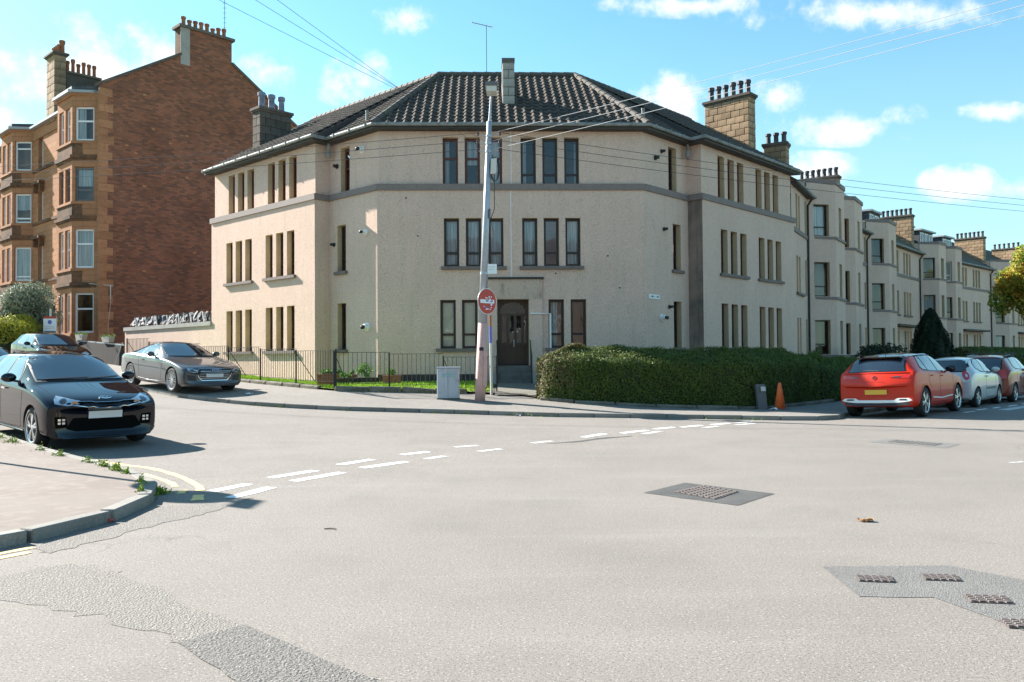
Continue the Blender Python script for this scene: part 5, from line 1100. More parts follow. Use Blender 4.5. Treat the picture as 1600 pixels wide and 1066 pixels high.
# ------------------------------------------------------------------ leaning lamp and wire pole
PB = Vector((-.89, 22.69, gz(-.89, 22.69))); PT = Vector((-.58, 22.69, 8.03)); pa = lambda z: PB.lerp(PT, (z-PB.z)/(PT.z-PB.z))
PO = thing('lamp_pole', 'leaning grey utility pole with pink painted foot and small lamp', 'pole', PB)
b = MB(); b.tube([pa(2.45), pa(5.2), PT], [.118, .092, .068], 14); b.build('shaft', 'galv', PO, smooth=True)
b = MB(); b.tube([PB-Vector((0, 0, .1)), pa(1.0), pa(2.47)], [.145, .137, .121], 14); b.build('painted_foot', 'pink_paint', PO, smooth=True)
b = MB(); b.obox(pa(.75)+Vector((.08, -.13, 0)), (.1, 0, 0), (0, .1, 0), (.02, 0, .95)); b.build('cable_guard', 'pink_paint', PO)
b = MB(); b.obox(pa(1.72)+Vector((-.06, -.15, 0)), (.12, 0, 0), (0, .05, 0), (0, 0, .09)); b.build('band_clamp', 'black_plastic', PO)
b = MB(); b.tube([pa(7.6), PT+Vector((.02, 0, .25)), PT+Vector((.06, 0, .78))], [.05, .03, .025], 8); b.build('lamp_stem', 'galv', PO)
b = MB(); lx = PT+Vector((.07, -.05, .76)); b.obox(lx+Vector((-.14, -.22, 0)), (.28, 0, 0), (0, .44, 0), (0, 0, .15)); lh = b.build('lamp_head', 'off_white', PO)
b = MB(); b.obox(lx+Vector((-.17, -.25, .151)), (.34, 0, 0), (0, .5, 0), (0, 0, .1)); b.build('lamp_lid', 'grey_plastic', lh)
INSU = []
for k, z in enumerate((7.62, 7.42, 7.2)):
    c = pa(z); b = MB(); b.tube([c+Vector((0, 0, -.03)), c+Vector((0, 0, .03))], [.085, .085], 12)
    for s in (-1, 1): b.tube([c, c+Vector((s*.3, 0, -.02*k+.05))], .012, 5)
    b.build('cross_arm', 'galv', PO)
    for s in (-1, 1): b = MB(); e = c+Vector((s*.3, 0, -.02*k+.02)); b.lathe(e, [(.02, 0), (.04, .02), (.03, .05), (.045, .08), (.02, .11)], 8); b.build('insulator', 'insulator', PO); INSU.append((s, e+Vector((0, 0, .08))))
b = MB(); c = pa(6.55); b.obox(c+Vector((.08, -.12, 0)), (.16, 0, .02), (0, .14, 0), (.02, 0, .42)); b.build('junction_box', 'off_white', PO)
b = MB()
for k in range(5): a0 = .09+.012*k; b.tube([c+Vector((.2+a0*math.cos(t), -.06, .15+.34*math.sin(t))) for t in np.linspace(0, 6.28, 14)], .009, 5)
b.build('cable_coil', 'wire_dark', PO)
b = MB(); b.tube([pa(7.1)+Vector((.1, -.05, 0)), pa(6.9)+Vector((.16, -.06, 0)), pa(6.3)+Vector((.2, -.06, 0)), pa(5.6)+Vector((.22, -.05, 0)), pa(5.3)+Vector((.12, -.06, 0))], .012, 5); b.build('loose_cable', 'wire_dark', PO)
b = MB(); c = pa(5.35); b.obox(c+Vector((.07, -.1, 0)), (.05, 0, 0), (0, .08, 0), (.01, 0, .25)); b.build('bracket', 'grey_plastic', PO)
# no entry sign, its face turned down the side street
def disc(b, c, n, r, th, m=0, seg=40): b.lathe(Vector(c), [(r, 0), (r, th)], seg, axis=n, m=m)
def no_entry(T, c, n, r, stickers=True):
    n = Vector(n).normalized(); x = n.cross(Vector((0, 0, -1))).normalized(); x = Vector((0, 0, 1)).cross(n).normalized(); up = Vector((0, 0, 1)); c = Vector(c)
    b = MB(); disc(b, c, n, r, .012); b.build('sign_back', 'galv', T)
    b = MB(); disc(b, c+n*.0125, n, r*.985, .002); b.build('sign_rim', 'sign_white', T)
    b = MB(); disc(b, c+n*.015, n, r*.95, .002); f = b.build('sign_face', 'sign_red', T)
    b = MB(); b.obox(c+n*.0175-x*r*.74-up*r*.14, x*r*1.48, up*r*.28, n*.0015); b.build('white_bar', 'sign_white', f)
    if stickers:
        rr = random.Random(4)
        for (u, v, w, h, m) in ((-.1, .22, .22, .09, 'sign_white'), (.18, .25, .1, .16, 'sign_white'), (.42, .3, .12, .1, 'sign_white'), (.3, .1, .1, .14, 'sign_white'), (-.02, -.02, .28, .12, 'sticker_blue'), (.42, -.05, .24, .1, 'sticker_blue'), (.5, .04, .14, .08, 'sticker_purple'), (.45, -.3, .18, .14, 'sign_white'), (.62, -.25, .12, .1, 'sticker_purple'), (.4, -.5, .1, .09, 'sign_white'), (-.12, -.5, .3, .1, 'sticker_blue'), (-.02, -.62, .3, .08, 'sign_white'), (.28, -.62, .16, .05, 'sign_white'), (-.35, -.42, .1, .06, 'sign_white')):
            b = MB(); e = (x*math.cos(.2*rr.uniform(-1, 2))+up*.2*rr.uniform(-1, 1)).normalized(); g = n.cross(e); b.obox(c+n*.0192+x*u*r+up*v*r-e*w*r*.5, e*w*r, g*h*r, n*.001); b.build('sticker', m, f)
NS = Vector((.73, -.684, 0)).normalized()
S = thing('no_entry_sign', 'round red no entry sign with stickers fixed to the leaning pole', 'sign', pa(2.7)+NS*.12)
no_entry(S, pa(3.06)+NS*.14, NS, .36)
for z in (2.9, 3.2): b = MB(); c = pa(z); b.tube([c, c+NS*.14], .03, 6); b.tube([c-Vector((0, 0, .02)), c+Vector((0, 0, .02))], .125, 12); b.build('clamp', 'galv', S)
S = thing('notice_plate', 'small white notice plate high on the leaning pole', 'sign', pa(3.8)+NS*.1); b = MB(); c = pa(3.82); x = Vector((0, 0, 1)).cross(NS)
b.obox(c+x*.02+NS*.1, x*.37+Vector((0, 0, .03)), (0, 0, .27), NS*.006); pl = b.build('plate', 'sign_white', S)
for k, (w, z) in enumerate(((.26, .17), (.2, .1))): b = MB(); b.obox(c+x*.06+NS*.1065+Vector((0, 0, z+.01)), x*w+Vector((0, 0, .02)), (0, 0, .025), NS*.001); b.build('print', 'off_white', pl)
b = MB(); b.tube([c-Vector((0, 0, .02)), c+Vector((0, 0, .05))], .115, 12); b.build('clamp', 'galv', S)
# thin post with a blue sleeve by the gate
x0, y0 = -.60, 24.0; z0 = gz(x0, y0); S = thing('thin_post', 'slim white post with blue sleeve beside the garden gate', 'post', (x0, y0, z0))
b = MB(); b.tube([(x0, y0, z0-.1), (x0-.02, y0, z0+1.75)], .038, 10); b.build('shaft', 'off_white', S); b = MB(); b.tube([(x0-.02, y0, z0+1.5), (x0-.025, y0, z0+1.98)], .041, 10); b.build('sleeve', 'sticker_blue', S); b = MB(); b.tube([(x0-.025, y0, z0+1.98), (x0-.03, y0, z0+2.3)], .036, 10); b.build('orange_sleeve', 'pot_clay', S)
# round sign whose shadow falls across the near corner
x0, y0 = -8.3, 12.0; z0 = gz(x0, y0); S = thing('corner_sign', 'round traffic sign on a grey post at the near left corner just out of view', 'sign', (x0, y0, z0)); b = MB(); b.tube([(x0, y0, z0-.1), (x0, y0, z0+3.75)], .045, 10); b.build('post', 'galv', S); no_entry(S, Vector((x0, y0, z0+3.1))+NS*.06, NS, .375, False)
b = MB(); b.obox((x0-.02, y0-.25, z0+3.58), (.02, 0, 0), (0, .5, 0), (0, 0, .2)); b.build('plate', 'sign_white', S)

# ------------------------------------------------------------------ overhead wires
def wire(label, p, q, sag, mat, r=.011, grp=None):
    p = Vector(p); q = Vector(q); pts = []
    for k in range(25): t = k/24; w = p.lerp(q, t); w.z -= sag*4*t*(1-t); pts.append(w)
    b = MB(); b.tube(pts, r, 5); o = b.build('overhead_wire', mat, None, base=p); tag(o, label, 'wire', grp)
Ls = [e for s, e in INSU if s < 0]; Rs = [e for s, e in INSU if s > 0]; nm = ('uppermost', 'middle', 'lowest')
for k in range(3):
    wire(f'{nm[k]} of three dark wires from the pole across the left wing', Ls[k], (-32, 29, 8.0-.22*k), .25, 'wire_dark', .007)
    wire(f'{nm[k]} of three dark wires from the pole across the right wing', Rs[k], (27, 34.5, 7.45-.22*k), .2, 'wire_dark', .007)
    wire(f'{nm[k]} of three pale sunlit wires rising from the pole to the right', Rs[k]-Vector((.2, .05, .02)), (14.5, 11.4-.35*k, 8.5-.25*k), .12, 'wire_pale', .0065)
    wire(f'{nm[k]} of three thin wires running from the pole up over the left sky', Ls[k]+Vector((.15, -.05, 0)), ((-5.75, -4.95, -4.45)[k]*1.3+.22, (15.2, 15.15, 15.1)[k]*1.3-6.8, 8.58), .02, 'wire_dark', .0045)
c = bp(-.8, 4.7); aerial('roof_aerial', 'television aerial on a slim mast above the tiled ridge', (c.x, c.y, 12.5), 2.35, ((-1, -.3, .12), .85, .18), 7, 'wire_dark', r=.014)

# ------------------------------------------------------------------ street furniture
x0, y0 = -1.77, 22.95; z0 = gz(x0, y0)-.03; CB = thing('utility_cabinet', 'weathered grey roadside utility cabinet with teal scrawl beside the pole', 'cabinet', (x0, y0, z0))
o = bm_mesh(bevel_box(.6, .34, .84, .012), 'case', 'cabinet'); inst('case', o, CB, Matrix.Translation((x0, y0, z0+.46)))
b = MB(); b.obox((x0-.325, y0-.195, z0+.88), (.65, 0, 0), (0, .39, 0), (0, 0, .035)); b.build('lid', 'cabinet', CB)
b = MB(); b.obox((x0-.31, y0-.18, z0), (.62, 0, 0), (0, .36, 0), (0, 0, .06)); b.build('plinth', 'concrete_dark', CB)
b = MB(); b.obox((x0-.003, y0-.1735, z0+.08), (.006, 0, 0), (0, .003, 0), (0, 0, .76)); b.build('door_gap', 'black_plastic', CB)
b = MB()
for k in range(5): a = x0-.16+.075*k; b.tube([(a, y0-.173, z0+.66), (a+.03, y0-.173, z0+.74), (a+.06, y0-.173, z0+.68), (a+.03, y0-.173, z0+.63)], .009, 4)
b.build('graffiti', 'paint_teal', CB)
x0, y0 = 6.78, 22.42; z0 = gz(x0, y0); J = thing('junction_panel', 'dark grey leaning metal panel box at the hedge corner', 'box', (x0, y0, z0)); b = MB(); b.obox((x0-.12, y0, z0-.02), (.26, .06, 0), (-.02, .12, 0), (-.05, .06, .7)); b.build('case', 'grey_plastic', J)
b = MB(); b.obox((x0-.06, y0-.02, z0+.5), (.14, .03, 0), (0, .004, 0), (-.01, .01, .12)); b.build('label_sticker', 'off_white', J)
x0, y0 = 7.22, 22.4; z0 = gz(x0, y0); T = thing('traffic_cone', 'orange plastic traffic cone on the pavement by the hedge', 'cone', (x0, y0, z0)); b = MB(); b.lathe((x0, y0, z0+.03), [(.155, 0), (.05, .62), (.035, .69), (.02, .7)], 20); b.build('body', 'cone_orange', T, smooth=True)
b = MB(); b.obox((x0-.2, y0-.2, z0), (.4, 0, 0), (0, .4, 0), (0, 0, .035)); b.build('base', 'grey_plastic', T)
# litter
def crumple(name, label, cat, x, y, s, mat, seed):
    rr = random.Random(seed); b = MB(); z = gz(x, y); n = 4; G = [[(x+(i-n/2)*s/n+rr.uniform(-.1, .1)*s, y+(j-n/2)*s*.7/n+rr.uniform(-.1, .1)*s, z+.006+abs(rr.gauss(0, s*.14))) for j in range(n+1)] for i in range(n+1)]
    for i in range(n):
        for j in range(n): b.face([G[i][j], G[i+1][j], G[i+1][j+1], G[i][j+1]])
    tag(b.build(name, mat, base=Vector((x, y, z))), label, cat)
crumple('dead_leaf', 'single curled brown leaf lying on the road', 'leaf', 3.19, 7.54, .13, 'dead_leaf', 1)
crumple('litter', 'red scrap of litter by the near kerb', 'litter', -3.79, 7.74, .14, 'red_litter', 2)
crumple('litter', 'crumpled white litter at the foot of the dark panel', 'litter', 6.98, 22.25, .22, 'white_plastic', 3)
crumple('litter', 'white scrap in the gutter below the front door', 'litter', .13, 20.62, .14, 'white_plastic', 4)
crumple('litter', 'pale scrap on the pavement in front of the grey coupe', 'litter', -7.3, 23.0, .16, 'white_plastic', 5)
b = MB(); x, y = -1.67, 7.34; z = ramp(x, y)+.008; b.tube([(x, y, z), (x+.06, y+.015, z+.002), (x+.11, y-.01, z)], .005, 5); tag(b.build('twig', 'twig', base=Vector((x, y, z))), 'short dark twig on the road left of centre', 'twig')
# street name plate
c, n = on_face(1, .52, .012); d = dR.normalized(); NP = thing('street_name_plate', 'small white street name plate on the right splay wall', 'sign', (c.x, c.y, 3.62)); b = MB(); q = c-d*.34; b.obox((q.x, q.y, 3.54), (*(d*.68), 0), (*(n*.012), 0), (0, 0, .15)); pl = b.build('plate', 'sign_white', NP)
def text_mesh(s, size, mat):
    cu = bpy.data.curves.new('lettering', 'FONT'); cu.body = s; cu.size = size; cu.align_x = 'CENTER'; cu.align_y = 'CENTER'; cu.extrude = .0006; to = bpy.data.objects.new('tmp', cu); COL.objects.link(to)
    dg = bpy.context.evaluated_depsgraph_get(); me = bpy.data.meshes.new_from_object(to.evaluated_get(dg)); bpy.data.objects.remove(to); me.materials.clear(); me.materials.append(MT(mat)); return me
inst('lettering', text_mesh('A', .1, 'black_plastic'), pl, frame_m(Vector((c.x+n.x*.0135, c.y+n.y*.0135, 3.615))-Vector((*d, 0))*.26, Vector((*d, 0)), Vector((0, 0, 1)), Vector((*n, 0))))
for s_, w_2, m_ in ((-.13, .09, 'black_plastic'), (-.03, .05, 'grey_plastic'), (.1, .09, 'off_white'), (.22, .1, 'grey_plastic')):      # the worn, unreadable rest of the name
    b = MB(); q = c+d*(s_-w_2/2)+n*.0125; b.obox((q.x, q.y, 3.585), (*(d*w_2), 0), (*(n*.001), 0), (0, 0, .065)); b.build('lettering', m_, pl)

# ------------------------------------------------------------------ garden wall of the back court, fence and sale board
EL = wq(-1, SP+WL, RT); WE = EL+FD*8.9; GW = thing('garden_wall', 'roughcast back court wall with concrete coping left of the corner block', 'wall', (EL.x, EL.y, 1.2))
b = MB(); b.obox((EL.x, EL.y, .6), (*(FD*8.9), 0), (*(GD*.25), 0), (0, 0, 2.38)); b.build('wall', 'harl', GW); 
for k in range(6): b = MB(); q = EL+FD*(8.96*k/6)+NF*.06; b.obox((q.x, q.y, 2.98), (*(FD*(8.96/6-.008)), 0), (*(GD*.37), 0), (0, 0, .18)); b.build('coping', 'concrete', GW)
SH = thing('wall_sheeting', 'crumpled grey sheeting on raked brackets along the back court wall', 'sheeting', (EL.x, EL.y, 3.16)); rr = random.Random(9)
for k in range(26):
    b = MB(); s = .15+k*.325+rr.uniform(-.08, .08); c = EL+FD*s+GD*rr.uniform(0, .2); n = 5; G = []
    for i in range(n+1):
        row = []
        for j in range(4): row.append((c.x+FD.x*(i/n-.5)*.62+GD.x*(j*.06)+rr.uniform(-.07, .07), c.y+FD.y*(i/n-.5)*.62+GD.y*(j*.06)+rr.uniform(-.07, .07), 3.22+.13*j+.05*math.sin(i*2.1+k)+rr.uniform(-.05, .05)))
        G.append(row)
    for i in range(n):
        for j in range(3): b.face([G[i][j], G[i+1][j], G[i+1][j+1], G[i][j+1]])
    b.build('sheet', 'sheet_grey', SH)
for k in range(7): b = MB(); q = EL+FD*(.6+k*1.15)+NF*.03; e = q+GD*.1+FD*.35; b.bar((q.x, q.y, 3.16), (e.x, e.y, 3.6), .04); b.build('bracket', 'off_white', SH)
FN = thing('dark_fence', 'dark timber fence below the red tenement', 'fence', (-17.5, 35.3, 1.4)); A, B = Vector((-19.6, 37.25)), Vector((-15.75, 33.65)); d = (B-A); L = d.length; d.normalize(); n = Vector((d.y, -d.x))
for k in range(int(L/.16)): b = MB(); q = A+d*(k*.16); b.obox((q.x, q.y, gz(q.x, q.y)-.1), (*(d*.15), 0), (*(n*.025), 0), (0, 0, .95+.01*(k % 3))); b.build('plank', 'fence_wood', FN)
b = MB(); b.bar((*A, gz(*A)+.86), (*B, gz(*B)+.86), .05, .05); b.build('rail', 'galv', FN)
for k, s in enumerate((.6, 3.6)):
    q = A+d*s; z = gz(*q)+.9; P_ = thing('planter_trough', ('pale grey planter trough on the left of the dark fence', 'pale grey planter trough on the right of the dark fence')[k], 'planter', (q.x, q.y, z)); b = MB()
    a = [(-.42, -.12), (.42, -.12), (.42, .12), (-.42, .12)]; lo = [Vector((q.x, q.y, z))+Vector((*(d*x*.85), 0))+Vector((*(n*y*.8), 0)) for x, y in a]; hi = [Vector((q.x, q.y, z+.24))+Vector((*(d*x), 0))+Vector((*(n*y), 0)) for x, y in a]
    b.face(lo[::-1]); [b.face([lo[i], lo[(i+1) % 4], hi[(i+1) % 4], hi[i]]) for i in range(4)]; b.build('trough', 'concrete', P_); b = MB(); b.face(hi); b.build('soil', 'soil', P_)
    leaves('foliage', np.array([(q.x+d.x*rg.uniform(-.35, .35), q.y+d.y*rg.uniform(-.35, .35), z+.24+abs(rg.normal(0, .05))) for _ in range(80)]), np.tile([[0, 0, 1.]], (80, 1)), .07, 'leaf_plant', P_, seed=k, lay=.9)
x0, y0 = -22.2, 39.8; z0 = gz(x0, y0); SB = thing('sale_board', 'white property sale board with red top on a post before the red tenement', 'sign', (x0, y0, z0)); b = MB(); b.bar((x0, y0+.03, z0-.1), (x0, y0+.03, z0+2.2), .07); b.build('post', 'off_white', SB)
b = MB(); b.obox((x0-.31, y0-.03, z0+1.0), (.62, 0, 0), (0, .03, 0), (0, 0, .84)); bd = b.build('board', 'sign_white', SB)
for (xa, xb, za, zb, m) in ((-.31, .31, .73, .84, 'sign_red'), (-.29, .29, .03, .13, 'grey_plastic'), (-.2, .2, .33, .36, 'off_white'), (-.24, .24, .25, .28, 'off_white')): b = MB(); b.obox((x0+xa, y0-.034, z0+1+za), (xb-xa, 0, 0), (0, .003, 0), (0, 0, zb-za)); b.build('print', m, bd)
b = MB(); b.lathe((x0, y0-.031, z0+1.56), [(.1, 0), (.1, .004)], 20, axis=(0, -1, 0)); b.build('emblem', 'sticker_blue', bd)
b = MB(); q = A+d*4.6; b.tube([(q.x+n.x*.1, q.y+n.y*.1, gz(*q)+.05), (q.x+d.x*.5, q.y+d.y*.5, gz(*q)+.92)], .03, 6); tag(b.build('propped_pole', 'off_white', base=Vector((q.x, q.y, 1.3))), 'white pole propped against the end of the dark fence', 'pole')
# wall aerial arm on the gable corner
c = RC+GD*.6+GN*.02; WA = thing('wall_aerial', 'white aerial arm bracketed to the corner of the brick gable', 'aerial', (c.x, c.y, 5.3)); b = MB(); b.tube([(c.x, c.y, 4.6), (c.x+.12, c.y-.25, 4.8), (c.x+.12, c.y-.25, 5.55)], .025, 6); b.build('mast', 'off_white', WA); b = MB(); b.tube([(c.x-1.0, c.y-.3, 5.62), (c.x+.25, c.y-.25, 5.5)], .02, 5); b.tube([(c.x+.1, c.y-.2, 4.6), (c.x-.05, c.y-.15, 3.4), (c.x-.1, c.y-.05, 2.4)], .01, 5); b.build('antenna', 'off_white', WA)
# ------------------------------------------------------------------ parked cars
mk('car_glass', (.012, .018, .028), .02, metal=0, spec=1.0, coat=.8)
mk('gap', (.004, .004, .004), .95, spec=.1); mk('seal', (.008, .008, .008), .6, spec=.3)
mk('chrome', (.75, .76, .78), .12, metal=1.0)
mk('tyre', (.018, .018, .019), .85, ((40, (.03, .03, .03), .4, .7),))
mk('alloy', (.62, .63, .65), .25, metal=.85); mk('alloy_dark', (.05, .05, .055), .35, metal=.6)
mk('lamp_red', (.55, .02, .012), .12, coat=1.0); mk('lamp_orange', (.75, .25, .05), .2, coat=1.0)
mk('lamp_lens', (.62, .64, .67), .12, metal=.7, coat=1.0); mk('lamp_dark', (.05, .055, .06), .1, coat=1.0); mk('bright_silver', (.78, .77, .74), .35)
mk('plate_white', (.72, .71, .70), .45); mk('plate_yellow', (.78, .47, .05), .45); mk('underside', (.012, .012, .012), .9); mk('wiper', (.02, .02, .02), .6)
class Car:
    def __init__(s, name, label, cat, sp, paint, group='parked cars'):
        s.sp = sp; s.L, s.W, s.H = sp['L'], sp['W'], sp['H']; s.root = thing(name, label, cat, (0, 0, 0), group); s.paint = paint
        s.body()
    def X(s, f): return s.L/2-f
    def body(s):
        sp = s.sp; V = []; rings = []
        for st in sp['st']:
            f, zl, w, zs, zt, wt = st[:6]; d6 = st[6] if len(st) > 6 else .03
            k = [(0, zl), (w*.86, zl), (w*.975, zl+.09), (w, zl+.5*(zs-zl)), (w*.985, zs), (min(w*.94, w*.94), zs+.035), (wt, zt-d6), (wt*.55, zt-.008), (0, zt)]
            bow = sp['bow']*max(0, 1-f/.9)**1.6; bk = sp.get('rbow', .12)*max(0, 1-(s.L-f)/.7)**1.6
            def pt(y, z): r = abs(y)/(s.W/2); return (s.X(f)-bow*r**2.4+bk*r**2.4, y, z)
            ring = [pt(*k[0])]+[pt(y, z) for y, z in k[1:8]]+[pt(*k[8])]+[pt(-y, z) for y, z in k[7:0:-1]]
            b = len(V); V += ring; rings.append(list(range(b, b+16)))
        F = []
        for r0, r1 in zip(rings, rings[1:]):
            for i in range(16): F.append((r0[i], r0[(i+1) % 16], r1[(i+1) % 16], r1[i]))
        for r, fl in ((rings[0], 1), (rings[-1], 0)):
            q = [(r[0], r[15], r[1])]+[(r[i], r[16-i], r[15-i], r[i+1]) for i in range(1, 7)]+[(r[7], r[9], r[8])]
            F += [tuple(reversed(x)) for x in q] if not fl else q
        me = bpy.data.meshes.new('body'); me.from_pydata(V, [], F); me.materials.append(MT(s.paint)); me.materials.append(MT('underside'))
        ce = me.attributes.new('crease_edge', 'FLOAT', 'EDGE'); sc_ = sp.get('crs', {})
        for e in me.edges:
            a, b = e.vertices; ia, ib = a % 16, b % 16; sa, sb = a//16, b//16
            if ia == ib and sa != sb: ce.data[e.index].value = {4: .5, 12: .5, 5: .25, 11: .25, 6: .35 if min(sa, sb) >= 5 else 0, 10: .35 if min(sa, sb) >= 5 else 0, 1: .5, 15: .5, 2: .3, 14: .3}.get(ia, 0)
            elif sa == sb: ce.data[e.index].value = sp.get('tc', {}).get(sa, 0) if min(ia, ib) >= 5 and max(ia, ib) <= 11 else (.5 if sa in (1, len(rings)-2) else 0)
        bm = bmesh.new(); bm.from_mesh(me); bmesh.ops.recalc_face_normals(bm, faces=bm.faces); bm.to_mesh(me); bm.free()
        o = bpy.data.objects.new('tmp_body', me); COL.objects.link(o); m = o.modifiers.new('s', 'SUBSURF'); m.levels = 3; m.render_levels = 3
        R_ = sp['wr']; tmp = []
        for f in (sp['fo'], sp['fo']+sp['wb']):
            c = MB(); c.lathe((s.X(f), -s.W, R_+.005), [(R_*1.13, 0), (R_*1.13, 2*s.W)], 40, axis=(0, 1, 0)); co = bpy.data.objects.new('tmp_c', c.mesh('c', 'underside')); COL.objects.link(co); tmp.append(co)
            bo = o.modifiers.new('b', 'BOOLEAN'); bo.operation = 'DIFFERENCE'; bo.solver = 'EXACT'; bo.object = co; bo.material_mode = 'TRANSFER'
        dg = bpy.context.evaluated_depsgraph_get(); dg.update(); ev_ = o.evaluated_get(dg); bmesh_ = bpy.data.meshes.new_from_object(ev_)
        bm = bmesh.new(); bm.from_mesh(me); 
        # un-cut surface for projecting details
        o.modifiers.remove(o.modifiers[2]); o.modifiers.remove(o.modifiers[1]); dg.update(); m2 = bpy.data.meshes.new_from_object(o.evaluated_get(bpy.context.evaluated_depsgraph_get())); bm.free()
        s.bvh = BVHTree.FromPolygons([v.co.copy() for v in m2.vertices], [tuple(p.vertices) for p in m2.polygons])
        bpy.data.objects.remove(o)
        for c in tmp: bpy.data.objects.remove(c)
        bmesh_.name = 'body'; bmesh_.polygons.foreach_set('use_smooth', [True]*len(bmesh_.polygons))
        try: bmesh_.set_sharp_from_angle(angle=R(38))
        except Exception: pass
        bo = bpy.data.objects.new('body', bmesh_); COL.objects.link(bo); bo.parent = s.root; BASE[bo.name] = Vector((0, 0, 0)); s.bodyo = bo
    def hit(s, p, d):
        p = Vector(p); d = Vector(d).normalized(); h = s.bvh.ray_cast(p-d*3, d)
        if h[0] is None:
            n = min((s.bvh.find_nearest(p+d*t) for t in np.linspace(-.5, 4.5, 51)), key=lambda q: q[3]); return n[0], n[1]
        return h[0], (h[1] if h[1].dot(d) < 0 else -h[1])
    def patch(s, name, poly, d, mat, off=.004, par=None, thick=.012, res=.06, smooth=True):
        d = Vector(d).normalized(); poly = [Vector(p) for p in poly]; r = d.orthogonal() if abs(d.z) > .9 else d.cross(Vector((0, 0, 1))); r.normalize(); u = r.cross(d); o = poly[0]
        bm = bmesh.new(); bm.faces.new([bm.verts.new(((p-o).dot(r), (p-o).dot(u), 0)) for p in poly])
        for ax in (0, 1):
            lo = min(v.co[ax] for v in bm.verts); hi = max(v.co[ax] for v in bm.verts); n = max(1, int((hi-lo)/res))
            for k in range(1, n):
                c = [0, 0, 0]; c[ax] = lo+(hi-lo)*k/n; nn = [0, 0, 0]; nn[ax] = 1; bmesh.ops.bisect_plane(bm, geom=bm.verts[:]+bm.edges[:]+bm.faces[:], plane_co=c, plane_no=nn)
        for v in bm.verts:
            q = o+r*v.co.x+u*v.co.y; h, n = s.hit(q, d); v.co = h+n*off
        bm.normal_update()
        if sum((f.normal.dot(d)*f.calc_area() for f in bm.faces)) > 0: bmesh.ops.reverse_faces(bm, faces=bm.faces)
        ed = [e for e in bm.edges if e.is_boundary]; ex = bmesh.ops.extrude_edge_only(bm, edges=ed)
        for g in ex['geom']:
            if isinstance(g, bmesh.types.BMVert): h, n = s.hit(g.co, d); g.co = g.co-n*(thick+off)
        me = bpy.data.meshes.new(name); bm.to_mesh(me); bm.free(); me.materials.append(MT(mat))
        if smooth:
            me.polygons.foreach_set('use_smooth', [True]*len(me.polygons))
            try: me.set_sharp_from_angle(angle=R(50))
            except Exception: pass
        ob = bpy.data.objects.new(name, me); COL.objects.link(ob); ob.parent = par or s.bodyo; BASE[ob.name] = Vector((0, 0, 0)); return ob
    def line(s, name, pts, d, w, mat, off=.003, par=None, h=.006):
        P = []
        for a, b in zip(pts, pts[1:]):
            a = Vector(a); b = Vector(b); n = max(1, int((b-a).length/.05)); P += [a.lerp(b, k/n) for k in range(n)]
        P.append(Vector(pts[-1])); Q = [s.hit(p, d) for p in P]; b = MB(); rows = []
        for i, (p, n) in enumerate(Q):
            t = (Q[min(i+1, len(Q)-1)][0]-Q[max(i-1, 0)][0]); t = t.normalized() if t.length > 1e-6 else Vector((1, 0, 0)); x = t.cross(n).normalized()*w/2; rows.append((p+x+n*off*.2, p+x*.8+n*(off+h*.5), p-x*.8+n*(off+h*.5), p-x+n*off*.2))
        for r0, r1 in zip(rows, rows[1:]):
            for k in range(3): b.face([r0[k], r1[k], r1[k+1], r0[k+1]])
        return b.build(name, mat, par or s.bodyo)
    def both(s, fn):
        for sd in (1, -1): fn(sd)
    def side_poly(s, pts, sd): return [(s.X(f), sd*s.W*.5, z) for f, z in pts]
    def wheels(s, n=5, mat='alloy', twin=True, back='gap'):
        R_ = s.sp['wr']; w = s.sp.get('ww', .205); rr = R_*s.sp.get('rim', .70)
        ty = MB().lathe((0, -w/2, 0), [(rr*.98, .015), (rr*1.04, 0), (R_*.93, .004), (R_*.985, .02), (R_, .05), (R_, w-.05), (R_*.985, w-.02), (R_*.93, w-.004), (rr*1.04, w), (rr*.98, w-.015)], 40, axis=(0, 1, 0), caps=False).mesh('tyre', 'tyre', smooth=True)
        rb = MB(); rb.lathe((0, w/2-.012, 0), [(rr*.93, -.06), (rr*.94, .0), (rr*1.0, .008), (rr*1.0, -.02)], 40, axis=(0, 1, 0), caps=False)
        rb.lathe((0, w/2-.05, 0), [(rr*.24, 0), (rr*.24, .03), (rr*.1, .04)], 20, axis=(0, 1, 0))
        for k in range(n):
            for da in ((-.13, .13) if twin else (0,)):
                a = 2*math.pi*k/n+math.pi/2; e = Vector((math.cos(a+da*.55), 0, math.sin(a+da*.55)))*rr*.2; f = Vector((math.cos(a+da*1.25), 0, math.sin(a+da*1.25)))*rr*.96; up = Vector((0, 1, 0)); x = (f-e).cross(up).normalized(); wd = rr*(.075 if twin else .15)*(1 if n < 7 else .42)
                o = Vector((0, w/2-.045, 0)); q0 = [e-x*wd*.8, e+x*wd*.8, f+x*wd*1.15, f-x*wd*1.15]; lo = [p+o for p in q0]; hi = [p+o+up*(.034 if i < 2 else .03) for i, p in enumerate(q0)]
                rb.face(hi); [rb.face([lo[i], lo[(i+1) % 4], hi[(i+1) % 4], hi[i]]) for i in range(4)]
        rm = rb.mesh('rim', mat); bk_ = MB().lathe((0, w/2-.1, 0), [(rr*.95, 0), (rr*.95, .01), (.01, .012)], 30, axis=(0, 1, 0)).mesh('brake', back)
        for f in (s.sp['fo'], s.sp['fo']+s.sp['wb']):
            for sd in (1, -1):
                o = bpy.data.objects.new('wheel', ty); COL.objects.link(o); o.parent = s.root; o.location = (s.X(f), sd*(s.W/2-w/2-.015), R_); o.rotation_euler = (0, random.uniform(0, 6), 0 if sd > 0 else math.pi)
                for nm, m_ in (('rim', rm), ('brake_disc', bk_)): c = bpy.data.objects.new(nm, m_); COL.objects.link(c); c.parent = o
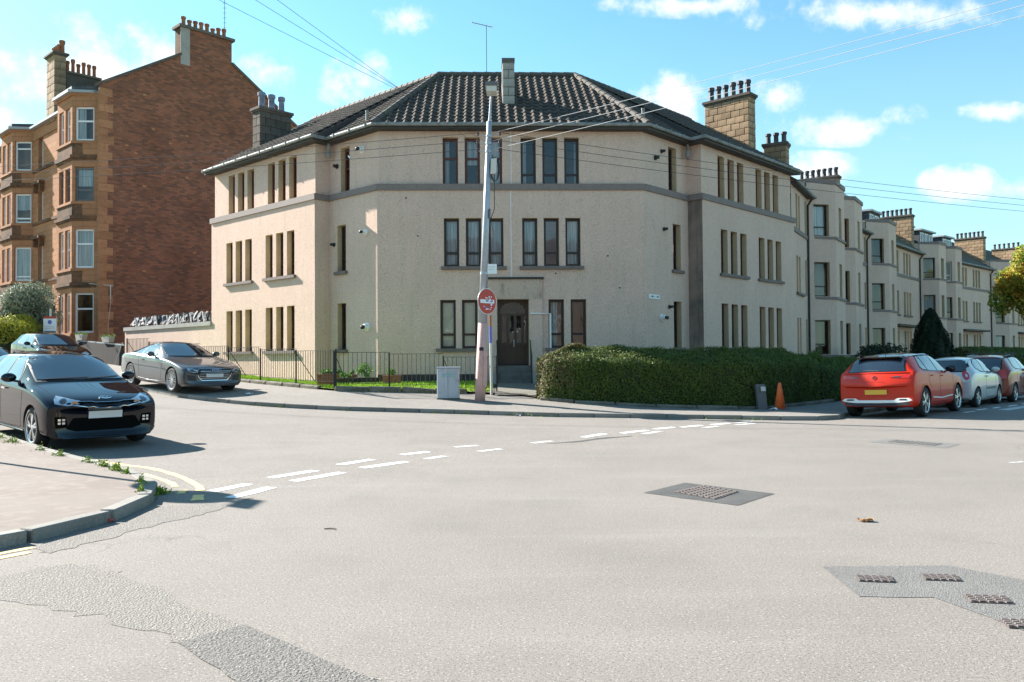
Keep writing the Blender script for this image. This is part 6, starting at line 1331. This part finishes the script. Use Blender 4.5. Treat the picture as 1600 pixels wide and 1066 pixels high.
    def plate(s, f_end, z, mat, w=.52, h=.112, y=0):
        d = (-1, 0, 0) if f_end else (1, 0, 0); p, n = s.hit((s.L/2 if f_end else -s.L/2, y, z), d); n = Vector((n.x, 0, n.z*.5)).normalized(); x = Vector((0, 1, 0)); u = n.cross(x).normalized(); u = u if u.z > 0 else -u; b = MB(); b.obox(p+n*.012-x*w/2-u*h/2, x*w, u*h, n*.012); return b.build('number_plate', mat, s.bodyo)
    def handle(s, f, z, sd, mat):
        p, n = s.hit((s.X(f), sd*s.W*.5, z), (0, -sd, 0)); b = MB(); b.obox(p+n*.012+Vector((-.09, 0, -.014)), (.18, 0, 0), n*.022, (0, 0, .028)); b.build('door_handle', mat, s.bodyo)
    def mirror(s, f, z, sd, mat, k=1.0):
        me = bpy.data.meshes.new('mirror'); bm = bmesh.new(); bmesh.ops.create_uvsphere(bm, u_segments=16, v_segments=10, radius=1); 
        for v in bm.verts: v.co = Vector((v.co.x*.085*(1 if v.co.x > 0 else .35), v.co.y*.115*k, v.co.z*.075*k))
        bm.to_mesh(me); bm.free(); me.materials.append(MT(mat)); me.polygons.foreach_set('use_smooth', [True]*len(me.polygons))
        p, n = s.hit((s.X(f), sd*s.W*.5, z-.04), (0, -sd, 0)); o = bpy.data.objects.new('mirror', me); COL.objects.link(o); o.parent = s.bodyo; o.location = (s.X(f)-.02, p.y+sd*.15, z+.02); BASE[o.name] = Vector((0, 0, 0))
        b = MB(); b.bar((s.X(f), p.y-sd*.02, z-.05), (s.X(f)-.01, p.y+sd*.13, z-.02), .06, .035); b.build('mirror_arm', 'black_plastic', s.bodyo)
    def doors(s, lines, sill=.24):
        for sd in (1, -1):
            for pts in lines: s.line('door_gap', s.side_poly(pts, sd), (0, -sd, 0), .012, 'gap', .0005, h=.002)
    def glazing(s, side, ws, rw, pillars=()):
        def grow(P, k):
            n = len(P); out = []; c = (sum(p[0] for p in P)/n, sum(p[1] for p in P)/n)
            for p in P: v = (p[0]-c[0], p[1]-c[1]); m = math.hypot(*v); out.append((p[0]+v[0]/m*k, p[1]+v[1]/m*k))
            return out
        for sd in (1, -1):
            for pts in side: s.patch('window_seal', s.side_poly(grow(pts, .028), sd), (0, -sd, 0), 'seal', .004)
            for pts in side: s.patch('side_window', s.side_poly(pts, sd), (0, -sd, 0), 'car_glass', .009)
        w2 = [(y+.025, z-.03 if i == 0 else z+.012) for i, (y, z) in enumerate(ws)]; s.patch('screen_seal', [(s.L/2, y, z) for y, z in w2]+[(s.L/2, -y, z) for y, z in reversed(w2)], (-1, 0, 0), 'seal', .004)
        w2 = [(y+.03, z-.03 if i == 0 else z+.025) for i, (y, z) in enumerate(rw)]; s.patch('screen_seal', [(-s.L/2, y, z) for y, z in w2]+[(-s.L/2, -y, z) for y, z in reversed(w2)], (1, 0, 0), 'seal', .004)
        s.patch('windscreen', [(s.L/2, y, z) for y, z in ws]+[(s.L/2, -y, z) for y, z in reversed(ws)], (-1, 0, 0), 'car_glass', .010)
        s.patch('rear_window', [(-s.L/2, y, z) for y, z in rw]+[(-s.L/2, -y, z) for y, z in reversed(rw)], (1, 0, 0), 'car_glass', .010)
    def front(s, name, pts, mat, off=.004, mirror=True, d=(-1, 0, 0), thick=.012, res=.05, end=1):
        out = []; d = (1, 0, 0) if end < 0 and d == (-1, 0, 0) else d
        for sd in ((1, -1) if mirror else (1,)): out.append(s.patch(name, [(end*s.L/2, sd*y, z) for y, z in pts], (d[0], d[1]*sd, d[2]), mat, off, thick=thick, res=res))
        return out
    def wiper(s, pts, d): s.line('wiper', pts, d, .03, 'wiper', .008, h=.02)
    def place(s, x, y, z, head, roll=0, pitch=0):
        a = math.atan2(head[1], head[0]); s.root.location = (x, y, z); s.root.rotation_euler = (R(roll), R(pitch), a)
    def emblem(s, mesh, f_end, z, y=0, off=.006):
        d = (-1, 0, 0) if f_end else (1, 0, 0); p, n = s.hit((s.L/2*(1 if f_end else -1), y, z), d); x = Vector((0, 1 if f_end else -1, 0)); x = (x-n*x.dot(n)).normalized(); u = n.cross(x); o = bpy.data.objects.new('emblem', mesh); COL.objects.link(o); o.parent = s.bodyo; o.matrix_basis = frame_m(p+n*off, x, u, n); BASE[o.name] = Vector((0, 0, 0)); return o
def slope(x, y, hd, wb):
    h = Vector(hd).normalized(); return -math.degrees(math.atan2(gz(x+h.x*wb/2, y+h.y*wb/2)-gz(x-h.x*wb/2, y-h.y*wb/2), wb))
HD = (.73, -.684)
def hatch_spec(L=4.065, W=1.725, H=1.45, wb=2.58, fo=.83, wr=.316, **k):
    w = W/2; d = dict(L=L, W=W, H=H, wb=wb, fo=fo, wr=wr, bow=.24, rbow=.10, rim=.72, tc={4: .6, 6: .5, 9: .6, 11: .4})
    q = L/4.065; h = H/1.45
    d['st'] = [(0.0, .22, w*.86, .56*h, .66*h, w*.66), (.04, .18, w*.95, .66*h, .745*h, w*.76), (.20*q, .17, w*.99, .745*h, .83*h, w*.80), (.72*q, .17, w, .855*h, .93*h, w*.82), (1.05*q, .17, w, .90*h, .995*h, w*.83), (1.42*q, .17, w, .915*h, 1.175*h, w*.755, .05), (1.9*q, .17, w, .93*h, 1.405*h, w*.675, .07), (2.35*q, .17, w, .94*h, 1.455*h, w*.665, .075), (2.95*q, .17, w, .955*h, 1.45*h, w*.66, .075), (3.5*q, .18, w*.99, .97*h, 1.40*h, w*.645, .07), (3.74*q, .19, w*.975, .97*h, 1.27*h, w*.67, .06), (3.9*q, .22, w*.955, .94*h, 1.04*h, w*.72, .04), (4.02*q, .26, w*.92, .80*h, .86*h, w*.7), (L, .32, w*.82, .60*h, .66*h, w*.6)]
    d.update(k); return d

# --- the near black hatchback
carpaint('paint_navy', (.003, .0035, .008), .0, .3, (.005, .006, .014), .0)
c = Car('parked_car', 'glossy black hatchback parked nose-out at the near left corner', 'car', hatch_spec(), 'paint_navy'); K = c
c.wheels(5, 'alloy', True)
c.glazing([[(1.62, .985), (2.30, 1.0), (2.30, 1.375), (2.02, 1.36), (1.80, 1.20)], [(2.36, 1.0), (3.05, 1.03), (3.18, 1.10), (3.02, 1.34), (2.36, 1.375)]], [(.66, 1.03), (.555, 1.36), (.3, 1.385)], [(.56, 1.02), (.5, 1.32)])
c.front('headlight', [(.46, .715), (.63, .69), (.83, .72), (.865, .78), (.865, .83), (.74, .81), (.60, .785), (.46, .76)], 'lamp_lens', .006, d=(-1, -.55, 0))
c.front('headlight_projector', [(.715+.055*math.cos(a), .755+.036*math.sin(a)) for a in np.linspace(0, 6.0, 12)], 'lamp_dark', .012, d=(-1, -.55, 0), res=.03)
c.front('indicator', [(.48, .725), (.56, .715), (.56, .76), (.48, .75)], 'lamp_orange', .011, d=(-1, -.5, 0))
c.front('grille', [(.0, .665), (.3, .665), (.48, .70), (.49, .745), (.3, .745), (.0, .735)], 'gap', .008)
for sd in (1, -1):
    c.line('grille_trim', [(2, 0, .662), (2, sd*.16, .662), (2, sd*.22, .678), (2, sd*.3, .675), (2, sd*.49, .70)], (-1, 0, 0), .014, 'chrome', .008); c.line('grille_trim', [(2, 0, .738), (2, sd*.17, .738), (2, sd*.24, .75), (2, sd*.5, .75)], (-1, 0, 0), .012, 'chrome', .008)
c.front('lower_grille', [(.0, .30), (.42, .30), (.56, .34), (.46, .50), (.0, .50)], 'gap', .012, res=.03)
c.front('fog_surround', [(.60, .36), (.78, .36), (.80, .53), (.64, .52)], 'gap', .010, d=(-1, -.4, 0))
for (y, z) in ((.67, .48), (.73, .48), (.67, .43), (.73, .43)): c.front('fog_lamp', [(y-.02, z-.016), (y+.02, z-.016), (y+.02, z+.016), (y-.02, z+.016)], 'lamp_lens', .014, d=(-1, -.4, 0), res=.03)
c.front('splitter', [(.0, .20), (.6, .20), (.8, .26), (.8, .30), (.6, .26), (.0, .255)], 'paint_navy', .012)
c.plate(True, .545, 'plate_white', .50, .11)
c.doors([[(1.25, .98), (1.28, .60), (1.34, .30)], [(2.33, .97), (2.33, .30)], [(3.06, 1.0), (3.1, .72), (2.98, .58)], [(1.34, .28), (2.33, .27), (2.95, .29)]])
for sd in (1, -1):
    c.line('window_trim', c.side_poly([(1.55, .975), (2.3, .988), (3.1, 1.02)], sd), (0, -sd, 0), .016, 'chrome', .004); c.handle(2.12, .86, sd, 'chrome'); c.handle(2.92, .88, sd, 'chrome'); c.mirror(1.62, 1.03, sd, 'paint_navy')
    c.line('bonnet_gap', [(c.X(.32), sd*.66, 1), (c.X(.8), sd*.70, 1), (c.X(1.15), sd*.71, 1)], (0, 0, -1), .010, 'gap', .0005, h=.002)
    c.line('sill_trim', c.side_poly([(1.3, .235), (2.2, .225), (2.85, .235)], sd), (0, -sd, 0), .03, 'bright_silver', .004)
c.wiper([(2, -.55, 1.035), (2, .1, 1.05)], (-1, 0, 0)); c.wiper([(2, .05, 1.03), (2, .6, 1.06)], (-1, 0, 0))
b = MB(); b.tube([(.085*math.cos(a), .04*math.sin(a), .003) for a in np.linspace(0, 2*math.pi, 25)], .0055, 6); c.emblem(b.mesh('emblem', 'chrome'), True, .80)
c.emblem(text_mesh('KIA', .062, 'chrome'), True, .80, off=.008)
c.front('tail_light', [(.55, .80), (.80, .80), (.82, .96), (.55, .92)], 'lamp_red', .006, end=-1, d=(1, -.4, 0)); c.plate(False, .62, 'plate_yellow')
wx, wy = -7.77, 13.58; h = Vector(HD).normalized(); lft = Vector((-h.y, h.x)); ax = Vector((wx, wy))+lft*(1.725/2-.1); cen_ = ax-h*(2.58/2); c.place(cen_.x-h.x*((4.065/2-.83)-2.58/2), cen_.y-h.y*((4.065/2-.83)-2.58/2), ramp(cen_.x, cen_.y)+.005, HD, pitch=slope(cen_.x, cen_.y, HD, 2.5)); c.root.scale = (1.05, 1.05, 1.05)

# --- grey coupe on the far pavement
carpaint('paint_grey', (.05, .053, .06), .3, .35, (.085, .09, .1))
def coupe_spec():
    L, W_, H_ = 4.673, 1.846, 1.371; w = W_/2
    return dict(L=L, W=W_, H=H_, wb=2.764, fo=.87, wr=.338, bow=.22, rbow=.14, rim=.74, ww=.235, tc={4: .6, 6: .4, 11: .3, 12: .5}, st=[(0, .26, w*.82, .52, .60, w*.6), (.05, .2, w*.94, .60, .69, w*.72), (.25, .17, w*.985, .69, .785, w*.78), (.85, .16, w, .82, .875, w*.79), (1.35, .16, w, .88, .945, w*.80), (1.75, .16, w, .90, 1.12, w*.75, .05), (2.25, .16, w, .91, 1.335, w*.65, .07), (2.6, .16, w, .92, 1.372, w*.63, .075), (3.05, .16, w, .94, 1.345, w*.625, .08), (3.55, .17, w*1.0, .955, 1.21, w*.65, .07), (3.95, .19, w*.995, .95, 1.06, w*.70, .05), (4.3, .22, w*.965, .92, .985, w*.70), (4.55, .27, w*.92, .84, .92, w*.7), (L, .34, w*.82, .60, .70, w*.6)])
c = Car('parked_car', 'metallic grey two door coupe parked half on the pavement', 'car', coupe_spec(), 'paint_grey')
c.wheels(9, 'alloy', True, 'gap')
c.glazing([[(1.95, .965), (2.95, .985), (2.95, 1.28), (2.55, 1.305), (2.3, 1.255), (2.1, 1.13)], [(3.0, .985), (3.75, 1.0), (3.55, 1.12), (3.0, 1.275)]], [(.70, .985), (.585, 1.29), (.3, 1.315)], [(.6, .99), (.5, 1.2)])
gp_ = [(.0, .365), (.36, .365), (.45, .45), (.52, .62), (.46, .675), (.0, .675)]
c.front('grille', gp_, 'black_plastic', .006)
for sd in (1, -1): c.line('grille_frame', [(2.3, 0, .36), (2.3, sd*.37, .36), (2.3, sd*.46, .45), (2.3, sd*.525, .62), (2.3, sd*.465, .682), (2.3, 0, .682)], (-1, 0, 0), .02, 'chrome', .008)
for z in (.42, .47, .52, .57, .62): c.line('grille_bar', [(2.3, -.44, z), (2.3, .44, z)], (-1, 0, 0), .012, 'alloy', .009)
c.front('headlight', [(.58, .60), (.70, .585), (.88, .645), (.90, .70), (.72, .685), (.58, .645)], 'lamp_lens', .006, d=(-1, -.6, 0)); c.front('headlight_core', [(.64, .61), (.76, .61), (.83, .655), (.72, .665)], 'lamp_dark', .012, d=(-1, -.6, 0), res=.03)
c.front('air_intake', [(.56, .34), (.80, .36), (.84, .52), (.60, .49)], 'black_plastic', .005, d=(-1, -.3, 0)); c.front('splitter', [(0, .22), (.6, .22), (.85, .28), (.83, .31), (.6, .265), (0, .26)], 'alloy_dark', .012)
c.plate(True, .505, 'plate_white', .50, .11)
for k in range(4): b = MB(); b.tube([(.042*math.cos(a)+(k-1.5)*.058, .042*math.sin(a), .004) for a in np.linspace(0, 2*math.pi, 21)], .0055, 6); c.emblem(b.mesh('emblem', 'chrome'), True, .635, off=.016)
c.doors([[(1.5, .94), (1.5, .55), (1.58, .28)], [(3.02, .98), (3.06, .75), (2.98, .30)], [(1.58, .27), (2.95, .27)]])
for sd in (1, -1):
    c.handle(2.78, .835, sd, 'paint_grey'); c.mirror(2.0, 1.0, sd, 'paint_grey'); c.line('shoulder_crease', c.side_poly([(.9, .80), (1.8, .80), (2.8, .81), (4.1, .84)], sd), (0, -sd, 0), .012, 'paint_grey', .003); c.line('sill_trim', c.side_poly([(1.45, .27), (2.4, .26), (3.05, .30)], sd), (0, -sd, 0), .02, 'paint_grey', .006); c.line('window_trim', c.side_poly([(1.9, .955), (2.9, .972), (3.8, .99)], sd), (0, -sd, 0), .014, 'bright_silver', .004)
    c.line('bonnet_gap', [(c.X(.35), sd*.62, 1), (c.X(.9), sd*.68, 1), (c.X(1.5), sd*.73, 1)], (0, 0, -1), .010, 'gap', .0005, h=.002)
c.front('tail_light', [(.5, .75), (.8, .76), (.84, .88), (.5, .86)], 'lamp_red', .006, end=-1, d=(1, -.4, 0)); c.plate(False, .6, 'plate_yellow')
wx, wy = -9.47, 23.24; ax = Vector((wx, wy))+lft*(1.846/2-.12); q = ax-h*((4.673/2)-.87); c.place(q.x, q.y, gz(q.x, q.y)+.005, HD, pitch=slope(q.x, q.y, HD, 2.7))

# --- red SUV, tail towards us, tipped to the gutter
carpaint('paint_red', (.52, .018, .003), .0, .4, (.6, .035, .006)); MATS['paint_red'].node_tree.nodes['Principled BSDF'].inputs['Coat Weight'].default_value = .35
def suv_spec():
    L, W_, H_ = 4.477, 1.87, 1.609; w = W_/2
    return dict(L=L, W=W_, H=H_, wb=2.675, fo=.92, wr=.362, bow=.24, rbow=.16, rim=.72, ww=.225, tc={4: .6, 6: .4, 9: .6, 11: .5}, st=[(0, .32, w*.82, .62, .76, w*.6), (.05, .26, w*.94, .74, .85, w*.74), (.25, .23, w*.985, .84, .94, w*.78), (.85, .22, w, .95, 1.02, w*.79), (1.15, .22, w, 1.0, 1.08, w*.8), (1.5, .22, w, 1.02, 1.28, w*.76, .05), (2.0, .22, w, 1.04, 1.535, w*.69, .07), (2.5, .22, w, 1.055, 1.605, w*.68, .075), (3.1, .22, w, 1.075, 1.60, w*.675, .08), (3.8, .23, w, 1.10, 1.55, w*.68, .08), (4.08, .25, w*.99, 1.12, 1.45, w*.70, .07), (4.28, .26, w*.98, 1.09, 1.19, w*.80, .05), (4.39, .28, w*.965, 1.0, 1.07, w*.82, .04), (4.45, .29, w*.95, .82, .9, w*.80), (L, .31, w*.9, .70, .76, w*.76)])
c = Car('parked_car', 'metallic orange red SUV parked tail towards the camera beside the hedge', 'car', suv_spec(), 'paint_red')
c.wheels(5, 'alloy', True, 'alloy_dark')
c.glazing([[(1.75, 1.09), (2.42, 1.11), (2.42, 1.50), (2.15, 1.485), (1.92, 1.33)], [(2.48, 1.11), (3.2, 1.135), (3.2, 1.49), (2.48, 1.50)], [(3.26, 1.14), (3.55, 1.16), (3.62, 1.24), (3.42, 1.46), (3.26, 1.485)]], [(.72, 1.12), (.6, 1.46), (.3, 1.5)], [(.68, 1.13), (.64, 1.2), (.59, 1.43)])
# black roof and rear pillars
c.patch('roof_panel', [(c.X(2.02), .60, 2), (c.X(2.02), -.60, 2), (c.X(3.95), -.60, 2), (c.X(3.95), .60, 2)], (0, 0, -1), 'black_plastic' if False else 'paint_navy', .004, res=.1)
b = MB(); b.obox((-c.L/2+.36, -.54, 1.475), (.24, 0, .04), (0, 1.08, 0), (0, 0, .022)); b.build('roof_spoiler', 'paint_navy', c.bodyo)
for sd in (1, -1): c.line('roof_rail', [(c.X(2.2), sd*.60, 2), (c.X(3.7), sd*.60, 2)], (0, 0, -1), .035, 'chrome', .02, h=.03)
c.front('tail_light', [(.38, .98), (.60, .965), (.86, .97), (.90, 1.04), (.80, 1.055), (.55, 1.02)], 'lamp_red', .006, end=-1, d=(1, -.45, 0)); c.front('tail_light_dark', [(.40, .985), (.60, .98), (.64, 1.01), (.52, 1.012)], 'lamp_dark', .012, end=-1, d=(1, -.35, 0))
c.front('plate_recess', [(0, .565), (.32, .565), (.42, .70), (0, .70)], 'paint_red', .002, end=-1, d=(1, 0, 0)); c.plate(False, .635, 'plate_yellow', .52, .112)
c.front('rear_skid', [(0, .435), (.42, .435), (.50, .485), (.76, .485), (.84, .43), (.74, .40), (.5, .37), (0, .365)], 'bright_silver', .014, end=-1, res=.03); c.front('exhaust_slot', [(.53, .43), (.72, .43), (.70, .465), (.55, .465)], 'black_plastic', .02, end=-1, res=.03)
c.front('lower_valance', [(0, .30), (.5, .30), (.78, .32), (.76, .395), (.5, .365), (0, .36)], 'black_plastic', .008, end=-1, res=.03)
c.front('high_brake_light', [(0, 1.475), (.16, 1.475), (.16, 1.50), (0, 1.50)], 'plate_yellow', .02, end=-1)
c.line('tailgate_gap', [(-2.2, -.72, .76), (-2.2, .72, .76)], (1, 0, 0), .012, 'gap', .0005, h=.002); c.line('tailgate_crease', [(-2.2, -.74, 1.10), (-2.2, 0, 1.10), (-2.2, .74, 1.10)], (1, 0, 0), .03, 'paint_red', .010, h=.02)
c.wiper([(-2.2, -.1, 1.14), (-2.2, .33, 1.17)], (1, 0, 0))
b = MB(); b.tube([(.045*math.cos(a), .045*math.sin(a), .003) for a in np.linspace(0, 2*math.pi, 21)], .006, 6); b.tube([(-.02, -.02, .004), (.012, .0, .004), (-.008, .022, .004), (.02, .026, .004)], .005, 5); c.emblem(b.mesh('emblem', 'alloy_dark'), False, .985); c.emblem(text_mesh('G  R  A  N  D  L  A  N  D', .04, 'alloy_dark'), False, .895, off=.012)
c.doors([[(1.3, 1.06), (1.34, .7), (1.42, .36)], [(2.45, 1.1), (2.45, .36)], [(3.28, 1.12), (3.3, .85), (3.12, .68)], [(1.42, .34), (2.45, .33), (3.05, .35)]])
for sd in (1, -1):
    c.handle(2.2, .98, sd, 'paint_red'); c.handle(3.02, 1.0, sd, 'paint_red'); c.mirror(1.78, 1.13, sd, 'paint_navy', 1.1); c.line('window_trim', c.side_poly([(1.7, 1.075), (2.45, 1.098), (3.5, 1.13), (3.7, 1.22)], sd), (0, -sd, 0), .016, 'paint_navy', .004); c.line('sill_trim', c.side_poly([(1.4, .46), (2.3, .42), (3.05, .46)], sd), (0, -sd, 0), .035, 'bright_silver', .003); c.line('arch_trim', c.side_poly([(.92+.425*math.cos(a), .366+.425*math.sin(a)) for a in np.linspace(3.0, .15, 16)], sd), (0, -sd, 0), .04, 'paint_red', .006); c.line('arch_trim', c.side_poly([(3.595+.425*math.cos(a), .366+.425*math.sin(a)) for a in np.linspace(3.0, .15, 16)], sd), (0, -sd, 0), .04, 'paint_red', .006)
b = MB(); b.tube([(-1.25, 0, 1.56), (-1.38, 0, 1.70)], .006, 5); b.build('roof_aerial', 'black_plastic', c.bodyo)
HR = (.684, .73); hr_ = Vector(HR).normalized(); lf2 = Vector((-hr_.y, hr_.x)); q = Vector((10.07, 20.37))+lf2*(1.87/2-.12)+hr_*(4.477/2-(4.477-.92-2.675)); c.place(q.x, q.y, -.03, HR, roll=-2.2)

# --- small silver hatchback
carpaint('paint_silver', (.56, .55, .54), .2, .35, (.66, .66, .66))
sp_ = hatch_spec(3.62, 1.655, 1.47, 2.36, .72, .288, rim=.66); c = Car('parked_car', 'silver three door hatchback with round red tail lamps ahead of the red SUV', 'car', sp_, 'paint_silver'); q_ = 3.62/4.065; h_ = 1.47/1.45
c.wheels(6, 'alloy', False); G = lambda pts: [(f*q_, z*h_) for f, z in pts]
c.glazing([G([(1.62, .985), (2.45, 1.0), (2.45, 1.36), (2.05, 1.36), (1.80, 1.20)]), G([(2.52, 1.0), (2.95, 1.03), (3.25, 1.12), (3.2, 1.25), (2.95, 1.345), (2.52, 1.365)])], [(.62, 1.05), (.52, 1.38), (.3, 1.4)], [(.55, 1.05), (.60, 1.15), (.5, 1.34)])
c.front('tail_light', [(.70+.10*math.cos(a), .92+.13*math.sin(a)) for a in np.linspace(0, 6.0, 14)], 'lamp_red', .008, end=-1, d=(1, -.75, 0)); c.front('tail_lamp_core', [(.72+.035*math.cos(a), .92+.05*math.sin(a)) for a in np.linspace(0, 6.0, 10)], 'lamp_lens', .014, end=-1, d=(1, -.75, 0), res=.03)
c.doors([G([(1.25, .98), (1.28, .60), (1.34, .30)]), G([(2.5, .97), (2.52, .40), (2.4, .28)]), G([(1.34, .28), (2.4, .27)])])
for sd in (1, -1): c.handle(2.2, .88, sd, 'black_plastic'); c.mirror(1.45, 1.05, sd, 'paint_silver'); c.line('rub_strip', c.side_poly([(1.15, .53), (2.15, .53)], sd), (0, -sd, 0), .06, 'grey_plastic', .006); c.line('window_trim', c.side_poly([(1.42, .99), (2.2, 1.01), (2.6, 1.03)], sd), (0, -sd, 0), .012, 'black_plastic', .004)
c.plate(False, .62, 'plate_yellow'); q = Vector((13.35, 23.9))+lf2*(1.655/2-.1)+hr_*(3.62/2-(3.62-.72-2.36)); c.place(q.x, q.y, ramp(q.x, q.y)+.01, HR, roll=-1.2)

# --- copper red estate with roof bars
carpaint('paint_copper', (.25, .035, .015), .1, .35, (.32, .06, .025))
def simple(label, sp, paint, lamp_end, x, y, z, hd, roll=0, bars=False, pitch=0, wheelmat='alloy', lampz=None):
    c = Car('parked_car', label, 'car', sp, paint); qq = sp['L']/4.065; hh = sp['H']/1.45; G = lambda pts: [(f*qq, zz*hh) for f, zz in pts]; k = sp['W']/1.725; c.wheels(6, wheelmat, False)
    c.glazing([G([(1.62, .985), (2.30, 1.0), (2.30, 1.37), (2.02, 1.36), (1.80, 1.20)]), G([(2.36, 1.0), (3.05, 1.03), (3.2, 1.10), (3.05, 1.34), (2.36, 1.37)])], [(y*k, zz*hh) for y, zz in ((.66, 1.03), (.555, 1.36), (.3, 1.385))], [(y*k, zz*hh) for y, zz in ((.56, 1.02), (.5, 1.32))])
    c.front('headlight', [(y*k, zz*hh) for y, zz in ((.50, .70), (.63, .69), (.82, .73), (.845, .82), (.72, .80), (.50, .76))], 'lamp_lens', .006, d=(-1, -.55, 0)); c.front('grille', [(y*k, zz*hh) for y, zz in ((0, .62), (.4, .62), (.46, .74), (0, .74))], 'black_plastic', .005)
    c.front('tail_light', [(y*k, zz*hh) for y, zz in ((.62, .74), (.80, .74), (.84, 1.0), (.64, 1.0))], 'lamp_red', .007, end=-1, d=(1, -.6, 0)); c.plate(True, .5*hh, 'plate_white'); c.plate(False, .62*hh, 'plate_yellow')
    c.doors([G([(1.25, .98), (1.28, .60), (1.34, .30)]), G([(2.33, .97), (2.33, .30)]), G([(3.06, 1.0), (3.1, .72), (2.98, .58)]), G([(1.34, .28), (2.33, .27), (2.95, .29)])])
    for sd in (1, -1):
        c.handle(2.12*qq, .86*hh, sd, paint); c.mirror(1.62*qq, 1.03*hh, sd, paint)
        if bars: c.line('roof_bar', [(c.X(2.0*qq), sd*.52*k, 3), (c.X(3.4*qq), sd*.52*k, 3)], (0, 0, -1), .04, 'alloy_dark', .05, h=.05)
    if bars:
        for f in (2.2, 3.2): b = MB(); b.bar((c.X(f*qq), -.56*k, sp['H']+.05), (c.X(f*qq), .56*k, sp['H']+.05), .06, .03); b.build('cross_bar', 'alloy_dark', c.bodyo)
    c.place(x, y, z, hd, roll=roll, pitch=pitch); return c
q = Vector((16.75, 27.3))+lf2*.72; simple('copper red estate car with roof bars ahead of the silver hatchback', hatch_spec(4.1, 1.71, 1.52, 2.55, .8, .31), 'paint_copper', -1, q.x, q.y, ramp(q.x, q.y)+.01, HR, bars=True)
carpaint('paint_blue', (.008, .014, .05), .1, .28); carpaint('paint_black', (.004, .004, .005), .0, .28, None, 0); carpaint('paint_slate', (.10, .12, .16), .6, .3); carpaint('paint_pale', (.30, .30, .31), .6, .3)
q = Vector((23.3, 33.0)); simple('dark blue car with its nose to us further along the terrace kerb', hatch_spec(4.0, 1.70, 1.42, 2.5, .8, .3), 'paint_blue', 1, q.x, q.y, ramp(q.x, q.y)+.01, (-.62, -.78))
q = Vector((27.2, 37.2)); simple('black car at the far right edge behind the dark blue one', hatch_spec(4.2, 1.76, 1.5, 2.6, .82, .31), 'paint_black', 1, q.x, q.y, ramp(q.x, q.y)+.01, (.6, .8))
# --- up the side street
q = Vector((-18.0, 32.3)); simple('black roofed saloon nose-on behind the grey coupe', coupe_spec() | {'H': 1.43}, 'paint_slate', 1, q.x, q.y, ramp(q.x, q.y)+.01, HD, pitch=slope(q.x, q.y, HD, 2.6)) if False else simple('black car nose-on higher up the side street beyond the hatchback roof', hatch_spec(4.3, 1.78, 1.47, 2.65, .85, .32), 'paint_black', 1, q.x, q.y, ramp(q.x, q.y)-.02, HD, pitch=slope(q.x, q.y, HD, 2.6))
q = Vector((-12.15, 18.75)); simple('slate blue car parked right behind the black hatchback at the left edge', hatch_spec(4.1, 1.74, 1.46, 2.58, .83, .31), 'paint_slate', 1, q.x, q.y, ramp(q.x, q.y)+.01, HD, pitch=slope(q.x, q.y, HD, 2.5))
